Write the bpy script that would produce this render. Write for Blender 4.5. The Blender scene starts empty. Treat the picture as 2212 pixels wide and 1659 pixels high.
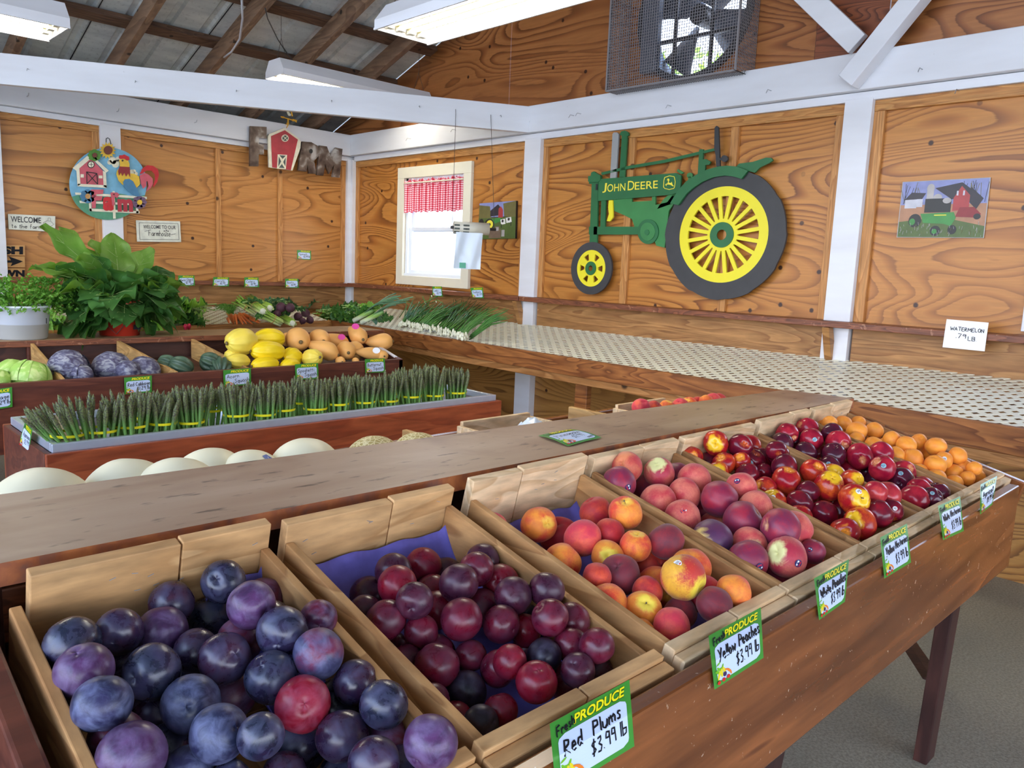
import bpy, bmesh, math, random
from math import sin, cos, pi, radians, sqrt, exp, atan2
from mathutils import Vector, Matrix, noise as mnoise
rnd = random.Random(7)
for _c in (bpy.data.objects, bpy.data.meshes, bpy.data.materials, bpy.data.lights, bpy.data.cameras):
    for _o in list(_c): _c.remove(_o)
SC = bpy.context.scene
COL = SC.collection
V = Vector

# ------------------------------------------------------------------ camera
FPX, IW, IH = 1700.08, 2212.0, 1659.0
AX = V((0.71773436, -0.07271032, 0.69251036))    # world X, Y, Z in camera axes (right, down, forward)
AY = V((-0.69508332, -0.13398946, 0.70633278))
AZ = V((0.04143141, -0.98831171, -0.14670857))
EYE = V((0, 0, 1.264))
cam = bpy.data.cameras.new('camera'); cam.sensor_width = 36.0; cam.lens = 36.0 * FPX / IW
cam.clip_start = .02; cam.clip_end = 200
camo = bpy.data.objects.new('camera', cam); COL.objects.link(camo); SC.camera = camo
right = V((AX[0], AY[0], AZ[0])); down = V((AX[1], AY[1], AZ[1])); fwd = V((AX[2], AY[2], AZ[2]))
camo.matrix_world = Matrix((( right[0], -down[0], -fwd[0], EYE[0]), (right[1], -down[1], -fwd[1], EYE[1]),
                            (right[2], -down[2], -fwd[2], EYE[2]), (0, 0, 0, 1)))
# survey of the photograph: pixel -> world point on a known plane
def ray(px, py):
    return right * (px - IW/2) + down * (py - IH/2) + fwd * FPX
def PZ(px, py, z): r = ray(px, py); return EYE + r * ((z - EYE.z) / r.z)
def PX(px, py, x): r = ray(px, py); return EYE + r * (x / r.x)
def PY(px, py, y): r = ray(px, py); return EYE + r * (y / r.y)

# ------------------------------------------------------------------ world, sun, exposure
w = bpy.data.worlds.new('sky'); SC.world = w; w.use_nodes = True
nt = w.node_tree; nt.nodes.clear()
out = nt.nodes.new('ShaderNodeOutputWorld'); bg = nt.nodes.new('ShaderNodeBackground')
tc = nt.nodes.new('ShaderNodeTexCoord'); sep = nt.nodes.new('ShaderNodeSeparateXYZ'); rp = nt.nodes.new('ShaderNodeValToRGB')
nt.links.new(tc.outputs['Generated'], sep.inputs[0]); nt.links.new(sep.outputs['Z'], rp.inputs[0])
rp.color_ramp.elements[0].position = 0.0; rp.color_ramp.elements[0].color = (.86, .91, 1.0, 1)
rp.color_ramp.elements[1].position = .75; rp.color_ramp.elements[1].color = (.30, .52, 1.0, 1)
nt.links.new(rp.outputs[0], bg.inputs[0]); bg.inputs[1].default_value = 2.9
nt.links.new(bg.outputs[0], out.inputs[0])
sl = bpy.data.lights.new('sun', 'SUN'); sl.energy = 3.2; sl.angle = radians(1.5); sl.color = (1, .95, .86)
so = bpy.data.objects.new('sun', sl); COL.objects.link(so)
so.rotation_euler = V((-.50, -.42, -.92)).to_track_quat('-Z', 'Y').to_euler()
SC.view_settings.view_transform = 'Standard'; SC.view_settings.look = 'None'
SC.view_settings.exposure = 1.2; SC.view_settings.gamma = 1.0; SC.view_settings.use_curve_mapping = False

# ------------------------------------------------------------------ materials
MAT = {}
def srgb(r, g, b):
    f = lambda c: (c/255/12.92) if c <= 10.3 else ((c/255+.055)/1.055)**2.4
    return (f(r), f(g), f(b), 1)
class N:
    def __init__(s, name):
        s.m = bpy.data.materials.new(name); s.m.use_nodes = True; s.t = s.m.node_tree
        s.b = s.t.nodes['Principled BSDF']; MAT[name] = s.m
        s.tc = s.t.nodes.new('ShaderNodeTexCoord'); s.oi = s.t.nodes.new('ShaderNodeObjectInfo')
    def L(s, a, b): s.t.links.new(a, b)
    def new(s, k, **kw):
        n = s.t.nodes.new(k)
        for a, v in kw.items(): setattr(n, a, v)
        return n
    def math(s, op, a, b=0.0, clamp=False):
        n = s.new('ShaderNodeMath', operation=op, use_clamp=clamp)
        for i, v in enumerate((a, b)):
            if isinstance(v, (int, float)): n.inputs[i].default_value = v
            else: s.L(v, n.inputs[i])
        return n.outputs[0]
    def coords(s, scale=(1, 1, 1), src='Object', rand=0.0, rot=(0, 0, 0)):
        m = s.new('ShaderNodeMapping'); s.L(s.tc.outputs[src], m.inputs[0]); m.inputs['Scale'].default_value = scale; m.inputs['Rotation'].default_value = rot
        if rand:
            v = s.new('ShaderNodeCombineXYZ'); r = s.math('MULTIPLY', s.oi.outputs['Random'], rand)
            for i in range(3): s.L(r, v.inputs[i])
            s.L(v.outputs[0], m.inputs['Location'])
        return m.outputs[0]
    def noise(s, vec, scale=5, detail=3, dist=0.0, rough=.5):
        n = s.new('ShaderNodeTexNoise'); s.L(vec, n.inputs['Vector']); n.inputs['Scale'].default_value = scale
        n.inputs['Detail'].default_value = detail; n.inputs['Distortion'].default_value = dist; n.inputs['Roughness'].default_value = rough
        return n.outputs[0]
    def ramp(s, fac, stops):
        n = s.new('ShaderNodeValToRGB'); s.L(fac, n.inputs[0]); e = n.color_ramp.elements
        while len(e) < len(stops): e.new(.5)
        for i, (p, c) in enumerate(stops):
            e[i].position = p; e[i].color = c if not isinstance(c, (int, float)) else (c, c, c, 1)
        return n.outputs[0]
    def mix(s, fac, a, b, mode='MIX'):
        n = s.new('ShaderNodeMix', data_type='RGBA', blend_type=mode)
        for k, v in ((0, fac), (6, a), (7, b)):
            if isinstance(v, (int, float, tuple)): n.inputs[k].default_value = v
            else: s.L(v, n.inputs[k])
        return n.outputs[2]
    def color(s, c):
        if isinstance(c, tuple): s.b.inputs['Base Color'].default_value = c
        else: s.L(c, s.b.inputs['Base Color'])
    def set(s, rough=.5, spec=.5, metal=0.0, coat=0.0, sheen=0.0):
        s.b.inputs['Roughness'].default_value = rough; s.b.inputs['Specular IOR Level'].default_value = spec
        s.b.inputs['Metallic'].default_value = metal; s.b.inputs['Coat Weight'].default_value = coat
        s.b.inputs['Sheen Weight'].default_value = sheen
        return s
    def bump(s, h, strength=.3, dist=.01):
        n = s.new('ShaderNodeBump'); s.L(h, n.inputs['Height']); n.inputs['Strength'].default_value = strength; n.inputs['Distance'].default_value = dist
        s.L(n.outputs[0], s.b.inputs['Normal'])
def plain(name, c, rough=.5, spec=.4, var=.0, scale=8, metal=0, sheen=0):
    n = N(name)
    if var:
        f = n.noise(n.coords(rand=9), scale, 4); r = n.ramp(f, [(.3, 1-var), (.7, 1+var*.6)])
        n.color(n.mix(1.0, c, r, 'MULTIPLY'))
    else: n.color(c)
    n.set(rough, spec, metal, 0, sheen); return n.m
def plywood(name, light, mid, dark, ax='x', knots=True, sc=1.0, seed=0.0):
    # rotary-cut veneer: contour lines of a stretched noise field, plus knots
    n = N(name)
    s = {'x': (.55, .55, 2.6), 'z': (2.6, 2.6, .55)}[ax]
    m = n.coords(tuple(k*sc for k in s), rand=0); mp = m.node; mp.inputs['Location'].default_value = (seed, seed*.7, seed*1.3)
    f = n.noise(m, 1.15, 1.2, .55, .4)
    fine = n.noise(n.coords((6*sc, 6*sc, 90*sc) if ax == 'x' else (90*sc, 90*sc, 6*sc)), 1.0, 4, .2)
    a = n.math('ADD', n.math('MULTIPLY', f, 24.0), n.math('MULTIPLY', fine, .22))
    fr = n.math('FRACT', a)
    bands = n.ramp(fr, [(.0, light), (.45, light), (.70, mid), (.93, dark), (1.0, light)])
    amt = n.ramp(n.noise(n.coords((.9, .9, 1.5)), .9, 2), [(.35, .30), (.62, .9)])
    base = n.mix(amt, n.mix(.25, light, mid), bands)
    base = n.mix(.35, base, n.mix(1.0, base, n.ramp(fine, [(.3, .62), (.7, 1.2)]), 'MULTIPLY'))
    if knots:
        vo = n.new('ShaderNodeTexVoronoi', feature='F1', voronoi_dimensions='2D'); sx_ = n.new('ShaderNodeSeparateXYZ'); n.L(n.tc.outputs['Object'], sx_.inputs[0]); cx_ = n.new('ShaderNodeCombineXYZ')
        n.L(n.math('ADD', sx_.outputs[0], sx_.outputs[1]), cx_.inputs[0]); n.L(sx_.outputs[2], cx_.inputs[1]); n.L(cx_.outputs[0], vo.inputs['Vector']); vo.inputs['Scale'].default_value = 4.2
        k = n.ramp(n.math('ADD', vo.outputs['Distance'], n.math('MULTIPLY', fine, .03)), [(.052, 1.0), (.075, 0.0)])
        sel = n.ramp(vo.outputs['Color'], [(.45, 0.0), (.5, 1.0)])
        base = n.mix(n.math('MULTIPLY', k, sel), base, srgb(62, 34, 20))
    n.color(base); n.set(.38, .45); n.bump(fine, .08, .004); return n.m
def board(name, c1, c2, ax=(1, 12, 12), rough=.5, wear=None, knot=True, spec=.4, rings=9, kscale=3.0, wsc=26, wlo=.60):
    # solid sawn board, ax = scale per axis (small along the grain)
    n = N(name)
    m = n.coords(ax, rand=13)
    f = n.noise(m, .9, 2, .8)
    fr = n.math('FRACT', n.math('MULTIPLY', f, rings))
    fine = n.noise(n.coords(tuple(a*6 for a in ax), rand=3), 1.2, 4)
    base = n.mix(n.ramp(fr, [(.0, 0.0), (.6, .55), (.92, 1.0), (1, 0.0)]), c1, c2)
    base = n.mix(1.0, base, n.ramp(fine, [(.25, .68), (.75, 1.22)]), 'MULTIPLY')
    if knot:
        vo = n.new('ShaderNodeTexVoronoi'); n.L(n.coords((1, 1, 1), rand=5), vo.inputs['Vector']); vo.inputs['Scale'].default_value = kscale
        k = n.ramp(vo.outputs['Distance'], [(.06, 1.0), (.09, 0.0)])
        dk = tuple(x*.18 for x in c2[:3])+(1,)
        base = n.mix(k, base, dk)
    if wear:
        wn = n.noise(n.coords((1, 1, 1), rand=2), wsc, 5, .4, .7)
        base = n.mix(n.ramp(wn, [(wlo, 0.0), (wlo+.06, .8)]), base, wear)
    n.color(base); n.set(rough, spec); n.bump(fine, .15, .003); return n.m
M = MAT
plywood('ply_left', srgb(196, 136, 72), srgb(170, 108, 50), srgb(118, 70, 30), 'x', seed=2.1)
plywood('ply_right', srgb(194, 130, 60), srgb(164, 98, 38), srgb(110, 58, 20), 'x', seed=7.7)
plywood('ply_low', srgb(170, 122, 62), srgb(140, 92, 40), srgb(92, 54, 20), 'x', seed=4.4)
plywood('ply_gable', srgb(166, 106, 58), srgb(138, 80, 40), srgb(96, 52, 24), 'x', seed=11.3)
plywood('ply_dark', srgb(140, 78, 46), srgb(112, 58, 34), srgb(70, 34, 20), 'x', seed=5.2, sc=2.2)
board('batten', srgb(204, 146, 84), srgb(176, 116, 60), (14, 14, 1.2), .45, knot=True, kscale=4)
board('batten_h', srgb(200, 144, 80), srgb(170, 110, 54), (1.4, 1.4, 16), .45, knot=True, kscale=4)
board('ledge_wood', srgb(140, 84, 56), srgb(100, 56, 38), (2, 2, 18), .42, wear=srgb(168, 120, 92), kscale=5)
board('backsplash', srgb(176, 128, 76), srgb(138, 92, 50), (1, 1, 9), .5, kscale=3.2)
board('rafter', srgb(140, 110, 86), srgb(112, 84, 64), (6, 1, 6), .6, kscale=5)
board('rafter_lit', srgb(170, 118, 76), srgb(140, 92, 56), (6, 1, 6), .6)
board('purlin', srgb(116, 86, 66), srgb(80, 56, 44), (1.5, 9, 9), .65, kscale=6)
board('bench_wood', srgb(164, 104, 54), srgb(112, 62, 28), (1.2, 1.2, 9), .45, kscale=2.6)
board('bench_light', srgb(186, 132, 78), srgb(150, 98, 50), (1.2, 1.2, 10), .5)
board('red_stain', srgb(168, 84, 48), srgb(140, 62, 34), (1.2, 8, 8), .38, kscale=3.4, rings=5)
board('dark_stain', srgb(108, 58, 42), srgb(84, 42, 32), (1.2, 8, 8), .45, rings=5)
board('dark_panel', srgb(84, 52, 44), srgb(64, 38, 34), (1.2, 8, 8), .5, rings=4)
board('leg_wood', srgb(78, 46, 40), srgb(52, 30, 28), (8, 8, 1.2), .45, rings=4)
board('stand_front', srgb(144, 86, 46), srgb(104, 58, 30), (.8, 7, 7), .22, wear=srgb(230, 204, 172), kscale=2.1, spec=.5, rings=5, wsc=70, wlo=.655)
board('crate_a', srgb(212, 168, 116), srgb(184, 138, 88), (2.2, 9, 9), .7, rings=7)
board('crate_b', srgb(228, 200, 160), srgb(206, 170, 126), (2.2, 9, 9), .75, rings=8)
board('crate_c', srgb(198, 150, 96), srgb(162, 114, 68), (9, 2.2, 9), .7, rings=7)
board('divider', srgb(196, 156, 98), srgb(160, 118, 66), (9, 1.5, 9), .6)
board('old_plank', srgb(176, 148, 112), srgb(140, 108, 78), (1.1, 9, 9), .5, kscale=4)
# worn counter top
n = N('counter_top')
a = n.noise(n.coords((1.2, 7, 7)), 1.5, 5, .6); b = n.noise(n.coords((1, 1, 1)), 3.2, 4, .5)
c = n.mix(n.ramp(a, [(.3, 0.0), (.72, 1.0)]), srgb(184, 158, 134), srgb(160, 128, 102))
c = n.mix(n.ramp(b, [(.50, 0.0), (.70, .75)]), c, srgb(124, 86, 64))
d = n.noise(n.coords((1.5, 5, 5)), 12, 5)
c = n.mix(n.ramp(d, [(.62, 0.0), (.70, .7)]), c, srgb(74, 58, 50))
n.color(c); n.set(.42, .45); n.bump(d, .08, .003)
n = N('counter_edge')
b = n.noise(n.coords((3, 3, 3)), 9, 5, .4)
n.color(n.ramp(b, [(.32, srgb(182, 110, 62)), (.5, srgb(150, 86, 54)), (.66, srgb(116, 78, 66))])); n.set(.45, .4)
# painted white wood
n = N('white_paint')
a = n.noise(n.coords(), 22, 6, .3, .7); b = n.noise(n.coords((1, 1, 5)), 2.2, 3)
c = n.mix(n.ramp(b, [(.35, 0.0), (.75, .5)]), srgb(226, 227, 232), srgb(206, 204, 206))
c = n.mix(n.ramp(a, [(.70, 0.0), (.76, .7)]), c, srgb(120, 112, 110))
n.color(c); n.set(.42, .45); n.bump(a, .12, .004)
plain('cream_paint', srgb(232, 226, 204), .45, .4, .04, 6)
plain('vinyl', srgb(236, 240, 246), .3, .5)
# concrete floor
n = N('concrete')
a = n.noise(n.coords(), 1.6, 5, .3); b = n.noise(n.coords(), 120, 4, 0, .7); sp = n.noise(n.coords(), 60, 2)
c = n.mix(n.ramp(a, [(.3, 0.0), (.7, 1.0)]), srgb(146, 142, 128), srgb(172, 164, 144))
c = n.mix(n.ramp(b, [(.42, .0), (.6, .55)]), c, srgb(110, 105, 94))
c = n.mix(n.ramp(sp, [(.74, 0.0), (.78, .7)]), c, srgb(186, 172, 140))
n.color(c); n.set(.75, .3); n.bump(b, .4, .004)
plain('ground', srgb(186, 182, 168), .9, .2, .2, .6)
# galvanised roof sheet
n = N('galvanised')
a = n.noise(n.coords((1, 5, 1)), 3.0, 5); b = n.noise(n.coords(), 40, 4, 0, .7)
c = n.mix(n.ramp(a, [(.3, 0.0), (.7, 1.0)]), srgb(184, 190, 192), srgb(218, 222, 220))
c = n.mix(n.ramp(b, [(.55, 0.0), (.7, .4)]), c, srgb(120, 124, 126))
n.color(c); n.set(.5, .5, .05)
plain('seam', srgb(30, 30, 34), .6)
plain('lattice_white', srgb(238, 234, 212), .4, .4, .04, 5)
plain('steel_tray', srgb(196, 206, 224), .28, .6, .05, 30, metal=.55)
plain('galv_rim', srgb(150, 140, 118), .5, .5, .15, 30, metal=.3)
plain('mesh_grey', srgb(132, 128, 130), .5, .4)
plain('dark_metal', srgb(58, 56, 58), .45, .5, metal=.4)
plain('fan_blade', srgb(96, 98, 108), .45, .5, metal=.3)
plain('wire', srgb(70, 66, 60), .5)
plain('nail', srgb(176, 176, 178), .4, .5, metal=.7)
plain('cable_white', srgb(190, 190, 196), .5)
plain('black_ink', srgb(24, 24, 30), .5, .2)
plain('green_john', srgb(40, 106, 62), .45, .45, .1, 9)
plain('green_john2', srgb(58, 128, 70), .45, .45, .1, 9)
plain('yellow_john', srgb(236, 222, 44), .45, .45, .04, 9)
plain('letter_yellow', srgb(240, 226, 70), .45)
plain('tire', srgb(62, 62, 64), .5, .4, .12, 14)
plain('gray_pipe', srgb(158, 160, 158), .45)
plain('peg_black', srgb(56, 58, 60), .5)
plain('raw_edge', srgb(196, 200, 180), .6)
plain('sign_green', srgb(66, 148, 54), .3, .5, .1, 14)
plain('sign_white', srgb(206, 222, 250), .28, .5)
plain('paper_white', srgb(236, 236, 238), .5)
plain('sign_yellow', srgb(246, 236, 26), .35)
plain('sign_dark', srgb(24, 66, 30), .4)
plain('veg_green', srgb(120, 186, 40), .4); plain('veg_yellow', srgb(232, 214, 40), .4); plain('veg_orange', srgb(236, 130, 40), .4)
plain('veg_red', srgb(214, 44, 36), .4); plain('veg_purple', srgb(60, 44, 90), .4)
plain('liner', srgb(112, 106, 188), .85, .2, .12, 60)
plain('bag', srgb(214, 226, 240), .25, .5)
plain('roll_body', srgb(206, 202, 186), .4, .4, .06, 5)
plain('roll_print', srgb(90, 96, 90), .5); plain('bag_green', srgb(90, 170, 140), .5)
plain('blue_sticker', srgb(40, 90, 180), .35); plain('magenta', srgb(206, 40, 140), .35)
plain('sticker_white', srgb(232, 232, 232), .3); plain('sticker_navy', srgb(38, 42, 96), .3); plain('sticker_teal', srgb(150, 190, 200), .25)
plain('sticker_red', srgb(196, 40, 60), .3)
plain('red_bucket', srgb(206, 62, 44), .32, .5, .05, 8)
n = N('white_bucket'); sp = n.new('ShaderNodeSeparateXYZ'); n.L(n.tc.outputs['Generated'], sp.inputs[0])
n.color(n.ramp(sp.outputs['Z'], [(.0, srgb(176, 178, 176)), (.44, srgb(178, 180, 178)), (.46, srgb(206, 214, 226)), (1, srgb(214, 222, 232))])); n.set(.4, .45)
plain('band_yellow', srgb(236, 226, 30), .4)
plain('band_tan', srgb(206, 140, 90), .4)
plain('outside_leaf', srgb(120, 160, 60), .6)
plain('bark', srgb(90, 74, 60), .8)
plain('stem_green', srgb(158, 184, 112), .45, .4, .1, 10)
plain('stem_dry', srgb(110, 92, 60), .6)
for nm, cc in (('s_blue', (120, 178, 206)), ('s_green', (84, 150, 116)), ('s_cream', (232, 226, 200)), ('s_pink', (204, 92, 104)), ('s_red', (196, 36, 44)),
               ('s_dkred', (140, 40, 44)), ('s_yel', (228, 186, 60)), ('s_wing', (70, 124, 160)), ('s_leaf', (84, 140, 50)), ('s_brown', (110, 54, 40)), ('s_purple', (110, 84, 110)),
               ('s_barn', (176, 50, 62)), ('s_gold', (236, 176, 50)), ('s_slate', (74, 86, 84)), ('s_sign', (222, 222, 206)), ('s_tan', (196, 146, 86)), ('s_ink2', (56, 54, 56)),
               ('p_sky', (136, 142, 190)), ('p_field', (176, 128, 96)), ('p_barn', (172, 62, 62)), ('p_roof', (50, 46, 54)), ('p_silo', (176, 170, 168)), ('p_trac', (64, 140, 66)),
               ('p_house', (196, 196, 206)), ('p_grass', (84, 104, 50)), ('p_tree', (110, 104, 60)), ('p_cow', (230, 228, 224)), ('p_dark', (40, 40, 40)), ('p_crate', (120, 100, 84))):
    plain(nm, srgb(*cc), .42, .45, .14, 24)
n = N('metal_letter'); a = n.noise(n.coords((1, 1, 1)), 9, 5, .4)
n.color(n.ramp(a, [(.38, srgb(66, 48, 40)), (.54, srgb(108, 92, 80)), (.68, srgb(180, 176, 172))])); n.set(.4, .5, .25)
# gingham valance
n = N('gingham'); ck = []
for i, k in ((0, 'Y'), (1, 'Z')):
    sp = n.new('ShaderNodeSeparateXYZ'); n.L(n.tc.outputs['UV'], sp.inputs[0])
    ck.append(n.ramp(n.math('FRACT', n.math('MULTIPLY', sp.outputs['X' if i == 0 else 'Y'], 46 if i == 0 else 15)), [(.48, 0.0), (.52, 1.0)]))
n.color(n.mix(ck[1], n.mix(ck[0], srgb(250, 228, 232), srgb(232, 120, 134)), n.mix(ck[0], srgb(232, 120, 134), srgb(200, 40, 62)))); n.set(.8, .2)
n.b.inputs['Transmission Weight'].default_value = 0.0
# glass
n = N('glass'); tp_ = n.new('ShaderNodeBsdfTransparent'); gl_ = n.new('ShaderNodeBsdfGlossy'); gl_.inputs['Roughness'].default_value = .02; ms = n.new('ShaderNodeMixShader'); ms.inputs[0].default_value = .05
n.L(tp_.outputs[0], ms.inputs[1]); n.L(gl_.outputs[0], ms.inputs[2]); n.L(ms.outputs[0], n.t.nodes['Material Output'].inputs[0])
n = N('outside_sheet'); n.color(srgb(240, 246, 250)); n.set(.7, .2)
tr = n.new('ShaderNodeBsdfTranslucent'); tr.inputs[0].default_value = (.93, .97, 1, 1); ms = n.new('ShaderNodeMixShader'); ms.inputs[0].default_value = .6
n.L(n.b.outputs[0], ms.inputs[1]); n.L(tr.outputs[0], ms.inputs[2]); n.L(ms.outputs[0], n.t.nodes['Material Output'].inputs[0])
def emis(name, c, s):
    n = N(name); n.color((.8, .8, .8, 1)); n.b.inputs['Emission Color'].default_value = c; n.b.inputs['Emission Strength'].default_value = s
emis('tube_glow', (1, .93, .78, 1), 13.0)
plain('reflector', srgb(176, 168, 120), .4, .4, .2, 30)
# leaves
def leafmat(name, c1, c2, vein, rough=.42, trans=.35, sc=9):
    n = N(name); f = n.noise(n.coords(rand=11), sc, 4, .3)
    c = n.mix(n.ramp(f, [(.3, 0.0), (.7, 1.0)]), c1, c2); n.color(c); n.set(rough, .4)
    n.bump(f, .25, .006)
    tr = n.new('ShaderNodeBsdfTranslucent'); n.L(n.mix(1.0, c, (1.5, 1.6, .7, 1), 'MULTIPLY'), tr.inputs[0]); ms = n.new('ShaderNodeMixShader'); ms.inputs[0].default_value = trans
    n.L(n.b.outputs[0], ms.inputs[1]); n.L(tr.outputs[0], ms.inputs[2]); n.L(ms.outputs[0], n.t.nodes['Material Output'].inputs[0])
leafmat('collard_dark', srgb(58, 104, 50), srgb(84, 132, 66), 0)
leafmat('collard_light', srgb(96, 140, 50), srgb(132, 170, 84), 0)
leafmat('parsley', srgb(72, 128, 44), srgb(116, 166, 66), 0)
leafmat('lettuce', srgb(110, 170, 66), srgb(160, 204, 100), 0)
leafmat('spinach', srgb(44, 104, 44), srgb(84, 140, 60), 0)
leafmat('beet_leaf', srgb(52, 98, 64), srgb(84, 130, 92), 0)
leafmat('tree_leaf', srgb(120, 160, 60), srgb(170, 200, 90), 0, .6, .5)
leafmat('scallion', srgb(66, 122, 60), srgb(108, 156, 76), 0, .35, .2)
leafmat('leek_leaf', srgb(92, 132, 116), srgb(128, 164, 130), 0, .4, .15)
def grad(name, stops, rough=.4, src='Generated', axis='Z', var=.12, sc=40, sheen=0, bump=0):
    n = N(name); sp = n.new('ShaderNodeSeparateXYZ'); n.L(n.tc.outputs[src], sp.inputs[0])
    f = n.noise(n.coords(rand=5), sc, 3)
    z = n.math('ADD', sp.outputs[axis], n.math('MULTIPLY', n.math('SUBTRACT', f, .5), .15))
    c = n.ramp(z, stops); c = n.mix(1.0, c, n.ramp(f, [(.3, 1-var), (.7, 1+var)]), 'MULTIPLY'); n.color(c); n.set(rough, .4, 0, 0, sheen)
    if bump: n.bump(f, bump, .004)
n = N('asparagus'); sp = n.new('ShaderNodeSeparateXYZ'); n.L(n.tc.outputs['Generated'], sp.inputs[0]); f = n.noise(n.coords((5, 5, 44), 'Generated', rand=9), 1.0, 3, .3)
gs = n.ramp(sp.outputs['Z'], [(.0, srgb(176, 196, 136)), (.22, srgb(118, 164, 84)), (.60, srgb(104, 148, 76)), (1, srgb(112, 138, 78))])
tp = n.ramp(f, [(.38, srgb(128, 142, 88)), (.5, srgb(104, 112, 78)), (.62, srgb(86, 76, 74))])
n.color(n.mix(n.ramp(n.math('ADD', sp.outputs['Z'], n.math('MULTIPLY', n.math('SUBTRACT', f, .5), .3)), [(.56, 0.0), (.72, 1.0)]), gs, tp)); n.set(.45, .4)
grad('leek_body', [(.0, srgb(236, 238, 220)), (.3, srgb(226, 234, 196)), (.55, srgb(150, 190, 90)), (1, srgb(96, 140, 90))], .35)
grad('celery', [(.0, srgb(236, 240, 206)), (.25, srgb(206, 222, 140)), (.6, srgb(150, 186, 70)), (1, srgb(104, 150, 50))], .35, sc=60)
grad('carrot', [(.0, srgb(236, 122, 60)), (.9, srgb(240, 130, 66)), (1, srgb(120, 140, 60))], .5, sc=60)
plain('beet', srgb(82, 48, 60), .6, .3, .3, 30); plain('radish', srgb(196, 40, 70), .4); plain('onion_bulb', srgb(232, 232, 206), .35, .4, .08, 20)
plain('spaghetti_y', srgb(240, 208, 26), .4, .45, .08, 12); plain('spaghetti_p', srgb(236, 212, 84), .42, .45, .1, 12)
plain('butternut', srgb(236, 176, 100), .5, .4, .07, 12); plain('acorn', srgb(66, 90, 70), .4, .45, .25, 10)
plain('honeydew', srgb(240, 233, 200), .45, .4, .05, 6)
n = N('cantaloupe'); vo = n.new('ShaderNodeTexVoronoi', feature='DISTANCE_TO_EDGE'); n.L(n.coords(), vo.inputs['Vector']); vo.inputs['Scale'].default_value = 95
n.color(n.ramp(vo.outputs[0], [(.05, srgb(222, 208, 162)), (.16, srgb(176, 156, 98))])); n.set(.7, .3)
def streak(name, c1, c2, sc=(1, 1, 1), scale=9, rough=.5, c3=None):
    n = N(name); f = n.noise(n.coords(sc, rand=9), scale, 4, 1.2)
    n.color(n.ramp(f, [(.36, c1), (.5, c3 or c1), (.62, c2)])); n.set(rough, .4); n.bump(f, .3, .01)
streak('red_cabbage', srgb(62, 56, 82), srgb(150, 152, 162), (1, 1, 2), 26, .5, srgb(98, 98, 124))
streak('green_cabbage', srgb(150, 190, 90), srgb(196, 216, 140), (1, 1, 1), 14, .45)
# fruit skins
def skin(name, base, blush, dark, lo=.35, hi=.65, darkamt=.4, rough=.3, bloom=None, bloomamt=0, pole=None, polew=.16, speck=.0, sheen=0, spec=.45, ns=1.0):
    n = N(name); g = n.coords((1, 1, 1), 'Generated', rand=17)
    f = n.noise(g, 1.7*ns, 3, .4); f2 = n.noise(g, 2.6*ns, 4, .9, .6); fs = n.noise(g, 26, 3, .3, .7)
    c = n.mix(n.ramp(n.math('ADD', f, n.math('MULTIPLY', n.math('SUBTRACT', fs, .5), speck)), [(lo, 0.0), (hi, 1.0)]), base, blush)
    c = n.mix(n.math('MULTIPLY', n.ramp(f2, [(.42, 0.0), (.66, 1.0)]), darkamt), c, dark)
    if bloom:
        b2 = n.noise(g, 3.0*ns, 6, .5, .62)
        c = n.mix(n.math('MULTIPLY', n.ramp(b2, [(.40, 0.0), (.68, 1.0)]), bloomamt), c, bloom)
    if pole:
        sp = n.new('ShaderNodeVectorMath', operation='DISTANCE'); n.L(n.tc.outputs['Generated'], sp.inputs[0]); sp.inputs[1].default_value = (.5, .5, .93)
        d = n.math('ADD', sp.outputs['Value'], n.math('MULTIPLY', n.math('SUBTRACT', f2, .5), .45))
        c = n.mix(n.ramp(d, [(polew, 1.0), (polew+.12, 0.0)]), c, pole)
    n.color(c); n.set(rough, spec, 0, 0, sheen); n.b.inputs['Sheen Roughness'].default_value = .5
    if bloom:
        n.L(n.ramp(b2, [(.4, rough), (.7, min(.75, rough+.22))]), n.b.inputs['Roughness'])
BL = srgb(122, 128, 168); NV = srgb(26, 32, 52); PU = srgb(62, 24, 48); WR = srgb(128, 22, 44)
skin('f1b', NV, srgb(44, 34, 64), srgb(20, 26, 44), .4, .6, .6, .24, BL, .30, spec=.65)
skin('f1l', srgb(38, 44, 72), srgb(48, 46, 82), srgb(28, 32, 56), .4, .6, .5, .34, srgb(124, 132, 172), .55)
skin('f1p', PU, srgb(46, 30, 60), srgb(34, 28, 54), .4, .6, .6, .24, BL, .24, spec=.65)
skin('f1v', srgb(70, 40, 74), srgb(88, 52, 96), srgb(36, 30, 54), .35, .6, .6, .28, srgb(140, 124, 168), .42)
skin('f1r', srgb(104, 24, 48), srgb(60, 32, 60), srgb(46, 26, 50), .45, .7, .5, .34, srgb(138, 124, 164), .38)
skin('f1R', srgb(150, 14, 40), srgb(124, 20, 50), srgb(84, 18, 44), .5, .8, .5, .28, srgb(206, 120, 150), .30)
skin('f1m', srgb(110, 36, 66), srgb(60, 58, 92), srgb(40, 44, 72), .42, .58, .5, .36, BL, .5)
skin('f2w', srgb(104, 12, 36), srgb(74, 14, 36), srgb(66, 20, 42), .4, .65, .5, .26, srgb(150, 90, 120), .16)
skin('f2r', srgb(134, 12, 36), srgb(102, 12, 36), srgb(86, 16, 38), .45, .7, .4, .26, srgb(170, 90, 120), .14)
skin('f2d', srgb(76, 22, 42), srgb(58, 20, 42), srgb(48, 22, 40), .4, .6, .5, .27, srgb(130, 96, 120), .18)
skin('f2k', srgb(36, 26, 44), srgb(30, 26, 40), srgb(24, 22, 34), .4, .6, .5, .3, srgb(110, 104, 134), .25)
OR = srgb(238, 140, 44); YE = srgb(244, 190, 70)
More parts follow.
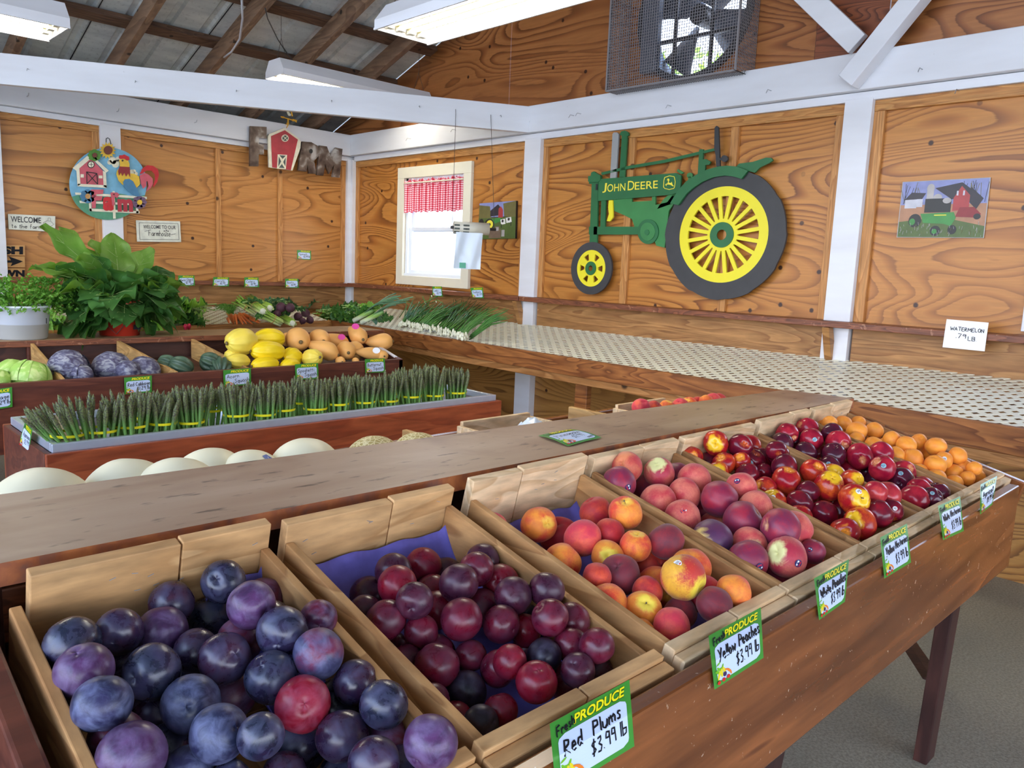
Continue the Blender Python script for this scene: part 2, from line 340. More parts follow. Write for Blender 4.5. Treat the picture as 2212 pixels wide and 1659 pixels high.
skin('f3o', srgb(246, 150, 50), srgb(226, 70, 44), srgb(170, 34, 48), .40, .66, .35, .62, pole=YE, polew=.12, speck=.25, sheen=.12)
skin('f3p', srgb(232, 96, 68), srgb(214, 54, 72), srgb(166, 38, 62), .35, .6, .4, .66, speck=.25, sheen=.16)
skin('f3r', srgb(216, 80, 44), srgb(186, 36, 44), srgb(140, 28, 46), .35, .6, .5, .62, speck=.3, sheen=.12)
skin('f3d', srgb(150, 36, 44), srgb(116, 34, 48), srgb(84, 36, 50), .35, .6, .6, .62, speck=.3, sheen=.14)
skin('f3y', srgb(238, 156, 52), srgb(230, 120, 40), srgb(196, 60, 40), .42, .7, .35, .62, pole=srgb(236, 206, 70), polew=.2, speck=.2, sheen=.12)
skin('f3Y', srgb(236, 176, 50), srgb(196, 52, 40), srgb(140, 30, 44), .42, .58, .35, .6, pole=srgb(236, 208, 60), polew=.24, speck=.3, sheen=.12, ns=.8)
skin('f4k', srgb(224, 122, 98), srgb(200, 58, 66), srgb(172, 40, 64), .38, .62, .35, .62, pole=srgb(228, 206, 150), polew=.10, speck=.25, sheen=.14)
skin('f4o', srgb(222, 130, 84), srgb(194, 64, 62), srgb(150, 34, 60), .42, .6, .4, .6, speck=.2, sheen=.12)
skin('f4u', srgb(172, 40, 60), srgb(136, 32, 62), srgb(100, 48, 82), .35, .6, .6, .45, pole=srgb(206, 150, 110), polew=.05, speck=.25, sheen=.08)
skin('f4U', srgb(96, 44, 76), srgb(84, 46, 88), srgb(64, 34, 62), .35, .6, .4, .45, pole=srgb(222, 190, 110), polew=.26, speck=.2, sheen=.08)
skin('f4n', srgb(206, 104, 88), srgb(176, 44, 62), srgb(140, 30, 60), .35, .6, .35, .5, pole=srgb(222, 218, 150), polew=.22, speck=.25, sheen=.1)
NY = srgb(240, 190, 40)
skin('f5s', srgb(214, 72, 34), srgb(168, 22, 34), srgb(120, 18, 36), .35, .55, .5, .22, pole=srgb(236, 150, 50), polew=.12, speck=.2)
skin('f5y', srgb(224, 96, 34), srgb(176, 30, 34), srgb(128, 22, 36), .38, .56, .4, .22, pole=NY, polew=.24, speck=.2)
skin('f5d', srgb(146, 18, 36), srgb(100, 18, 38), srgb(72, 22, 42), .35, .6, .55, .2, pole=srgb(200, 90, 40), polew=.05, speck=.15)
skin('f5k', srgb(196, 66, 64), srgb(166, 30, 54), srgb(126, 22, 46), .38, .6, .4, .22, speck=.2)
skin('f6k', srgb(190, 40, 58), srgb(150, 18, 46), srgb(112, 18, 44), .4, .6, .4, .2, pole=srgb(228, 150, 100), polew=.07, speck=.2)
skin('f6d', srgb(104, 22, 46), srgb(78, 24, 46), srgb(56, 30, 46), .35, .6, .6, .2, speck=.15)
skin('f7a', srgb(244, 160, 52), srgb(240, 146, 48), srgb(226, 120, 46), .35, .65, .4, .5, speck=.12, sheen=.06)
# ------------------------------------------------------------------ mesh helpers
class MB:
    def __init__(s): s.v = []; s.f = []; s.mi = []; s.uv = None; s.cur = 0
    def add(s, vs, fs):
        o = len(s.v); s.v += [tuple(v) for v in vs]; s.f += [tuple(i+o for i in f) for f in fs]; s.mi += [s.cur]*len(fs); return s
    def box(s, a, b, M_=None):
        x0, y0, z0 = a; x1, y1, z1 = b
        vs = [V(p) for p in ((x0,y0,z0),(x1,y0,z0),(x1,y1,z0),(x0,y1,z0),(x0,y0,z1),(x1,y0,z1),(x1,y1,z1),(x0,y1,z1))]
        if M_: vs = [M_ @ v for v in vs]
        return s.add(vs, [(0,3,2,1),(4,5,6,7),(0,1,5,4),(1,2,6,5),(2,3,7,6),(3,0,4,7)])
    def obox(s, p, ex, ey, ez):     # corner + three edge vectors
        p, ex, ey, ez = V(p), V(ex), V(ey), V(ez)
        vs = [p, p+ex, p+ex+ey, p+ey, p+ez, p+ex+ez, p+ex+ey+ez, p+ey+ez]
        fl = ex.cross(ey).dot(ez) < 0
        fs = [(0,3,2,1),(4,5,6,7),(0,1,5,4),(1,2,6,5),(2,3,7,6),(3,0,4,7)]
        return s.add(vs, [f[::-1] for f in fs] if fl else fs)
    def tube(s, pts, r, n=8, cap=True):
        pts = [V(p) for p in pts]; rs = r if isinstance(r, (list, tuple)) else [r]*len(pts); vs = []; fs = []
        d0 = (pts[1]-pts[0]).normalized(); u = d0.orthogonal().normalized()
        for i, p in enumerate(pts):
            d = (pts[min(i+1, len(pts)-1)]-pts[max(i-1, 0)])
            if d.length < 1e-9: d = d0
            d.normalize(); u = (u-d*u.dot(d)); u = u.normalized() if u.length > 1e-6 else d.orthogonal().normalized(); w = d.cross(u)
            for k in range(n): a = 2*pi*k/n; vs.append(p+(u*cos(a)+w*sin(a))*rs[i])
        for i in range(len(pts)-1):
            for k in range(n): fs.append((i*n+k, i*n+(k+1)%n, (i+1)*n+(k+1)%n, (i+1)*n+k))
        if cap: fs.append(tuple(range(n))[::-1]); fs.append(tuple(range((len(pts)-1)*n, len(pts)*n)))
        return s.add(vs, fs)
    def lathe(s, prof, n=24, c=(0,0,0), fn=None):     # profile of (r, z)
        vs = []; fs = []; c = V(c)
        for r, z in prof:
            for k in range(n):
                a = 2*pi*k/n; v = V((r*cos(a), r*sin(a), z))
                if fn: v = fn(v, a)
                vs.append(c+v)
        for i in range(len(prof)-1):
            for k in range(n): fs.append((i*n+k, i*n+(k+1)%n, (i+1)*n+(k+1)%n, (i+1)*n+k))
        return s.add(vs, fs)
    def prism(s, poly, fn, t):       # poly (u,v) list, fn(u,v,w)->point, thickness t
        n = len(poly)
        ar = sum(poly[i][0]*poly[(i+1)%n][1]-poly[(i+1)%n][0]*poly[i][1] for i in range(n))
        if ar < 0: poly = poly[::-1]
        vs = [fn(u, v, 0) for u, v in poly]+[fn(u, v, t) for u, v in poly]
        fs = [tuple(range(n))[::-1], tuple(range(n, 2*n))]+[(i, (i+1)%n, n+(i+1)%n, n+i) for i in range(n)]
        return s.add(vs, fs)
    def ring(s, po, pi_, fn, t):     # outer and inner loops with the same count
        n = len(po); vs = [fn(u, v, w) for w in (0, t) for (u, v) in po+pi_]
        fs = []
        for i in range(n):
            j = (i+1)%n
            fs += [(2*n+i, 2*n+j, 3*n+j, 3*n+i), (i, n+i, n+j, j), (i, j, 2*n+j, 2*n+i), (n+i, 3*n+i, 3*n+j, n+j)]
        return s.add(vs, fs)
    def grid(s, nu, nv, fn):
        vs = [fn(i/nu, j/nv) for j in range(nv+1) for i in range(nu+1)]
        fs = [(j*(nu+1)+i, j*(nu+1)+i+1, (j+1)*(nu+1)+i+1, (j+1)*(nu+1)+i) for j in range(nv) for i in range(nu)]
        return s.add(vs, fs)
    def ribbon(s, pts, w, nrm):
        nrm = V(nrm); pts = [V(p) for p in pts]; vs = []
        for i, p in enumerate(pts):
            d = (pts[min(i+1, len(pts)-1)]-pts[max(i-1, 0)]).normalized(); q = d.cross(nrm).normalized()*w/2; vs += [p-q, p+q]
        return s.add(vs, [(2*i, 2*i+1, 2*i+3, 2*i+2) for i in range(len(pts)-1)])
    def mesh(s, name, mats, smooth=False):
        me = bpy.data.meshes.new(name); me.from_pydata(s.v, [], s.f)
        for m in (mats if isinstance(mats, (list, tuple)) else [mats]): me.materials.append(MAT[m])
        me.polygons.foreach_set('material_index', s.mi)
        if smooth: me.polygons.foreach_set('use_smooth', [True]*len(me.polygons))
        me.validate(); me.update(); return me
    def build(s, name, mats, parent=None, smooth=False, bevel=0, recenter=True):
        me = s.mesh(name, mats, smooth)
        o = bpy.data.objects.new(name, me); COL.objects.link(o)
        if parent: o.parent = parent
        if bevel:
            b = o.modifiers.new('bevel', 'BEVEL'); b.width = bevel; b.segments = 2; b.limit_method = 'ANGLE'
        return o
def noi(x, y=0, z=0): return mnoise.noise(V((x, y, z)))
def empty(name, loc=(0,0,0), rz=0):
    o = bpy.data.objects.new(name, None); COL.objects.link(o); o.location = loc; o.rotation_euler.z = rz; o.empty_display_size = .05; return o
def tag(o, label, cat, group=None, kind=None):
    if label: o['label'] = label
    if cat: o['category'] = cat
    if group: o['group'] = group
    if kind: o['kind'] = kind
    return o
def struct(o): o['kind'] = 'structure'; return o
def inst(me, name, parent=None, mat=None):
    o = bpy.data.objects.new(name, me); COL.objects.link(o)
    if parent: o.parent = parent
    if mat is not None: o.matrix_local = mat
    return o
def thing(name, loc, label, cat, group=None):
    return tag(empty(name, loc), label, cat, group)
def loc(e): return V(e.location)
def frame(p, x, y, z):     # matrix from axes
    x, y, z = V(x).normalized(), V(y).normalized(), V(z).normalized()
    return Matrix(((x[0],y[0],z[0],p[0]),(x[1],y[1],z[1],p[1]),(x[2],y[2],z[2],p[2]),(0,0,0,1)))

# ------------------------------------------------------------------ the building
WX, WY = 3.886, 6.05         # the two plywood walls meet at (WX, WY)
XL, YF = -3.2, -4.4          # far side of the open stand, behind and right of the viewer
RZ = lambda y: 2.471+.346*(6.013-y)      # roof underside above the near slope
YR = .86                                 # ridge
ZR = RZ(YR)
o = MB().box((XL-1, YF-1, -.12), (WX, WY, 0)).build('floor', 'concrete'); struct(o)
g = MB().box((-40, -40, -.32), (60, 50, -.14)).build('ground', 'ground'); struct(g); g.name = 'floor_outside'

# left wall (W1): plywood, post, battens, beam, ledge
wl = struct(MB().box((XL, WY, 0), (WX+.02, WY+.03, 2.32)).build('wall_left', 'ply_left'))
def vbox_w1(x0, x1, z0, z1, d, name, mat, par=None, bev=.002):
    return MB().box((x0, WY-d, z0), (x1, WY, z1)).build(name, mat, par or wl, bevel=bev)
vbox_w1(1.835, 1.965, 0, 2.12, .055, 'post', 'white_paint')
vbox_w1(1.115, 1.245, 0, 2.12, .055, 'post', 'white_paint')
vbox_w1(3.80, 3.886, 0, 2.12, .05, 'post', 'white_paint')
for a, b in ((1.79, 1.835), (1.965, 2.00), (2.655, 2.692), (3.17, 3.208), (3.762, 3.80)):
    vbox_w1(a, b, 1.07, 2.065, .022, 'batten', 'batten')
for a, b in ((1.245, 1.835), (1.965, 3.80)): vbox_w1(a, b, 2.062, 2.105, .024, 'batten', 'batten_h')
vbox_w1(XL, WX, 2.105, 2.142, .045, 'beam', 'white_paint')
vbox_w1(XL, WX, 2.144, 2.318, .085, 'beam', 'white_paint', bev=.004)
# ledge shelf and backsplash along both walls
o = struct(MB().box((-.6, WY-.13, 1.036), (WX, WY, 1.064)).build('trim_1', 'ledge_wood', bevel=.003))
o = struct(MB().box((-.6, WY-.03, .84), (WX, WY-.001, 1.036)).build('trim_2', 'backsplash', bevel=.002))
o = struct(MB().box((WX-.13, -1.5, 1.040), (WX, 3.80, 1.070)).build('trim_3', 'ledge_wood', bevel=.003))
o = struct(MB().box((WX-.13, 3.81, 1.040), (WX, WY-.13, 1.070)).build('trim_4', 'ledge_wood', bevel=.003))
for i, (a, b) in enumerate(((-1.5, 1.585), (1.735, 3.72), (3.885, WY-.03))):
    struct(MB().box((WX-.03, a, .86), (WX-.001, b, 1.040)).build('trim_%d' % (5+i), 'backsplash', bevel=.002))

# right wall (W2) with one window opening (y 4.53..5.27, z 1.17..1.93) and a second one at the frame's edge
wy0, wy1, wz0, wz1 = 4.535, 5.268, 1.165, 1.93
vy0, vy1, vz0, vz1 = -.05, .80, 1.16, 1.93
mb = MB(); T = .03
ys = [YF, vy0, vy1, wy0, wy1, WY+.03]
for a, b in zip(ys[:-1], ys[1:]):
    if (a, b) == (vy0, vy1): rects = ((.78, vz0), (vz1, 2.32))
    elif (a, b) == (wy0, wy1): rects = ((.78, wz0), (wz1, 2.32))
    else: rects = ((.78, 2.32),)
    for z0, z1 in rects: mb.box((WX, a, z0), (WX+T, b, z1))
wr = struct(mb.build('wall_right', 'ply_right'))
MB().box((WX, YF, 0), (WX+T, WY+.03, .78)).build('lower_panel', 'ply_low', wr)
def vbox_w2(y0, y1, z0, z1, d, name, mat, par=None, bev=.002):
    return MB().box((WX-d, y0, z0), (WX, y1, z1)).build(name, mat, par or wr, bevel=bev)
for a, b in ((3.735, 3.882), (1.595, 1.725), (5.97, 6.05), (-1.2, -1.07)):
    vbox_w2(a, b, 0, 2.115, .055, 'post', 'white_paint')
for a, b in ((5.93, 5.97), (3.882, 3.925), (3.695, 3.735), (1.725, 1.775), (1.545, 1.595), (2.985, 3.035), (2.30, 2.345)):
    vbox_w2(a, b, 1.07, 2.055, .022, 'batten', 'batten')
for a, b in ((3.882, 5.97), (1.725, 3.735), (.92, 1.595)): vbox_w2(a, b, 2.055, 2.105, .024, 'batten', 'batten_h')
vbox_w2(YF, WY-.085, 2.105, 2.146, .045, 'beam', 'white_paint')
vbox_w2(YF, WY-.085, 2.148, 2.318, .085, 'beam', 'white_paint', bev=.004)
# gable plywood above the beam, with the fan opening
FY, FZ, FR = 2.65, 2.70, .345
mb = MB(); nseg = 40
def gz(y): return RZ(y) if y > YR else RZ(2*YR-y)
def gpan(y0, y1, z0, z1):       # panel clipped by the roof line
    m = 12; vs = []; top = []
    for i in range(m+1):
        y = y0+(y1-y0)*i/m; top.append(min(z1, gz(y)+.045))
    poly = [(y0, z0)]+[(y0+(y1-y0)*i/m, max(z0, top[i])) for i in range(m+1)]+[(y1, z0)]
    mb.prism(poly, lambda u, v, w: (WX+.004+w, u, v), .02)
sq = .40
gpan(4.12, 6.50, 2.318, 9); gpan(FY+sq, 4.11, 2.318, 9)
# square of plywood round the circular hole
c = [(FY+FR*cos(2*pi*k/nseg+pi/4), FZ+FR*sin(2*pi*k/nseg+pi/4)) for k in range(nseg)]
def sqp(k):
    a = 2*pi*k/nseg+pi/4; dx, dz = cos(a), sin(a); s_ = sq/max(abs(dx), abs(dz)); return (FY+dx*s_, FZ+dz*s_)
mb.ring([sqp(k) for k in range(nseg)], c, lambda u, v, w: (WX+.004+w, u, v), .02)
gpan(FY-sq, FY+sq, FZ+sq, 9)
gw = mb.build('gable_panel', 'ply_gable', wr)
mb = MB(); gpan(1.93, FY-sq-.002, 2.318, 9); gpan(-4.0, 1.58, 2.318, 9); mb.build('gable_panel', 'ply_gable', wr)
mb = MB(); gpan(1.585, 1.928, 2.318, 9); mb.build('gable_panel', 'ply_dark', wr)
MB().box((XL, WY+.0, 2.300), (WX+.03, WY+.50, 2.318)).build('soffit', 'rafter', wl, bevel=0)
# knee braces of the truss on the beam
def plank(name, a, b, wvec, tvec, mat, par):
    a, b = V(a), V(b); return MB().obox(a, b-a, wvec, tvec).build(name, mat, par, bevel=.003)
d = V((0, 2.62-1.755, 3.12-2.27)).normalized(); q = V((0, -d.z, d.y))
plank('brace', (WX-.13, 1.70, 2.31), V((WX-.13, 1.70, 2.31))+d*1.35, q*.10, (.04, 0, 0), 'white_paint', wr)
d = V((0, -.29, .35)).normalized(); q = V((0, d.z, -d.y))
plank('brace', (WX-.175, 1.65, 2.150), V((WX-.175, 1.65, 2.150))+d*1.6, q*.085, (.09, 0, 0), 'white_paint', wr)

# ceiling: sheets, rafters, purlins, diagonal tie beam
mb = MB()
def roofp(x, y, dz=0): return (x, y, (RZ(y) if y > YR else RZ(2*YR-y))+dz)
for y0, y1 in ((WY+.9, YR), (YR, 2*YR-WY-.45)):
    x = XL-.6
    while x < WX+.75:          # ribbed sheet profile: flat pans with raised ribs every 0.23 m
        prof = [(0, 0), (.155, 0), (.17, .016), (.20, .016), (.215, 0), (.228, 0)]
        for (a, ha), (b, hb) in zip(prof[:-1], prof[1:]):
            mb.add([roofp(x+a, y0, ha+.045), roofp(x+b, y0, hb+.045), roofp(x+b, y1, hb+.045), roofp(x+a, y1, ha+.045)], [(0, 1, 2, 3)])
        x += .228
ce = struct(mb.build('ceiling', 'galvanised'))
mb = MB(); x = XL-.6+.228*3
while x < WX:
    mb.add([roofp(x-.004, WY+.9, .040), roofp(x+.003, WY+.9, .040), roofp(x+.003, YR, .040), roofp(x-.004, YR, .040)], [(0, 1, 2, 3)]); x += .228*3
mb.build('sheet_seam', 'seam', ce)
up = V((0, .346, 1)).normalized()
xs = [3.50, 2.955, 2.41, 1.85, 1.28, .72, .16, -.4, -.96, -1.52, -2.1, -2.7]
for x in xs:
    for y0, y1 in ((WY+.80, YR+.02), (YR-.02, 2*YR-WY)):
        a, b = V(roofp(x, y0)), V(roofp(x, y1)); n_ = V((0, .346 if y0 > YR else -.346, 1)).normalized()
        MB().obox(a-n_*.115, (.045, 0, 0), b-a, n_*.115).build('rafter', 'rafter', ce, bevel=.002)
for k in range(11):
    y = 6.0-.5*k+.0
    if k == 0: continue
    a = V(roofp(XL, y)); n_ = up
    MB().obox(a-n_*.0, (WX-XL, 0, 0), V((0, -.088, .088*.346)), n_*.038).build('purlin', 'purlin', ce, bevel=.002)
A, B = V((-.6, 5.855+.536*.6, 2.148)), V((WX-.085, 5.855-.536*(WX-.085), 2.148))
dd = (B-A).normalized(); qq = V((-dd.y, dd.x, 0))
TB = MB().obox(A, B-A, qq*.045, (0, 0, .166)).build('tie_beam', 'white_paint', ce, bevel=.003)
def beam_pt(px, py):     # point on the near face of the diagonal tie beam
    r = ray(px, py); k = (5.855-0)/(r.y+.536*r.x); return EYE+r*k
# bent nails and screws in the white beams
def nail(p, n_, L=.03, dn=-.4):
    p = V(p); n_ = V(n_); MB().tube([p, p+n_*L*.7, p+n_*L+V((0, 0, dn*L))], .0018, 5).build('nail', 'nail', wr)
for a in ((62, 150), (294, 176), (511, 196), (716, 218), (905, 230), (1080, 250)): nail(beam_pt(*a)-qq*.0, -qq, .035)
for a in ((58, 208), (252, 241), (420, 265)): nail(PY(*a, WY-.085), (0, -1, 0), .05, .3)
for a in ((985, 281), (888, 300), (1240, 250), (1255, 246), (1450, 229), (1666, 196), (1993, 150), (2072, 196)): nail(PX(*a, WX-.085), (-1, 0, 0), .05)
# ------------------------------------------------------------------ windows
def window(name, y0, y1, z0, z1, cas, full=True):
    r = struct(MB().box((WX-.028, y0-.085, z1), (WX, y1+.085, z1+.085)).build(name, cas, bevel=.003))
    for a, b in ((y0-.085, y0), (y1, y1+.085)): MB().box((WX-.028, a, z0-.075), (WX, b, z1)).build('casing', cas, r, bevel=.003)
    MB().box((WX-.028, y0, z0-.075), (WX, y1, z0-.004)).build('casing', cas, r, bevel=.003)
    MB().box((WX-.01, y0, z0-.004), (WX+.09, y1, z0+.016)).build('sill', 'vinyl', r)
    m = MB()
    for a, b in ((y0, y0+.03), (y1-.03, y1)): m.box((WX+.0, a, z0), (WX+.09, b, z1))
    m.box((WX, y0, z1-.02), (WX+.09, y1, z1)); m.build('window_frame', 'vinyl', r, bevel=.002)
    zm = z0+(z1-z0)*.47
    for (sx, a, b) in ((.045, zm-.012, z1-.02), (.02, z0+.016, zm+.022)):
        m = MB(); yy0, yy1 = y0+.03, y1-.03; f = .026
        for q0, q1 in ((yy0, yy0+f), (yy1-f, yy1)): m.box((WX+sx, q0, a), (WX+sx+.022, q1, b))
        m.box((WX+sx, yy0+f, a), (WX+sx+.022, yy1-f, a+f)); m.box((WX+sx, yy0+f, b-f), (WX+sx+.022, yy1-f, b))
        s_ = m.build('sash', 'vinyl', r, bevel=.002)
        MB().box((WX+sx+.009, yy0+f, a+f), (WX+sx+.013, yy1-f, b-f)).build('pane', 'glass', s_)
    return r
window('window_1', wy0, wy1, wz0, wz1, 'cream_paint')
window('window_2', vy0, vy1, vz0, vz1, 'white_paint')
# gingham valance on a rod
vt = thing('curtain_valance', (WX-.03, 4.9, 1.88), 'red and white gingham valance gathered on a rod across the small window', 'curtain')
def valf(u, v):
    y = 5.262-u*.725; amp = .012*(1-.3*v); x = WX-.012-amp*sin(u*95)-.008*sin(u*41+1)
    z = 1.915-v*.25-(.006*sin(u*70))*(v > .9)
    if v < .2: x += .006*sin(u*230); z += .008*sin(u*170)*(1-v*5)
    return V((x, y, z))-V((WX-.03, 4.9, 1.88))
mb = MB(); mb.grid(220, 16, valf); me = mb.mesh('fabric', 'gingham', True); uv = me.uv_layers.new(name='UVMap')
for lp in me.loops:
    i = lp.vertex_index; uv.data[lp.index].uv = ((i % 221)/220, (i//221)/16)
inst(me, 'fabric', vt)
MB().tube([(-.0, -.365, .01), (0, .365, .01)], .006, 10).build('rod', 'cream_paint', vt)
# ribbed siding seen outside the window
mb = MB(); x0 = WX+1.3; y = 3.0
while y < 8.5:
    for (a, ha), (b, hb) in (((0, 0), (.10, 0)), ((.10, 0), (.115, .02)), ((.115, .02), (.135, .02)), ((.135, .02), (.15, 0))):
        mb.add([(x0-ha, y+a, -.1), (x0-hb, y+b, -.1), (x0-hb, y+b, 2.6), (x0-ha, y+a, 2.6)], [(0, 1, 2, 3)])
    y += .15
tag(mb.build('siding_panel', 'outside_sheet'), 'white ribbed translucent siding panel standing outside the small window', 'siding')
# ------------------------------------------------------------------ gable fan behind its wire cage
fo = V((WX, FY, FZ)); ft = thing('exhaust_fan', fo, 'large round exhaust fan set in the gable wall with steel blades', 'fan')
circ = lambda r, n=48: [(r*cos(2*pi*k/n), r*sin(2*pi*k/n)) for k in range(n)]
MB().ring(circ(.37), circ(.335), lambda u, v, w: (w-.02, u, v), .17).build('shroud', 'dark_metal', ft)
mb = MB()
for k in range(4):
    a = k*pi/2+.55; ca, sa = cos(a), sin(a)
    def bl(u, v):
        r = .06+u*.25; w_ = (.05+.10*u)*(v-.5)*2; y, z = r*ca-w_*sa, r*sa+w_*ca
        return (.10+.05*(v-.5)*2, y, z)
    mb.grid(6, 3, bl)
o = mb.build('blade', 'fan_blade', ft, True); o.modifiers.new('s', 'SOLIDIFY').thickness = .003
MB().tube([(.04, 0, 0), (.17, 0, 0)], .055, 20).build('hub', 'dark_metal', ft)
mb = MB(); 
for y in (-.12, .12): mb.box((.0, y-.009, -.34), (.018, y+.009, .34))
for z in (-.13, .16): mb.box((-.004, -.34, z-.009), (.014, .34, z+.009))
mb.build('strut', 'dark_metal', ft)
MB().box((-.075, .19, -.30), (-.02, .30, .34)).build('motor_cover', 'fan_blade', ft, bevel=.01)
ct = thing('fan_guard', (WX, 2.67, 2.30), 'grey wire mesh guard box fixed over the gable fan', 'guard')
mb = MB(); X0, Y0, Z0 = -.19, -.42, .0; Y1, Z1 = .42, .82; wr_ = .0018; st = .0155
def wirebar(a, b):
    a, b = V(a), V(b); d = (b-a).normalized(); u = d.orthogonal().normalized()*wr_; w_ = d.cross(u)
    mb.add([a+u, a+w_, a-u, a-w_, b+u, b+w_, b-u, b-w_], [(0, 1, 5, 4), (1, 2, 6, 5), (2, 3, 7, 6), (3, 0, 4, 7)])
k = 0
while Y0+k*st <= Y1:
    y = Y0+k*st; wirebar((X0, y, Z0), (X0, y, Z1)); wirebar((X0, y, Z0), (0, y, Z0)); k += 1
k = 0
while Z0+k*st <= Z1:
    z = Z0+k*st; wirebar((X0, Y0, z), (X0, Y1, z))
    for y in (Y0, Y1): wirebar((X0, y, z), (0, y, z))
    k += 1
k = 0
while X0+k*st <= 0:
    x = X0+k*st; wirebar((x, Y0, Z0), (x, Y1, Z0))
    for y in (Y0, Y1): wirebar((x, y, Z0), (x, y, Z1))
    k += 1
mb.build('wire_mesh', 'mesh_grey', ct)
mb = MB()
for y in (Y0, Y1): mb.box((X0-.002, y-.005, 0), (X0+.008, y+.005, Z1))
mb.box((X0-.002, Y0, -.004), (X0+.006, Y1, .006)); mb.build('guard_frame', 'mesh_grey', ct)
# trees beyond the gable
def tree(x, y, h, r, lab, seed):
    t = thing('tree', (x, y, 0), lab, 'tree', None); rr = random.Random(seed)
    MB().tube([(0, 0, -.3), (.1, 0, h*.4), (0, .1, h*.8)], [.16, .12, .05], 8).build('trunk', 'bark', t)
    mb = MB()
    for k in range(2600):
        a, b = rr.uniform(0, 2*pi), rr.uniform(-1, 1); rad = r*rr.uniform(.5, 1)*(1+.3*noi(a*1.3, b*2, seed))
        s_ = sqrt(1-b*b); p = V((rad*s_*cos(a), rad*s_*sin(a), h*.68+rad*b*.9)); u = V([rr.uniform(-1, 1) for _ in '123']).normalized()*.13; w_ = u.orthogonal().normalized()*.07
        mb.add([p-u, p-w_, p+u, p+w_], [(0, 1, 2, 3)])
    mb.build('foliage', 'tree_leaf', t)
tree(13.5, 6.6, 6.0, 2.1, 'sunlit leafy tree seen through the left of the gable fan', 3)
tree(15.5, 11.6, 6.6, 2.1, 'sunlit leafy tree seen through the right of the gable fan', 5)

# ------------------------------------------------------------------ fluorescent lights
def fixture(name, c, ax, L, W, lab, ntube, energy, ends=True):
    # c = middle of the open lower rim, ax = unit vector along the tubes
    t = thing(name, c, lab, 'ceiling light'); ax = V(ax).normalized(); sd = V((-ax.y, ax.x, 0)); Mx = frame((0, 0, 0), ax, sd, (0, 0, 1))
    mb = MB(); h = .105
    prof = [(-W/2, 0), (-W/2, .035), (-W*.30, h), (W*.30, h), (W/2, .035), (W/2, 0)]
    inn = [(a*.97, b) if b < .01 else (a*.95, b-.006) for a, b in prof]
    for P_, fl in ((prof, 1), (inn, -1)):
        for (a, za), (b, zb) in zip(P_[:-1], P_[1:]):
            f = [Mx@V((-L/2, a, za)), Mx@V((L/2, a, za)), Mx@V((L/2, b, zb)), Mx@V((-L/2, b, zb))]; mb.add(f if fl > 0 else f[::-1], [(0, 1, 2, 3)])
    for s_ in (-1, 1):
        mb.add([Mx@V((s_*L/2, a, z)) for a, z in prof], [tuple(range(6))]); 
        mb.add([Mx@V((s_*(L/2-.004), a, z)) for a, z in prof], [tuple(range(6))])
    for s_ in (-1, 1): mb.obox(Mx@V((-L/2, s_*W/2-.004, -.004)), Mx@V((L, 0, 0)), Mx@V((0, .008, 0)), (0, 0, .008))
    mb.build('housing', 'white_paint', t)
    m = MB()
    for k in range(1, ntube):
        y = (k-ntube/2)*W*.8/ntube; hw = W*.8/ntube*.42; pr_ = [(y-hw, .06), (y-hw*.25, .022), (y+hw*.25, .022), (y+hw, .06)]
        for (a, za), (b, zb) in zip(pr_[:-1], pr_[1:]): m.add([Mx@V((-L/2+.035, a, za)), Mx@V((L/2-.035, a, za)), Mx@V((L/2-.035, b, zb)), Mx@V((-L/2+.035, b, zb))], [(0, 1, 2, 3)])
    m.build('reflector', 'reflector', t)
    for k in range(ntube):
        y = (k-(ntube-1)/2)*W*.8/ntube
        tb = MB().tube([Mx@V((-L/2+.03, y, .028)), Mx@V((L/2-.03, y, .028))], .0127, 12).build('tube', 'tube_glow', t, True)
        m = MB()
        for s_ in (-1, 1): m.obox(Mx@V((s_*(L/2-.03)-.012, y-.015, .01)), Mx@V((.024, 0, 0)), Mx@V((0, .03, 0)), (0, 0, .04))
        m.build('tube_socket', 'cream_paint', tb)
    # hanging wires
    m = MB()
    for s_ in (-1, 1):
        p = V(c)+Mx@V((s_*(L/2-.05), 0, h)); top = V(roofp(p.x, p.y, -.02)); q = V((0, 0, min(.16, (top.z-p.z)*.5)))
        for e in (-1, 1): m.tube([p+Mx@V((0, e*W*.28, 0))-V(c), p+q-V(c)], .0015, 5)
        m.tube([p+q-V(c), top-V(c)], .0015, 5)
    m.build('hanging_wire', 'wire', t)
    return t
a0, b0 = PZ(151, 60, 2.13), PZ(118, 91, 2.13)
W_ = abs(a0.y-b0.y)
fixture('fluorescent_light', (((a0+b0)/2).x-.62, (a0.y+b0.y)/2, 2.13), (1, 0, 0), 1.22, W_, 'hanging fluorescent light at the left, tubes glowing, nearest the round farm sign', 3, 11)
a0, b0 = PZ(812, 62, 2.18), PZ(920, 97, 2.18)
fixture('fluorescent_light', ((a0.x+b0.x)/2, (a0.y+b0.y)/2-.61, 2.18), (0, -1, 0), 1.22, abs(a0.x-b0.x), 'large bright four tube fluorescent light hanging over the middle aisle', 4, 15)
a0, b0 = PZ(556, 168, 2.43), PZ(600, 154, 2.43)
fixture('fluorescent_light', (min(a0.x, b0.x)+.66, (a0.y+b0.y)/2, 2.43), (1, 0, 0), 1.22, .24, 'fluorescent light hanging behind the white diagonal tie beam', 2, 8)
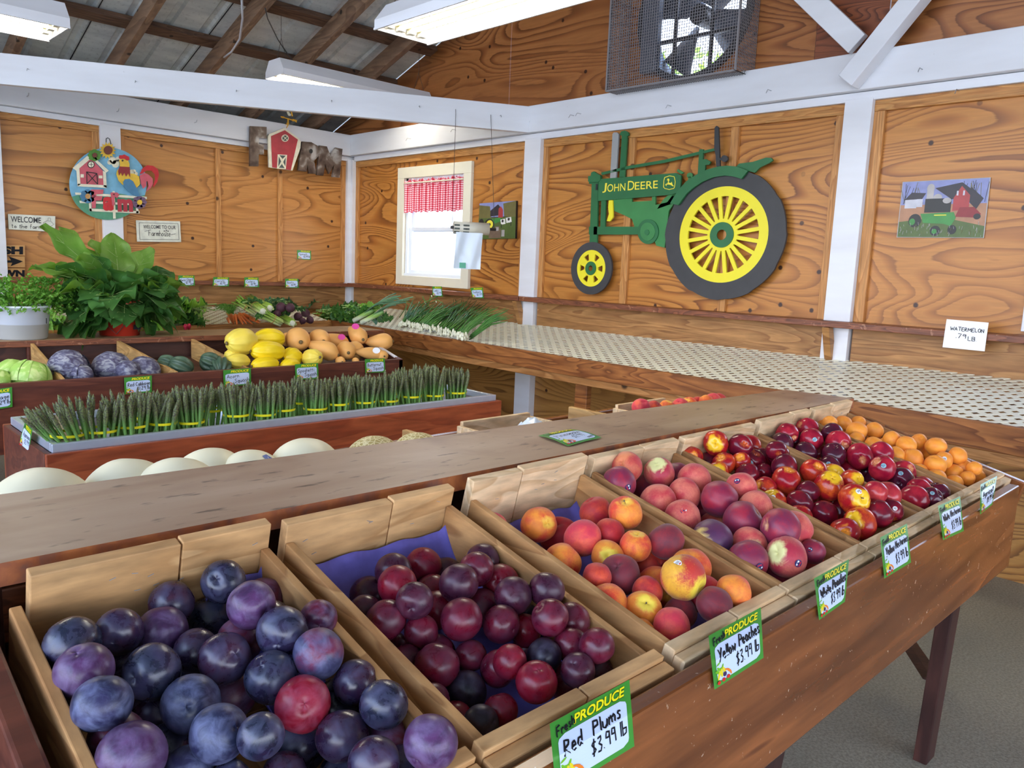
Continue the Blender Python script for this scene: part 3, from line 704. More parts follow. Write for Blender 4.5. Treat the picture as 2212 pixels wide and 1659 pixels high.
# cables along the rafters
tag(MB().tube([PZ(522, -10, 2.62), PZ(524, 40, 2.60), PZ(518, 84, 2.57), PZ(500, 112, 2.56), PZ(484, 124, 2.56)], .006, 8).build('cable', 'cable_white', None, True), 'grey electric cable hanging down from the rafters near the middle light', 'cable')
tag(MB().tube([PZ(573, 18, 2.60), PZ(578, 40, 2.60), PZ(600, 85, 2.60), PZ(622, 118, 2.60), PZ(645, 146, 2.60)], .0035, 6).build('power_cord', 'peg_black', None, True), 'thin black cord running down to the light behind the tie beam', 'cord')
# surveyed fruit: kind of skin, x, y, z, radius, partly buried
FRUIT = {
1: [('b',0.2186,0.8594,0.8574,0.0287,0), ('p',0.2677,0.8702,0.8522,0.0254,0), ('p',0.3431,0.9193,0.8471,0.0270,0), ('v',0.3152,0.8764,0.8352,0.0291,0), ('b',0.4025,0.9089,0.8622,0.0271,0), ('b',0.3917,0.9252,0.8092,0.0300,1), ('v',0.2148,0.8066,0.8511,0.0281,0), ('p',0.2785,0.8954,0.7991,0.0294,1), ('b',0.2753,0.7964,0.8336,0.0293,0), ('l',0.2130,0.7466,0.8441,0.0270,0), ('p',0.3355,0.8296,0.8235,0.0254,0), ('p',0.3463,0.7812,0.8308,0.0280,0), ('l',0.2938,0.7422,0.8153,0.0292,0), ('p',0.2843,0.8040,0.7802,0.0290,1), ('r',0.3624,0.8013,0.7737,0.0288,1), ('l',0.2922,0.6730,0.8174,0.0274,0), ('r',0.2235,0.7445,0.8055,0.0259,0), ('v',0.2202,0.6926,0.8154,0.0306,0), ('l',0.2685,0.6877,0.7804,0.0243,0), ('b',0.2957,0.6560,0.7752,0.0197,0), ('b',0.2748,0.7543,0.7661,0.0278,1), ('v',0.3926,0.8121,0.8682,0.0278,0), ('r',0.4514,0.8999,0.8281,0.0282,1), ('b',0.4060,0.7651,0.8493,0.0286,0), ('p',0.4321,0.8511,0.8209,0.0289,1), ('r',0.4568,0.7740,0.8469,0.0220,0), ('m',0.4231,0.7164,0.8368,0.0281,0), ('b',0.3759,0.7334,0.8189,0.0282,0), ('p',0.4516,0.6859,0.8059,0.0249,0), ('R',0.3850,0.6819,0.8079,0.0286,0), ('b',0.4429,0.6204,0.8129,0.0254,0), ('p',0.4064,0.6404,0.7832,0.0271,0), ('b',0.3145,0.6336,0.8246,0.0218,0), ('v',0.4398,0.5390,0.8119,0.0266,0), ('p',0.3990,0.5734,0.7913,0.0249,0), ('r',0.4521,0.6248,0.7643,0.0278,1), ('p',0.3489,0.6525,0.7612,0.0219,0), ('b',0.3877,0.6933,0.7544,0.0296,1), ('r',0.3853,0.8282,0.8202,0.0273,1), ('b',0.4497,0.7175,0.7670,0.0286,1), ('b',0.4129,0.6447,0.7316,0.0284,1), ('b',0.2183,0.8997,0.8008,0.0290,1), ('b',0.3182,0.8446,0.7790,0.0280,1), ('b',0.2990,0.7120,0.7523,0.0274,1), ('p',0.4382,0.5754,0.7613,0.0278,1)],
2: [('r',0.6964,0.8825,0.8194,0.0275,0), ('d',0.6357,0.8731,0.8284,0.0267,1), ('r',0.6052,0.8221,0.8332,0.0268,0), ('d',0.5867,0.7597,0.8373,0.0243,0), ('d',0.6712,0.7718,0.8349,0.0275,0), ('d',0.7410,0.8840,0.7946,0.0270,1), ('w',0.7174,0.7880,0.8387,0.0248,0), ('d',0.7632,0.8260,0.8272,0.0273,1), ('r',0.7567,0.7780,0.8118,0.0272,1), ('d',0.6099,0.8969,0.7921,0.0272,1), ('d',0.5579,0.8276,0.8078,0.0217,0), ('w',0.5591,0.7820,0.8113,0.0270,0), ('w',0.5890,0.7472,0.7993,0.0222,0), ('w',0.6324,0.7199,0.8134,0.0276,0), ('r',0.6562,0.7984,0.7911,0.0266,1), ('r',0.6821,0.8405,0.7955,0.0263,1), ('w',0.7123,0.7673,0.7898,0.0269,1), ('w',0.5720,0.7915,0.7646,0.0258,1), ('w',0.5601,0.7391,0.7714,0.0216,0), ('w',0.6046,0.7331,0.7714,0.0241,0), ('w',0.5744,0.6958,0.7799,0.0280,0), ('w',0.6303,0.6975,0.7726,0.0210,0), ('w',0.6857,0.7003,0.7982,0.0253,0), ('d',0.7239,0.7188,0.8210,0.0260,0), ('d',0.7652,0.6953,0.8262,0.0252,0), ('w',0.7164,0.6427,0.8194,0.0246,0), ('w',0.7648,0.6467,0.7977,0.0259,1), ('k',0.7653,0.7359,0.7674,0.0251,1), ('w',0.7313,0.6177,0.7871,0.0231,0), ('w',0.7332,0.5769,0.8008,0.0230,0), ('w',0.7441,0.7049,0.7421,0.0234,1), ('k',0.6898,0.6254,0.7823,0.0223,0), ('w',0.6414,0.6577,0.7687,0.0231,0), ('r',0.6402,0.6365,0.7866,0.0215,1), ('r',0.6439,0.5938,0.7774,0.0253,0), ('d',0.6959,0.5749,0.7821,0.0216,0), ('d',0.7647,0.6047,0.7434,0.0257,1), ('w',0.7164,0.6072,0.7467,0.0263,1), ('r',0.7325,0.7018,0.7738,0.0231,1), ('k2',0.5974,0.6658,0.7511,0.0249,0), ('w',0.5387,0.6577,0.7648,0.0195,0), ('k',0.5634,0.6018,0.7521,0.0211,0), ('r',0.5607,0.6449,0.7327,0.0251,1), ('r',0.6016,0.6092,0.7502,0.0204,0)],
3: [('p',0.8730,0.9233,0.8296,0.0269,0), ('o',0.9418,0.8805,0.8337,0.0313,0), ('p',0.8732,0.8543,0.8089,0.0254,0), ('r',1.0609,0.8559,0.8385,0.0292,0), ('o',1.0622,0.7917,0.8548,0.0296,0), ('r',0.9954,0.8813,0.8019,0.0350,1), ('p',0.9655,0.8030,0.8268,0.0313,0), ('r',1.0182,0.7890,0.8260,0.0274,0), ('o',0.8983,0.7853,0.8057,0.0311,0), ('d',0.8657,0.7475,0.7866,0.0258,0), ('y',0.9708,0.7528,0.8082,0.0270,0), ('r',0.8920,0.7099,0.8080,0.0224,0), ('d',0.9425,0.7059,0.7992,0.0325,0), ('o',1.0137,0.7311,0.8232,0.0268,0), ('d',0.9122,0.7401,0.7588,0.0325,1), ('o',0.8709,0.6715,0.7835,0.0310,0), ('d',1.0587,0.7036,0.8287,0.0300,0), ('r',1.0564,0.7295,0.7750,0.0341,1), ('y',0.9063,0.6325,0.7811,0.0267,0), ('r',0.9468,0.6554,0.7881,0.0236,0), ('o',1.0120,0.6835,0.7682,0.0343,1), ('Y',0.9819,0.6170,0.8141,0.0351,0), ('o',1.0598,0.6535,0.7994,0.0321,1), ('d',0.9734,0.6127,0.7610,0.0256,0), ('d',0.9910,0.5671,0.7866,0.0269,0), ('o',1.0398,0.5646,0.7937,0.0265,0), ('p',0.9084,0.5837,0.7715,0.0264,0), ('y',0.8699,0.6110,0.7580,0.0246,0), ('p',1.0303,0.6112,0.7779,0.0297,1)],
4: [('o',1.2231,0.9151,0.8847,0.0309,0), ('u',1.1756,0.8950,0.8657,0.0320,0), ('n',1.2872,0.8829,0.8708,0.0316,0), ('u',1.3058,0.9170,0.8215,0.0353,1), ('k',1.2145,0.8302,0.8366,0.0350,0), ('k',1.3372,0.8325,0.8586,0.0338,0), ('k',1.2796,0.8154,0.8434,0.0322,0), ('u',1.3028,0.7533,0.8445,0.0365,0), ('k',1.3727,0.7486,0.8567,0.0302,0), ('k',1.2031,0.7672,0.8226,0.0347,0), ('k',1.3462,0.7012,0.8330,0.0330,0), ('u',1.2830,0.6907,0.8238,0.0360,0), ('U',1.1839,0.6927,0.8081,0.0359,0), ('o',1.3190,0.7646,0.7800,0.0353,1), ('k',1.2361,0.6488,0.8015,0.0301,0), ('u',1.1827,0.6211,0.7920,0.0348,0), ('u',1.3596,0.8157,0.7927,0.0354,1), ('u',1.2798,0.6159,0.8298,0.0356,0), ('k',1.3430,0.6226,0.8135,0.0345,1), ('n',1.2344,0.5793,0.7989,0.0347,0), ('u',1.3299,0.5767,0.7870,0.0231,0), ('k',1.3626,0.6048,0.7567,0.0331,1), ('u',1.2653,0.6212,0.7343,0.0347,1), ('k',1.2491,0.6985,0.7479,0.0315,1), ('u',1.3613,0.8893,0.8436,0.0339,1)],
5: [('s',1.4752,0.9305,0.8649,0.0259,0), ('y',1.5401,0.9109,0.8928,0.0289,0), ('d',1.5820,0.8732,0.8886,0.0280,0), ('s',1.6952,0.9142,0.8645,0.0296,1), ('d',1.5362,0.9222,0.8444,0.0276,1), ('s',1.5186,0.8739,0.8572,0.0253,0), ('y',1.4772,0.8636,0.8447,0.0246,0), ('s',1.5546,0.8549,0.8600,0.0224,0), ('d',1.6217,0.8612,0.8489,0.0299,1), ('d',1.5288,0.8213,0.8395,0.0278,0), ('d',1.6766,0.8672,0.8439,0.0294,1), ('d',1.6004,0.8210,0.8363,0.0204,0), ('d',1.6363,0.8148,0.8821,0.0236,0), ('d',1.6650,0.8224,0.8658,0.0255,0), ('d',1.6139,0.7811,0.8549,0.0287,0), ('s',1.5682,0.7523,0.8383,0.0317,0), ('s',1.5218,0.7747,0.8229,0.0255,0), ('y',1.6956,0.8532,0.7933,0.0295,1), ('y',1.4914,0.7387,0.8091,0.0266,0), ('s',1.6489,0.7293,0.8498,0.0289,0), ('d',1.5689,0.7024,0.8248,0.0239,0), ('d',1.5230,0.6976,0.8097,0.0278,0), ('s',1.4810,0.6757,0.7952,0.0249,0), ('d',1.5547,0.6594,0.7907,0.0296,0), ('y',1.6201,0.6819,0.8339,0.0325,0), ('y',1.6803,0.6596,0.8409,0.0252,0), ('d',1.6537,0.6645,0.7746,0.0302,1), ('y',1.5876,0.6139,0.8271,0.0318,0), ('s',1.4924,0.5880,0.7852,0.0287,0), ('y',1.5490,0.5837,0.7923,0.0323,0), ('d',1.6176,0.5736,0.8008,0.0288,0), ('d',1.6668,0.5668,0.8002,0.0242,0), ('k',1.6559,0.5999,0.8327,0.0251,0), ('k',1.7051,0.5927,0.8200,0.0296,1), ('y',1.6975,0.7078,0.8363,0.0296,1), ('d',1.5896,0.6722,0.7471,0.0314,1), ('d',1.6953,0.7023,0.7784,0.0299,1), ('d',1.6636,0.8104,0.7793,0.0293,1)],
6: [('k',1.9867,0.9091,0.8763,0.0297,0), ('k',1.8788,0.9108,0.8742,0.0288,0), ('d',1.9326,0.9157,0.8467,0.0306,1), ('k',1.9166,0.8636,0.8628,0.0300,0), ('d',2.0071,0.8503,0.8700,0.0294,0), ('k',1.9643,0.8133,0.8579,0.0323,0), ('d',1.8689,0.8532,0.8368,0.0289,0), ('d',1.9102,0.8000,0.8384,0.0306,0), ('k',1.9523,0.7529,0.8379,0.0328,0), ('d',1.8617,0.7872,0.8178,0.0271,0), ('k',1.9718,0.7820,0.7926,0.0278,1), ('k',2.0052,0.7232,0.8414,0.0319,0), ('k',1.9189,0.6850,0.8260,0.0313,0), ('k',2.0056,0.6658,0.8076,0.0301,1), ('d',1.9517,0.6502,0.8008,0.0303,0), ('k',2.0056,0.6192,0.7785,0.0299,1), ('k',1.8459,0.5834,0.7888,0.0313,0), ('k',1.9265,0.6023,0.7905,0.0288,1), ('d',1.9724,0.5751,0.7800,0.0297,1), ('d',1.8950,0.5639,0.7874,0.0250,1), ('d',1.9731,0.7135,0.7811,0.0315,1), ('d',2.0080,0.7557,0.7875,0.0272,1), ('d',1.8298,0.8974,0.8590,0.0277,0), ('k',2.0109,0.8824,0.8093,0.0242,1)],
7: [('a',2.0951,0.8981,0.8810,0.0203,0), ('a',2.2069,0.9058,0.8667,0.0230,0), ('a',2.2900,0.8980,0.8614,0.0201,0), ('a',2.1358,0.8394,0.8642,0.0267,0), ('a',2.2465,0.8345,0.8538,0.0234,0), ('a',2.1203,0.9211,0.8605,0.0222,1), ('a',2.2470,0.9160,0.8294,0.0222,1), ('a',2.2877,0.9117,0.8205,0.0223,1), ('a',2.0982,0.8222,0.8480,0.0206,0), ('a',2.1570,0.7556,0.8549,0.0219,0), ('a',2.1035,0.7782,0.8411,0.0235,0), ('a',2.2879,0.8476,0.8148,0.0223,1), ('a',2.2260,0.7917,0.8226,0.0219,1), ('a',2.2889,0.8067,0.8181,0.0218,1), ('a',2.2631,0.7780,0.8290,0.0217,1), ('a',2.1518,0.7147,0.8461,0.0246,0), ('a',2.2508,0.7182,0.8430,0.0224,0), ('a',2.2826,0.7222,0.8161,0.0222,1), ('a',2.2292,0.6676,0.8421,0.0259,0), ('a',2.0960,0.7189,0.8287,0.0213,0), ('a',2.1602,0.7578,0.8110,0.0223,1), ('a',2.1241,0.6872,0.8194,0.0267,0), ('a',2.2646,0.6849,0.8103,0.0224,1), ('a',2.2452,0.6179,0.8256,0.0226,0), ('a',2.2000,0.6354,0.8163,0.0221,0), ('a',2.1328,0.6353,0.8132,0.0258,0), ('a',2.0969,0.6606,0.7946,0.0223,0), ('a',2.1766,0.7295,0.7795,0.0225,1), ('a',2.0982,0.6179,0.7883,0.0233,0), ('a',2.2137,0.6144,0.7836,0.0244,0), ('a',2.2571,0.6041,0.7923,0.0240,0), ('a',2.2338,0.5730,0.8026,0.0188,0), ('a',2.1997,0.5766,0.7813,0.0187,0), ('a',2.2879,0.5789,0.7687,0.0221,1), ('a',2.1395,0.5892,0.7745,0.0213,0), ('a',2.1880,0.7878,0.8094,0.0220,1), ('a',2.2882,0.6339,0.7895,0.0220,1), ('a',2.2885,0.7140,0.7766,0.0217,1)],
}
# ------------------------------------------------------------------ front fruit stand
TT = radians(13.75); U = V((0, cos(TT), sin(TT))); NN = V((0, -sin(TT), cos(TT))); P0 = V((0, .536, .784)); EX = V((1, 0, 0))
def CL(x, v, d): return P0+EX*x+U*v+NN*d
def onpl(px, py, P, n): r = ray(px, py); return EYE+r*((V(P)-EYE).dot(V(n))/r.dot(V(n)))
st = thing('fruit_stand', (1.2, .9, 0), 'brown stained wooden fruit stand with splayed legs holding the seven fruit crates', 'display stand')
so_ = loc(st)
def sbox(a, b, name, mat, bev=.003, par=st): return MB().box(V(a)-so_, V(b)-so_).build(name, mat, par, bevel=bev)
sbox((.05, .474, .563), (2.262, .500, .776), 'front_board', 'stand_front', .004)
# counter plank along the ridge
mb = MB(); z0, z1 = .884, .912
poly = [(-.45, 1.005), (2.405, .962), (2.375, 1.17), (-.45, 1.322)]
mb.add([V((x, y, z))-so_ for z in (z0, z1) for x, y in poly], [(4, 5, 6, 7), (3, 2, 1, 0)]); mb.cur = 1
mb.add([V((x, y, z))-so_ for z in (z0, z1) for x, y in poly], [(0, 1, 5, 4), (1, 2, 6, 5), (2, 3, 7, 6), (3, 0, 4, 7)])
mb.build('counter_plank', ['counter_top', 'counter_edge'], st, bevel=.003)
sbox((-.45, 1.06, .40), (2.32, 1.085, .883), 'back_panel', 'dark_panel')
for x in (.14, 1.15, 2.30): sbox((x, 1.02, .45), (x+.05, 1.06, .883), 'post', 'leg_wood')
sbox((-.45, 1.03, .80), (.5, 1.055, .868), 'rail', 'ledge_wood')
# tilted shelf, side boards
m = MB(); m.obox(CL(.05, -.03, -.145)-so_, EX*2.22, U*.56, NN*.018); m.build('shelf', 'dark_stain', st)
m = MB(); m.obox(CL(.137, -.04, -.15)-so_, EX*.023, U*.54, NN*.150); m.build('side_board', 'dark_stain', st, bevel=.004)
m = MB(); m.obox(CL(2.338, -.06, -.15)-so_, EX*.022, U*.56, NN*.148); m.build('side_board', 'stand_front', st, bevel=.003)
# legs and braces
def leg(a, b, w, t, name='leg', mat='leg_wood'):
    a, b = V(a), V(b); d = b-a; return MB().obox(a-so_, (w, 0, 0), d, (0, t, 0)).build(name, mat, st, bevel=.003)
tp = PY(2072, 1262, .53); ft_ = PY(2001, 1652, .576); ft_.z = 0
leg(ft_, tp+V((0, 0, .1)), .062, .035)
leg(PY(1955, 1378, .80), PY(2022, 1478, .60), .05, .035, 'brace')
tp = PY(1690, 1560, .53); b_ = V((tp.x-.06, .576, 0)); leg(b_, tp+V((0, 0, .1)), .07, .035)
for x in (.2,): leg((x-.05, .576, 0), (x, .53, .6), .062, .035)
for x in (.2, 1.2, 2.1): leg((x-.02, 1.62, 0), (x, 1.56, .66), .062, .035)
# rear bin of the stand (melons side)
m = MB(); m.obox(V((-.45, 1.30, .800))-so_, (2.72, 0, 0), (0, .46, -.10), (0, .004, -.018)); m.build('rear_shelf', 'dark_stain', st)
sbox((-.45, 1.765, .60), (2.27, 1.79, .765), 'rear_board', 'stand_front')
for x in (.62, 1.30, 2.0): sbox((x, 1.325, .705), (x+.018, 1.76, .80), 'rear_divider', 'divider')
sbox((-.45, 1.30, .60), (2.27, 1.325, .80), 'rear_panel', 'dark_panel')

# crates
CX = [(.171, .488), (.494, .806), (.826, 1.130), (1.135, 1.436), (1.440, 1.768), (1.772, 2.062), (2.066, 2.325)]
CN = ['black plum', 'red plum', 'yellow peach', 'white peach', 'yellow nectarine', 'white nectarine', 'apricot']
CLAB = ['pale wooden crate nearest the viewer at the left, filled with dark blue plums', 'pale wooden crate with a purple liner, holding the glossy red plums', 'rough pale wooden crate of orange and red yellow peaches',
        'pale wooden crate of pink white peaches between yellow peaches and nectarines', 'pale wooden crate of red and orange yellow nectarines', 'pale wooden crate of dark red white nectarines next to the apricots', 'pale wooden crate at the far right end filled with apricots']
seams = [.60, .58, .40, .55, .5, .62, .5]
for i, (xa, xb) in enumerate(CX):
    c = thing('fruit_crate', CL((xa+xb)/2, .2, -.11), CLAB[i], 'crate', 'fruit crates in a row on the front stand'); co = loc(c)
    ma = 'crate_a' if i < 2 else 'crate_b'; jr = random.Random(i)
    def cb(name, x0, x1, v0, v1, d0, d1, mat, bev=.0015):
        return MB().obox(CL(x0, v0, d0)-co, EX*(x1-x0), U*(v1-v0), NN*(d1-d0)).build(name, mat, c, bevel=bev)
    sx0, sx1 = xa+.008, xb-(.010 if i != 1 else .012)
    cb('side_board', sx0, sx0+.012, .0, .412, -.105, .0, 'crate_c'); cb('side_board', sx1-.012, sx1, .0, .412, -.105, .0, 'crate_c')
    xm = xa+(xb-xa)*seams[i]; h1 = .030+jr.uniform(-.004, .004)
    sx0_ = sx0; sx0 = sx0+(.02 if i == 0 else 0)
    cb('back_board', sx0, xm-.001, .413, .431, -.105, h1, ma); cb('back_board', xm+.001, sx1, .413, .431, -.105, h1+jr.uniform(-.003, .004), ma)
    sx0 = sx0_
    # front: inner slats in two pieces and an outer lip board
    xm = xa+(xb-xa)*(.52 if i != 3 else .66)
    dz = 0 if i != 1 else .002
    cb('front_board', xa+.002, xm-.002, -.012, .006, -.060, .003+dz, ma); cb('front_board', xm+.002, xb-.002, -.012, .006, -.060, .004, ma)
    cb('front_lip', xa+.001, xb-.001, -.030, -.0125, -.062, -.002, ma, .002)
    m = MB(); k = 5; wv = .412/k
    for j in range(k): m.obox(CL(sx0, j*wv+.003, -.112)-co, EX*(sx1-sx0), U*(wv-.006), NN*.0065)
    m.build('bottom_slats', 'crate_c', c)
    # staples on the back boards
    m = MB()
    for j in range(7):
        x = sx0+.02+jr.random()*(sx1-sx0-.04); d = jr.uniform(-.03, .018)
        p = CL(x, .4122, d)-co; m.tube([p, p+EX*.007+NN*jr.uniform(-.003, .003)], .0005, 4)
    m.build('staples', 'nail', c)
# purple moulded liners
def liner(i, x0, x1, v0, d0, lab, lift=.03):
    t = MB(); o = CL((x0+x1)/2, .3, -.08)
    def f(u, v):
        x = x0+(x1-x0)*u; vv = v0+(.405-v0)*v; e = max(0, (v-.80)/.20)**2*lift
        d = d0+e+.003*sin(x*70)*sin(vv*60)+.002*noi(x*30, vv*30)+.012*(1-min(1, u/.06))+.01*(1-min(1, (1-u)/.05))
        return CL(x, vv, d)-o
    t.grid(40, 40, f); b = t.build('crate_liner', 'liner', None, True); b.location = o; b.modifiers.new('s', 'SOLIDIFY').thickness = .0015
    tag(b, lab, 'liner'); return b
liner(1, .516, .785, .06, -.088, 'purple moulded paper liner under the glossy red plums', .048)
liner(2, .848, 1.108, .04, -.090, 'purple moulded paper liner under the yellow peaches', .030)
liner(0, .39, .466, .16, -.085, 'corner of purple paper liner among the dark blue plums', .055)

# ------------------------------------------------------------------ fruit
def fruit_mesh(name, mat, kind, var):
    m = MB(); nu, nv = 40, 26; s = var*3.1+7
    def f(u, v):
        ph = 2*pi*u; th = pi*(v*.998+.001)
        r = 1.0
        if kind == 'plum': dim, cr, lo = .17, .020, .012
        elif kind == 'apricot': dim, cr, lo = .12, .030, .03
        elif kind == 'nectarine': dim, cr, lo = .30, .035, .03
        else: dim, cr, lo = .26, .045, .025
        r -= dim*exp(-(th/.30)**2)*(.8+.2*cos(ph*2))
        r -= dim*.25*exp(-((pi-th)/.25)**2)
        dp = min(abs(ph-.0), abs(ph-2*pi)); r -= cr*exp(-(dp/.20)**2)*sin(th)**.7
        d = V((sin(th)*cos(ph), sin(th)*sin(ph), cos(th)))
        r += lo*2*noi(d.x*1.3+s, d.y*1.3, d.z*1.3)+lo*.5*noi(d.x*3.1, d.y*3.1+s, d.z*3.1)
        sx, sy, sz = {'plum': (1, 1, .96), 'apricot': (1.02, .94, 1.04), 'nectarine': (1.02, .97, .98), 'peach': (1.02, .97, .97)}[kind]
        return V((d.x*sx, d.y*sy, d.z*sz))*r
    m.grid(nu, nv, f); me = m.mesh(name, mat, True)
    bm = bmesh.new(); bm.from_mesh(me); bmesh.ops.remove_doubles(bm, verts=bm.verts, dist=1e-5); bm.to_mesh(me); bm.free()
    me.polygons.foreach_set('use_smooth', [True]*len(me.polygons)); return me
def stem_mesh():
    return MB().tube([(0, 0, .70), (.02, .01, .80), (.05, .02, .90)], [.055, .04, .05], 7).mesh('stem', 'stem_dry', True)
STEM = stem_mesh(); CAV = {}
def cavity(mat='stem_dry'):
    if mat not in CAV: CAV[mat] = MB().lathe([(.001, .705), (.035, .712), (.05, .722)], 10).mesh('stem_scar', mat, True)
    return CAV[mat]
def sticker_mesh(style):
    m = MB(); R_ = 1.012; a = .24
    n_ = 16
    def pt(r, t): x, y = r*cos(t), r*sin(t)*(1 if style != 'oval' else .8); return V((x, y, 1)).normalized()*R_
    m.add([V((0, 0, R_))]+[pt(a, 2*pi*k/n_) for k in range(n_)], [(0, 1+k, 1+(k+1) % n_) for k in range(n_)])
    def q(x0, y0, x1, y1, c): m.cur = c; m.add([V((x, y, 1)).normalized()*(R_+.006) for x, y in ((x0, y0), (x1, y0), (x1, y1), (x0, y1))], [(0, 1, 2, 3)])
    if style == 'navy':
        q(-.16, .02, .16, .12, 1); q(-.15, -.14, .15, -.06, 2); q(-.19, -.03, .19, -.005, 2)
    else:
        for k in range(6): q(-.14+k*.048, -.10, -.12+k*.048, .06, 3)
        q(-.14, .10, .0, .16, 2)
    mats = {'white': ['sticker_white', 'sticker_white', 'sticker_red', 'black_ink'], 'navy': ['sticker_navy', 'sticker_white', 'sticker_red', 'black_ink'],
            'teal': ['sticker_teal', 'sticker_white', 'sticker_navy', 'sticker_navy']}[style]
    return m.mesh('sticker', mats, False)
STK = {s: sticker_mesh(s) for s in ('white', 'navy', 'teal')}
KN = {1: 'plum', 2: 'plum', 3: 'peach', 4: 'peach', 5: 'nectarine', 6: 'nectarine', 7: 'apricot'}
LOOK = {'1b': 'blue-black', '1l': 'bloom-dusted blue', '1p': 'deep purple', '1v': 'streaky violet', '1r': 'reddish', '1R': 'bright crimson', '1m': 'red-and-blue',
        '2w': 'wine red', '2r': 'bright red', '2d': 'dull maroon', '2k': 'blackish', '3o': 'orange', '3p': 'rosy pink', '3r': 'brick red', '3d': 'dark red', '3y': 'yellow', '3Y': 'big two-tone',
        '4k': 'salmon pink', '4o': 'orange pink', '4u': 'dark crimson', '4U': 'purple-and-cream', '4n': 'red pale-topped', '5s': 'orange-red', '5y': 'yellow-streaked', '5d': 'dark red', '5k': 'rosy',
        '6k': 'bright red', '6d': 'dark maroon', '7a': 'orange'}
STICK = {(3, 21): 'white', (4, 1): 'navy', (4, 3): 'navy', (4, 8): 'navy', (4, 9): 'navy', (4, 15): 'navy', (4, 19): 'navy', (4, 20): 'navy', (5, 8): 'teal', (5, 18): 'white', (5, 27): 'white',
         (6, 3): 'teal', (6, 9): 'teal', (6, 12): 'teal', (6, 14): 'teal', (6, 19): 'teal', (6, 20): 'teal', (7, 24): 'white', (7, 28): 'white', (5, 31): 'white'}
ORD = ['first', 'second', 'third', 'fourth', 'fifth', 'sixth', 'seventh', 'eighth', 'ninth', 'tenth', 'eleventh', 'twelfth', 'thirteenth']
MESHES = {}
def fruitm(k, ty, var):
    if ty == 'k2': ty = 'k'
    key = (k, ty, var)
    mn = {1: 'f1', 2: 'f2', 3: 'f3', 4: 'f4', 5: 'f5', 6: 'f6', 7: 'f7'}[k]+ty
    if key not in MESHES: MESHES[key] = fruit_mesh(KN[k], mn, KN[k], var)
    return MESHES[key]
for k in range(1, 8):
    rows = FRUIT[k]; rr = random.Random(40+k)
    info = []
    for idx, (ty, x, y, z, r, hid) in enumerate(rows):
        q = V((x, y, z))-P0; info.append((q.dot(U), x, idx))
    nrow = {1: 7, 2: 7, 3: 6, 4: 6, 5: 7, 6: 5, 7: 7}[k]
    order = sorted(info, key=lambda a: -a[0]); labels = {}
    per = math.ceil(len(order)/nrow)
    for rw in range(nrow):
        part_ = sorted(order[rw*per:(rw+1)*per], key=lambda a: a[1])
        for j, a in enumerate(part_): labels[a[2]] = (rw, j)
    for idx, (ty, x, y, z, r, hid) in enumerate(rows):
        me = fruitm(k, ty, rr.randrange(3)); p = V((x, y, z)); tv = (EYE-p).normalized()
        if ty in 'Ynys' and not (k == 1): pole = (tv*.75+V((rr.uniform(-.6, .6), rr.uniform(-.6, .6), rr.uniform(.0, .7)))).normalized()
        elif ty == 'U': pole = (tv*.6-right*.8-V((0, 0, .2))).normalized()
        elif ty in 'R': pole = (tv*.9+right*.05).normalized()
        else: pole = V((rr.gauss(0, 1), rr.gauss(0, 1), rr.gauss(.15, 1))).normalized()
        if (k, idx) == (3, 21): pole = (tv*.55+right*.75-V((0, 0, .5))).normalized()
        if (k, idx) == (3, 4): pole = (tv*.45+V((0, 0, .85))-right*.1).normalized()
        Mx = pole.to_track_quat('Z', 'Y').to_matrix().to_4x4() @ Matrix.Rotation(rr.uniform(0, 6.28), 4, 'Z')
        o = bpy.data.objects.new(KN[k], me); COL.objects.link(o)
        o.matrix_world = Matrix.Translation(p) @ Mx @ Matrix.Scale(r, 4)
        rw, j = labels[idx]; look = LOOK[str(k)+('k' if ty == 'k2' else ty)]
        look = look+(' buried' if hid else '')
        tag(o, '%s %s, %s from left in %s row from back of %s crate' % (look, KN[k], ORD[j], ORD[rw], CN[k-1]), KN[k], CN[k-1]+'s in their crate')
        inst(cavity(), 'stem_scar', o)
        if (k, idx) in ((3, 4), (4, 7), (5, 21), (5, 27), (3, 18)): inst(STEM, 'stem', o)
        if (k, idx) in STICK:
            wdir = (tv*.8+V((rr.uniform(-.35, .35), rr.uniform(-.3, .3), rr.uniform(-.1, .35)))).normalized()
            if (k, idx) == (3, 21): wdir = (tv*.6-right*.35+V((0, 0, .72))).normalized()
            if (k, idx) in ((4, 19), (4, 15), (4, 1)): wdir = (tv*.8+right*.45-V((0, 0, .25))).normalized()
            inv = Mx.to_3x3().inverted(); dl = inv @ wdir
            inst(STK[STICK[(k, idx)]], 'sticker', o, (dl.to_track_quat('Z', 'Y').to_matrix().to_4x4() @ Matrix.Scale(.80 if k < 7 else 1.1, 4, (1, 0, 0)) @ Matrix.Scale(.80 if k < 7 else 1.1, 4, (0, 1, 0)) @ Matrix.Scale(1.01, 4, (0, 0, 1))))
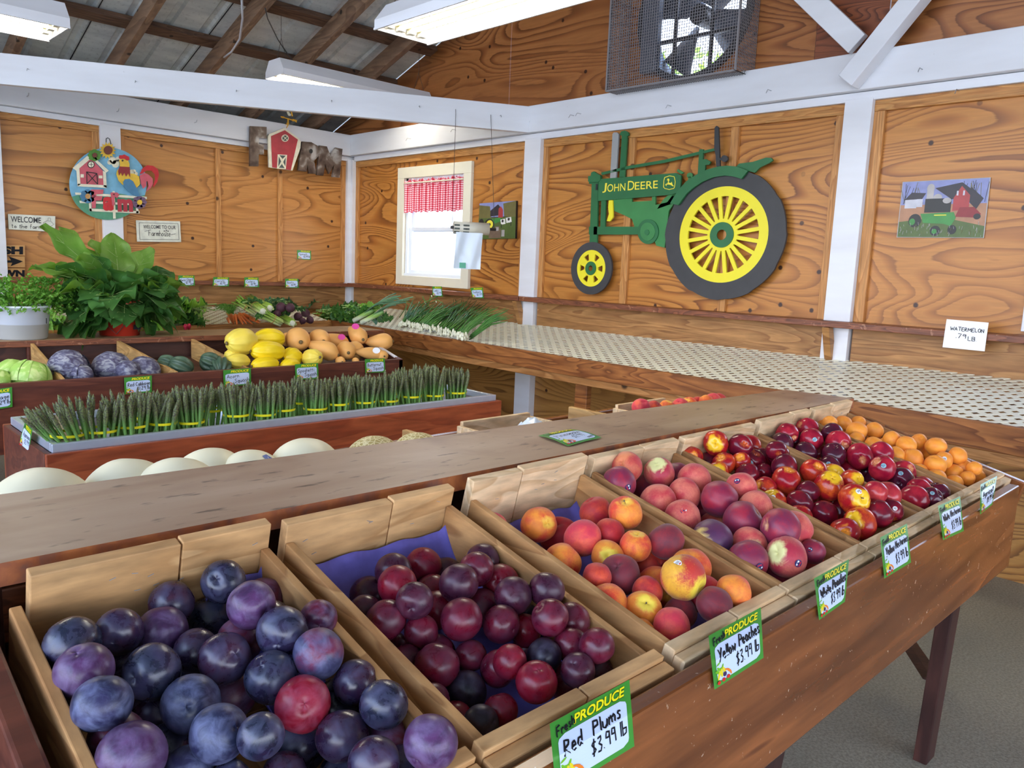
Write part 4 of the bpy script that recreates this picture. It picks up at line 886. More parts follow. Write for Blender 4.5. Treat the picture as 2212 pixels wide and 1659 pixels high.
# ------------------------------------------------------------------ writing tools
_txt = {}
def text_mesh(body, bold=0.0):
    if (body, bold) in _txt: return _txt[(body, bold)]
    cu = bpy.data.curves.new('t', 'FONT'); cu.body = body; cu.size = 1; cu.offset = bold; cu.resolution_u = 3
    o = bpy.data.objects.new('t', cu); COL.objects.link(o); bpy.context.view_layer.update()
    me = bpy.data.meshes.new_from_object(o.evaluated_get(bpy.context.evaluated_depsgraph_get()))
    vs = [(v.co.x, v.co.y) for v in me.vertices]; fs = [tuple(p.vertices) for p in me.polygons]
    bpy.data.objects.remove(o); bpy.data.curves.remove(cu); bpy.data.meshes.remove(me)
    xs_ = [v[0] for v in vs]; ys_ = [v[1] for v in vs]; x0, x1, y0, y1 = min(xs_), max(xs_), min(ys_), max(ys_)
    _txt[(body, bold)] = ([((x-x0)/(x1-x0), (y-y0)/(y1-y0)) for x, y in vs], fs); return _txt[(body, bold)]
def text_on(name, body, rect, fn, mat, par, bold=0.0, off=.0006, shear=0.0, tilt=0.0):
    # rect = u0, v0, u1, v1 on the card (v measured downwards); fn(u, v, off) -> point
    vs, fs = text_mesh(body, bold); u0, v0, u1, v1 = rect; m = MB()
    m.add([fn(u0+(u1-u0)*x+shear*y, v1-(v1-v0)*y-tilt*x, off) for x, y in vs], fs)
    return m.build(name, mat, par)
G = {'A': [[(0,0),(.3,1),(.6,0)],[(.12,.35),(.48,.35)]], 'B': [[(0,0),(0,1),(.4,.95),(.42,.6),(0,.52),(.48,.42),(.45,.05),(0,0)]], 'C': [[(.55,.85),(.3,1),(.05,.7),(.05,.25),(.3,0),(.55,.15)]],
 'E': [[(.5,1),(0,1),(0,0),(.5,0)],[(0,.52),(.4,.52)]], 'F': [[(.5,1),(0,1),(0,0)],[(0,.55),(.4,.55)]], 'H': [[(0,0),(0,1)],[(.5,0),(.5,1)],[(0,.5),(.5,.5)]], 'L': [[(0,1),(0,0),(.45,0)]],
 'M': [[(0,0),(.05,1),(.35,.3),(.65,1),(.7,0)]], 'N': [[(0,0),(0,1),(.5,0),(.5,1)]], 'O': [[(.3,1),(.03,.75),(.03,.25),(.3,0),(.57,.25),(.57,.75),(.3,1)]], 'P': [[(0,-.05),(.03,1),(.42,.9),(.4,.55),(.03,.5)]],
 'R': [[(0,0),(.03,1),(.42,.9),(.4,.6),(.03,.5),(.5,0)]], 'S': [[(.5,.85),(.25,1),(.03,.78),(.3,.52),(.5,.28),(.25,0),(0,.15)]], 'T': [[(0,1),(.6,1)],[(.3,1),(.3,0)]], 'W': [[(0,1),(.18,0),(.38,.7),(.56,0),(.76,1)]],
 'Y': [[(0,1),(.3,.5)],[(.6,1),(.15,-.1)]], 'I': [[(.1,0),(.1,1)]], 'a': [[(.42,.5),(.15,.55),(.02,.25),(.15,0),(.38,.12),(.42,.5),(.46,0)]], 'b': [[(0,1),(.02,0),(.35,.05),(.38,.4),(.05,.45)]],
 'c': [[(.38,.45),(.15,.55),(.02,.25),(.15,0),(.4,.1)]], 'd': [[(.4,.5),(.1,.5),(.02,.2),(.15,0),(.38,.12)],[(.4,1),(.44,0)]], 'e': [[(.03,.28),(.38,.32),(.3,.55),(.1,.5),(.03,.2),(.18,0),(.42,.1)]],
 'f': [[(.35,.95),(.18,1),(.12,.7),(.12,0)],[(0,.55),(.32,.55)]], 'g': [[(.4,.5),(.1,.5),(.03,.2),(.35,.15),(.4,.5),(.38,-.35),(.05,-.35)]], 'h': [[(0,1),(0,0)],[(0,.4),(.25,.55),(.38,.35),(.38,0)]],
 'i': [[(.08,.55),(.08,0)],[(.08,.75),(.1,.8)]], 'k': [[(0,1),(0,0)],[(.35,.5),(.02,.22),(.38,0)]], 'l': [[(.06,1),(.08,0)]], 'm': [[(0,.55),(.02,0)],[(.02,.4),(.18,.55),(.26,.35),(.28,0)],[(.28,.4),(.44,.55),(.52,.35),(.54,0)]],
 'n': [[(0,.55),(.02,0)],[(.02,.4),(.22,.55),(.36,.4),(.38,0)]], 'o': [[(.2,.55),(.02,.35),(.06,.05),(.25,0),(.4,.25),(.2,.55)]], 'p': [[(0,.55),(.02,-.4)],[(.02,.45),(.3,.55),(.38,.25),(.2,0),(.02,.1)]],
 'q': [[(.4,.5),(.1,.5),(.03,.15),(.25,0),(.4,.2)],[(.42,.55),(.4,-.4)]], 'r': [[(0,.55),(.03,0)],[(.03,.35),(.18,.52),(.34,.5)]], 's': [[(.34,.48),(.15,.55),(.05,.4),(.3,.2),(.25,.02),(.02,.05)]],
 't': [[(.15,.9),(.15,.05),(.3,.0)],[(0,.58),(.34,.58)]], 'u': [[(0,.55),(.04,.1),(.2,0),(.36,.15),(.38,.55),(.4,0)]], 'w': [[(0,.55),(.12,0),(.26,.4),(.4,0),(.52,.55)]], 'y': [[(0,.55),(.18,.1)],[(.38,.55),(.05,-.4)]],
 '$': [[(.45,.78),(.25,.9),(.05,.7),(.25,.5),(.45,.28),(.25,.08),(.02,.2)],[(.27,1.05),(.22,-.08)]], '3': [[(.03,.9),(.35,.95),(.38,.7),(.12,.52),(.42,.35),(.35,.02),(.0,.05)]], '2': [[(.03,.8),(.22,1),(.4,.75),(.02,.03),(.46,.05)]],
 '9': [[(.4,.9),(.1,.95),(.05,.6),(.35,.58),(.4,.9),(.42,.0)]], '4': [[(.05,1),(.02,.5),(.4,.5)],[(.36,1),(.36,0)]], '7': [[(0,1),(.42,1),(.15,0)]], '1': [[(.1,1),(.1,0)]], '.': [[(.05,.0),(.1,.06)]], '"': [[(.0,1),(.02,.8)],[(.12,1),(.14,.8)]]}
def hand(text, rect, fn, par, wd, name='handwriting', mat='black_ink', off=.0007, slope=0.0, jit=.03, seed=1):
    # one ink mesh per line of writing, each stroke a flat ribbon following the card
    rr = random.Random(seed); x = 0; strokes = []
    for ch in text:
        if ch == ' ': x += .38; continue
        g = G.get(ch)
        if not g: x += .4; continue
        wmax = max(p[0] for s in g for p in s)
        for s in g: strokes.append([(x+p[0]+rr.uniform(-jit, jit), p[1]+rr.uniform(-jit, jit)) for p in s])
        x += wmax+.16
    u0, v0, u1, v1 = rect; W_ = x-.16; m = MB(); H = v1-v0
    sp = lambda q: (u0+(u1-u0)*q[0]/W_, v1-H*q[1]-slope*q[0]/W_)
    for s in strokes:
        pts = []
        for a, b in zip(s[:-1], s[1:]):
            for k in range(3): t = k/3; pts.append((a[0]+(b[0]-a[0])*t, a[1]+(b[1]-a[1])*t))
        pts.append(s[-1]); 
        P_ = [fn(*sp(q), off) for q in pts]; nrm = (fn(u0+.01, v0, 0)-fn(u0, v0, 0)).cross(fn(u0, v0+.01, 0)-fn(u0, v0, 0)).normalized()
        m.ribbon(P_, wd, nrm)
    return m.build(name, mat, par)
def card_fn(TL, TR, BR, BL, bulge=.0, curl=.0):
    TL, TR, BR, BL = V(TL), V(TR), V(BR), V(BL); n = (TR-TL).cross(TL-BL).normalized()
    if n.dot(EYE-TL) < 0: n = -n
    o = (TL+TR+BR+BL)/4
    def fn(u, v, off=0):
        p = (TL*(1-u)+TR*u)*(1-v)+(BL*(1-u)+BR*u)*v
        return p+n*(off+bulge*sin(pi*v)+curl*v*v+.35*bulge*sin(pi*u))-o
    return fn, o
def card6(TL, TR, MR, ML, BR, BL):     # card taped at the top and bent over an edge half way down
    P_ = [V(p) for p in (TL, TR, MR, ML, BR, BL)]; TL, TR, MR, ML, BR, BL = P_; o = sum(P_, V())/6
    def fn(u, v, off=0):
        a, b, c = TL*(1-u)+TR*u, ML*(1-u)+MR*u, BL*(1-u)+BR*u
        p = a.lerp(b, v*2) if v < .5 else b.lerp(c, v*2-1); e = .02
        n = (TR-TL).cross(BL-TL).normalized(); n = n if n.dot(EYE-o) > 0 else -n
        return p+n*(off+.0010)-o
    return fn, o
def poly_on(pts, fn, m, off, sub=1):
    m.add([fn(u, v, off) for u, v in pts], [tuple(range(len(pts)))])
def produce_sign(quad, lines, label, cat='price sign', group='green bordered produce price cards', bulge=.002, curl=0, detail=True, wd=.0011, slope=.04, big=True):
    fn, o = card_fn(*quad, bulge=bulge, curl=curl) if len(quad) == 4 else card6(*quad); t = thing('price_sign', o, label, cat, group)
    wid = (V(quad[1])-V(quad[0])).length
    m = MB(); m.grid(8, 12, lambda u, v: fn(u, v, 0)); cd = m.build('card', 'sign_green', t, True)
    m = MB(); rc = .09
    cs = []
    for cx, cy, a0 in ((.93-rc, .24+rc, -90), (.93-rc, .92-rc, 0), (.07+rc, .92-rc, 90), (.07+rc, .24+rc, 180)):
        for k in range(6): a = radians(a0+18*k); cs.append((cx+rc*cos(a), cy+rc*sin(a)))
    # rounded white panel as horizontal slices, so that it follows the bowed card
    def span(v):
        xs2 = []
        for (xa, ya), (xb, yb) in zip(cs, cs[1:]+cs[:1]):
            if (ya-v)*(yb-v) <= 0 and ya != yb: xs2.append(xa+(xb-xa)*(v-ya)/(yb-ya))
        return (min(xs2), max(xs2)) if xs2 else (.07+rc, .93-rc)
    rows_ = [.241+(.5-.241)*j/6 for j in range(7)]+[.5+.419*j/9 for j in range(1, 10)]
    for a, b in zip(rows_[:-1], rows_[1:]):
        (l0, r0), (l1, r1) = span(a), span(b)
        for k in range(4):
            f0, f1 = k/4, (k+1)/4
            m.add([fn(l0+(r0-l0)*f0, a+.0001, .0006), fn(l0+(r0-l0)*f1, a+.0001, .0006), fn(l1+(r1-l1)*f1, b-.0001, .0006), fn(l1+(r1-l1)*f0, b-.0001, .0006)], [(0, 1, 2, 3)])
    wp = m.build('white_panel', 'sign_white', t, True)
    text_on('banner_shadow', 'PRODUCE', (.262, .062, .90, .205), fn, 'sign_dark', cd, .035, .0006, .02)
    text_on('banner_text', 'PRODUCE', (.262, .05, .90, .195), fn, 'sign_yellow', cd, .03, .0010, .02)
    if detail: hand('Fresh', (.06, .10, .27, .24), fn, cd, wid*.012, 'script_text', 'black_ink', .0012, .06)
    # vegetable picture in the lower left corner
    m = MB(); rr = random.Random(3)
    def blob(cx, cy, rx, ry, a, c, off):
        m.cur = c; n_ = 9; ca, sa = cos(a), sin(a)
        m.add([fn(cx+rx*cos(2*pi*k/n_)*ca-ry*sin(2*pi*k/n_)*sa, cy+rx*cos(2*pi*k/n_)*sa+ry*sin(2*pi*k/n_)*ca, off) for k in range(n_)], [tuple(range(n_))])
    for k in range(9): blob(.14+rr.uniform(-.07, .06), .68+rr.uniform(-.09, .08), .045, .016, rr.uniform(0, 3), 0, .0008+k*.00003)
    for k in range(3): blob(.10+.05*k, .80-.02*k, .022, .085, .3-.3*k, 1, .0012+k*.00004)
    for k in range(3): blob(.25+.03*k, .77+.04*k, .055, .016, .5+.4*k, 2, .0014+k*.00004)
    blob(.20, .83, .035, .045, 0, 4, .0016)
    for k in range(3): blob(.08+.09*k, .93-.01*k, .032, .035, 0, 3, .0018)
    m.build('vegetable_picture', ['veg_green', 'veg_yellow', 'veg_orange', 'veg_red', 'veg_purple'], wp)
    for j, (txt, r_) in enumerate(lines):
        hand(txt, r_, fn, wp, wd, 'handwriting', 'black_ink', .0011, slope, .03, j+len(txt))
    return t
fP = P0+U*(-.0315)
def stand_sign(tl, tr, br, bl, lines, label, curl=0):
    q = [onpl(*tl, fP, U), onpl(*tr, fP, U), PY((tr[0]+br[0])/2, (tr[1]+br[1])/2, .4725), PY((tl[0]+bl[0])/2, (tl[1]+bl[1])/2, .4725), PY(*br, .470), PY(*bl, .470)]
    return produce_sign(q, lines, label, bulge=.0015, curl=curl, wd=.0021)
pr = ('$3.99 lb', (.44, .58, .90, .82))
stand_sign((1186, 1564), (1358, 1468), (1369, 1612), (1200, 1716), [('Red', (.13, .34, .34, .56)), ('Plums', (.48, .30, .84, .50)), ('$3.99 lb', (.44, .56, .90, .78))], 'green bordered price card reading Red Plums on the red plum crate')
stand_sign((1529, 1374), (1642, 1312), (1648, 1421), (1542, 1490), [('Yellow', (.12, .34, .44, .56)), ('Peaches', (.52, .28, .93, .50)), pr], 'price card reading Yellow Peaches on the yellow peach crate')
stand_sign((1757, 1250), (1833, 1208), (1824, 1300), (1768, 1340), [('White', (.12, .34, .44, .56)), ('Peaches', (.50, .28, .92, .50)), pr], 'price card with curled corner reading White Peaches', .004)
stand_sign((1900, 1161), (1958, 1131), (1967, 1215), (1909, 1250), [('Yellow', (.12, .32, .42, .52)), ('Nectarines', (.48, .28, .95, .46)), pr], 'price card reading Yellow Nectarines on the stand front')
stand_sign((2025, 1093), (2073, 1072), (2081, 1147), (2036, 1167), [('White', (.12, .32, .40, .52)), ('Nectarines', (.46, .28, .95, .46)), pr], 'price card reading White Nectarines, second from the stand right end')
stand_sign((2117, 1047), (2153, 1028), (2143, 1090), (2116, 1112), [('Apricot', (.15, .32, .85, .52)), ('$4.99 lb', (.45, .58, .92, .78))], 'price card reading Apricot at the right end of the stand')
q = [PZ(1162, 941, .914), PZ(1234, 927, .922), PZ(1300, 945, .915), PZ(1227, 964, .914)]
produce_sign(q, [('Pineapple', (.15, .34, .85, .52)), ('$2.99', (.45, .58, .75, .76)), ('each', (.72, .76, .92, .88))], 'Pineapple price card lying flat on the brown counter plank', bulge=.003)
def bin_sign(a, b, c, d, lines, label, y): return produce_sign([PY(*p, y) for p in (a, b, c, d)], lines, label, detail=False, wd=.0022, bulge=.001)
def ls(a, b='$2.99'): return [(a, (.14, .32, .82, .56)), (b, (.48, .60, .86, .82))]
YB = 3.752
bin_sign((-44, 846), (26, 836), (27, 879), (-43, 890), [('Cabbage', (.18, .34, .90, .56)), ('$1.29 lb', (.45, .60, .92, .82))], 'price card ending in lb below the green cabbages', YB)
bin_sign((268, 816), (328, 811), (328, 847), (269, 852), [('Red Cabbage', (.12, .34, .92, .56)), ('$1.29 lb', (.45, .60, .92, .82))], 'price card below the red cabbages, half hidden by asparagus tips', YB)
bin_sign((482, 800), (542, 795), (542, 831), (483, 836), [('Acorn', (.12, .30, .55, .52)), ('Squash', (.40, .56, .92, .80))], 'price card below the acorn squash', YB)
bin_sign((637, 787), (687, 784), (688, 818), (638, 821), [('Spaghetti', (.12, .32, .80, .54)), ('Squash', (.4, .58, .9, .80))], 'price card below the yellow spaghetti squash', YB)
bin_sign((788, 776), (831, 774), (832, 804), (789, 806), [('Butternut', (.12, .32, .80, .54)), ('Squash', (.4, .58, .9, .80))], 'price card below the butternut squash', YB)
def w1s(a, b, c, d, l, label, y=WY-.134): return produce_sign([PY(*p, y) for p in (a, b, c, d)], l, label, detail=False, wd=.0022, bulge=.001)
w1s((385, 595), (420, 595), (421, 617), (384.6, 618), [('Swiss Chard', (.14, .32, .86, .54)), ('$2.99', (.45, .58, .75, .80)), ('bunch', (.74, .76, .94, .88))], 'price card reading Swiss Chard on the wall ledge')
w1s((460.7, 598.4), (494.8, 599), (494.5, 618.7), (459, 618.4), [('Carrots', (.14, .32, .70, .54)), ('$2.99', (.45, .58, .75, .80)), ('bunch', (.74, .76, .94, .88))], 'price card reading Carrots on the wall ledge')
w1s((527.5, 599), (558.3, 599.5), (559.8, 620.7), (527.5, 620.4), [('Celery', (.14, .32, .70, .54)), ('$2.99', (.45, .58, .75, .80)), ('bunch', (.74, .76, .94, .88))], 'price card reading Celery on the wall ledge')
w1s((616, 602), (644, 602), (645.4, 621.8), (615.6, 622), [('Beets', (.14, .32, .62, .54)), ('$3.99', (.45, .58, .75, .80)), ('bunch', (.74, .76, .94, .88))], 'price card reading Beets on the wall ledge')
w1s((641.6, 540), (671.6, 541.5), (672, 561.5), (642, 560), [('Spinach', (.14, .32, .70, .54)), ('$3.99 lb', (.45, .58, .90, .80))], 'price card reading Spinach pinned high on the plywood wall', WY-.004)
def w2s(a, b, c, d, l, label): return produce_sign([PX(*p, WX-.134) for p in (a, b, c, d)], l, label, detail=False, wd=.0022, bulge=.001)
w2s((934, 618.8), (954.4, 618.8), (956.4, 640.7), (934.5, 639.7), [('Leeks', (.14, .32, .62, .54)), ('$3.99', (.45, .58, .90, .80))], 'price card on the ledge under the small window, above the leeks')
w2s((1016, 621.8), (1043, 620.8), (1045, 644), (1021, 644), [('Scallions', (.14, .32, .80, .54)), ('$1.99', (.45, .58, .90, .80))], 'price card reading Scallions on the ledge right of the window')
# plain white watermelon card
fn, o = card_fn(*[PX(*p, WX-.138) for p in ((2045, 689.4), (2135.7, 697), (2127, 759), (2036, 750))], bulge=.001)
t = thing('paper_sign', o, 'plain white card handwritten WATERMELON .79 LB. hanging on the right ledge', 'price sign')
m = MB(); m.grid(4, 4, lambda u, v: fn(u, v, 0)); m.build('card', 'paper_white', t)
hand('WATERMELON', (.13, .24, .92, .37), fn, t, .0026, jit=.05, slope=-.0, seed=4); hand('.79', (.28, .47, .52, .62), fn, t, .0026, jit=.03); hand('LB.', (.58, .54, .78, .68), fn, t, .0026, jit=.03)
# asparagus card on the left end of the asparagus box
AX0 = .652
produce_sign([PX(*p, AX0) for p in ((55, 909), (70, 929), (63, 979), (41, 961))], [('Asparagus', (.2, .32, .92, .52)), ('$3.99', (.45, .58, .90, .78))], 'tilted Asparagus price card on the left end of the red box', bulge=.001, wd=.0016)
# ------------------------------------------------------------------ benches with white lattice along the walls
def lattice(poly, fn, name, par, pitch=.047, w=.0228, th=.0018, a0=47):
    # two crossed layers of strips clipped to the polygon (u, v); fn(u, v, w) places them
    def clip(p0, d):
        ts = []; n_ = len(poly)
        for i in range(n_):
            (xa, ya), (xb, yb) = poly[i], poly[(i+1) % n_]; ex, ey = xb-xa, yb-ya; den = d[0]*ey-d[1]*ex
            if abs(den) < 1e-9: continue
            t = ((xa-p0[0])*ey-(ya-p0[1])*ex)/den; s = ((xa-p0[0])*d[1]-(ya-p0[1])*d[0])/den
            if -1e-9 <= s <= 1+1e-9: ts.append(t)
        return (min(ts), max(ts)) if len(ts) >= 2 else None
    m = MB(); us = [p[0] for p in poly]; vs_ = [p[1] for p in poly]
    cx, cy = (min(us)+max(us))/2, (min(vs_)+max(vs_))/2; R_ = (max(us)-min(us)+max(vs_)-min(vs_))
    for layer, a in ((0, radians(a0)), (1, radians(180-a0))):
        d = (cos(a), sin(a)); q = (-d[1], d[0]); k = int(-R_/pitch)
        while k*pitch < R_:
            c = (cx+q[0]*k*pitch, cy+q[1]*k*pitch); k += 1
            e0 = clip((c[0]-q[0]*w/2, c[1]-q[1]*w/2), d); e1 = clip((c[0]+q[0]*w/2, c[1]+q[1]*w/2), d)
            if not e0 or not e1: continue
            z = layer*th
            P = [(c[0]-q[0]*w/2+d[0]*e0[0], c[1]-q[1]*w/2+d[1]*e0[0]), (c[0]-q[0]*w/2+d[0]*e0[1], c[1]-q[1]*w/2+d[1]*e0[1]),
                 (c[0]+q[0]*w/2+d[0]*e1[1], c[1]+q[1]*w/2+d[1]*e1[1]), (c[0]+q[0]*w/2+d[0]*e1[0], c[1]+q[1]*w/2+d[1]*e1[0])]
            vs = [fn(u, v, z) for u, v in P]+[fn(u, v, z+th*.98) for u, v in P]
            m.add(vs, [(0, 3, 2, 1), (4, 5, 6, 7), (0, 1, 5, 4), (1, 2, 6, 5), (2, 3, 7, 6), (3, 0, 4, 7)])
    return m.build(name, 'lattice_white', par)
def frontx(y): return 3.27-(5.37-y)*.0445       # near face of the right bench's front board
b2 = thing('display_bench', (3.5, 2.5, 0), 'long empty wall bench with white lattice top under the green tractor', 'bench'); o2 = V((3.5, 2.5, 0))
yb0, yb1 = -1.2, 6.0
def latz2(x, y): f = (x-frontx(y))/(WX-.03-frontx(y)); return .778+f*.102
lattice([(frontx(yb0)+.028, yb0), (WX-.034, yb0), (WX-.034, yb1), (frontx(5.37)+.03, 5.36)], lambda u, v, w_: V((u, v, latz2(u, v)+w_))-o2, 'lattice_panel', b2)
def fb(y0, y1, z0, z1, dx0, dx1, name, mat, bev=.003):
    m = MB(); a, c = V((frontx(y0)+dx0, y0, z0)), V((frontx(y1)+dx0, y1, z0)); m.obox(a-o2, c-a, (dx1-dx0, 0, 0), (0, 0, z1-z0)); return m.build(name, mat, b2, bevel=bev)
fb(-1.2, 5.37, .700, .798, 0, .028, 'front_board', 'bench_wood')
fb(-1.2, 5.37, .660, .6995, .012, .045, 'ledger', 'bench_light')
m = MB()
for y in (-.9, -.1, .7, 1.5, 2.3, 3.1, 3.9, 4.7, 5.3):
    a = V((frontx(y)+.05, y, .690)); m.obox(a-o2, V((WX-.04-a.x, 0, .125)), (0, .04, 0), (0, 0, .05))
m.build('joist', 'bench_light', b2)
for y, z1 in ((1.63, 1.038), (3.80, 1.038)):
    m = MB(); m.obox(V((WX-.135, y+.02, .885))-o2, (.03, 0, 0), (0, .035, 0), (0, 0, z1-.885)); 
    m = MB(); p = V((WX-.06, y+.03, .86)); q = V((WX-.13, y+.03, 1.038)); m.obox(p-o2, q-p, (0, .036, 0), (.05, 0, 0)); m.build('bracket', 'backsplash', b2, bevel=.002)
for y in (.2, 2.7, 5.1): MB().obox(V((frontx(y)+.06, y, 0))-o2, (.04, 0, 0), (0, .085, 0), (0, 0, .69)).build('leg', 'bench_wood', b2, bevel=.003)
def fronty(x): return 5.19+(x-2.06)*.145
b1 = thing('display_bench', (1.8, 5.6, 0), 'wall bench with lattice top holding the leafy greens, carrots, celery and beets', 'bench'); o1 = V((1.8, 5.6, 0))
def latz1(x, y): f = (y-fronty(x))/(WY-.03-fronty(x)); return .776+f*.088
lattice([(-.5, fronty(-.5)+.03), (3.24, fronty(3.24)+.03), (WX-.6, 5.40), (WX-.60, WY-.034), (-.5, WY-.034)], lambda u, v, w_: V((u, v, latz1(u, v)+w_-.001))-o1, 'lattice_panel', b1)
def fb1(x0, x1, z0, z1, d0, d1, name, mat):
    a, c = V((x0, fronty(x0)+d0, z0)), V((x1, fronty(x1)+d0, z0)); m = MB(); m.obox(a-o1, c-a, (0, d1-d0, 0), (0, 0, z1-z0)); return m.build(name, mat, b1, bevel=.003)
fb1(-.5, 3.262, .700, .796, 0, .028, 'front_board', 'bench_light'); fb1(-.5, 3.262, .66, .6995, .01, .045, 'ledger', 'bench_light')
for x in (-.3, 1.0, 2.4): MB().obox(V((x, fronty(x)+.05, 0))-o1, (.085, 0, 0), (0, .04, 0), (0, 0, .69)).build('leg', 'bench_wood', b1, bevel=.003)

# ------------------------------------------------------------------ middle stand with squash and cabbage bins
ms = thing('vegetable_stand', (1.4, 4.1, 0), 'dark red stained stand with divided bins for cabbages and squash', 'display stand'); o3 = V((1.4, 4.1, 0))
def mbx(a, b, name, mat, bev=.003, par=ms): return MB().box(V(a)-o3, V(b)-o3).build(name, mat, par, bevel=bev)
mbx((-.8, 3.76, .40), (2.775, 3.79, .700), 'front_board', 'dark_stain')
mbx((-.8, 4.27, .795), (2.99, 4.62, .822), 'top_plank', 'old_plank'); mbx((-.8, 4.262, .793), (2.992, 4.2695, .823), 'plank_edge', 'ledge_wood')
mbx((-.8, 4.30, .30), (2.90, 4.33, .794), 'back_panel', 'dark_panel')
for x in (.95, 1.95): mbx((x, 4.27, .62), (x+.05, 4.30, .794), 'post', 'dark_stain')
m = MB(); m.obox(V((-.8, 3.79, .575))-o3, (3.56, 0, 0), (0, .51, .12), (0, -.004, .015)); m.build('shelf', 'dark_panel', ms)
def divider(pa, pb, wd=.016):      # back top and front top as seen, board running front to back
    a = PY(*pa, 4.22); b = PY(*pb, 3.80); b = V((b.x, 3.795, b.z)); m = MB(); m.obox(V((b.x, 3.795, .58))-o3, (wd, 0, 0), V((a.x-b.x, .47, .11)), (0, 0, b.z-.58)); m.build('divider', 'divider', ms, bevel=.002)
divider((72, 771), (131, 818)); divider((258, 748), (377, 803)); divider((420, 762), (533, 795))
m = MB(); m.obox(V((2.745, 3.76, .52))-o3, (.03, 0, 0), (0, .53, .12), (0, 0, .178)); m.build('end_board', 'dark_stain', ms, bevel=.003)
m = MB(); m.obox(V((2.74, 3.80, .705))-o3, (.022, 0, 0), (0, .46, .12), (0, 0, .006)); m.build('white_edge', 'white_paint', ms)
for x in (-.7, .9, 2.6): mbx((x, 3.80, 0), (x+.06, 3.86, .56), 'leg', 'leg_wood'); 
for x in (-.7, .9, 2.6): mbx((x, 4.50, 0), (x+.06, 4.56, .794), 'leg', 'leg_wood')

# ------------------------------------------------------------------ red box with the steel asparagus tray
ZT = .64
ab = thing('asparagus_box', (1.65, 3.1, 0), 'red stained wooden box with a galvanised steel tray of asparagus', 'display box'); o4 = V((1.65, 3.1, 0))
AXa, AXb, AYa, AYb = .675, 2.625, 2.785, 3.33
def ax(a, b, name, mat, bev=.003): return MB().box(V(a)-o4, V(b)-o4).build(name, mat, ab, bevel=bev)
ax((AXa-.022, AYa-.020, .0), (AXb+.02, AYa, ZT-.028), 'front_board', 'red_stain'); ax((AXa-.022, AYb, .0), (AXb+.02, AYb+.02, ZT-.028), 'back_board', 'red_stain')
ax((AXa-.024, AYa, .0), (AXa-.002, AYb, ZT-.028), 'side_board', 'dark_stain'); ax((AXb, AYa, .0), (AXb+.022, AYb, ZT-.028), 'side_board', 'red_stain')
m = MB(); t_ = .022
for a, b in (((AXa, AYa, ZT-.03), (AXb, AYa+t_, ZT)), ((AXa, AYb-t_, ZT-.03), (AXb, AYb, ZT)), ((AXa, AYa+t_, ZT-.03), (AXa+t_, AYb-t_, ZT)), ((AXb-t_, AYa+t_, ZT-.03), (AXb, AYb-t_, ZT))): m.box(V(a)-o4, V(b)-o4)
m.build('tray_rim', 'steel_tray', ab, bevel=.003)
ax((AXa+.022, AYa+.022, ZT-.012), (AXa+.16, AYb-.022, ZT-.004), 'tray_ledge', 'galv_rim')
ax((AXa+.022, AYa+.022, ZT-.085), (AXb-.022, AYb-.022, ZT-.080), 'tray_floor', 'steel_tray')
m = MB(); m.box(V((AXa+.022, AYb-.026, ZT-.08))-o4, V((AXb-.022, AYb-.022, ZT-.03))-o4); m.box(V((AXb-.026, AYa+.02, ZT-.08))-o4, V((AXb-.022, AYb-.022, ZT-.03))-o4); m.build('tray_wall', 'mesh_grey', ab)
MB().lathe([(.001, -.04), (.05, -.04), (.058, .05), (.054, .05), (.048, -.036), (.001, -.036)], 24).build('cup', 'steel_tray', ab, True).location = (-.22, 0.05, ZT-.03)
# asparagus
def spear_mesh(seed):
    m = MB(); rr = random.Random(seed); L = 1.0; bend = rr.uniform(-.06, .06); prof = []
    r0 = .023; pts = []; rs = []
    for i in range(15):
        t = i/14; pts.append((bend*t*t*1.2, rr.uniform(-.002, .002), t)); r = r0*(1-.12*t)
        if t > .6: r = r0*(1.0+.42*sin((t-.6)/.4*pi*.85))*(1-((t-.6)/.4)**5*.93)
        rs.append(r)
    m.tube(pts, rs, 8)
    # scales: small pointed flaps, dense towards the tip
    k = 0
    for t in [.18, .32, .45, .55, .62]+[.66+.021*j for j in range(15)]:
        a = k*2.4; k += 1; i = min(13, int(t*14)); r = rs[i]; c = V(pts[i]).lerp(V(pts[i+1]), t*14-i); d = V((cos(a), sin(a), 0)); s_ = V((-sin(a), cos(a), 0))
        w_ = r*.62; h = .045 if t > .6 else .03
        m.add([c+d*r*1.02-s_*w_-V((0,0,.012)), c+d*r*1.02+s_*w_-V((0,0,.012)), c+d*r*1.32+V((0, 0, h))], [(0, 1, 2)])
    return m.mesh('spear', 'asparagus', True)
SP = [spear_mesh(s) for s in range(5)]
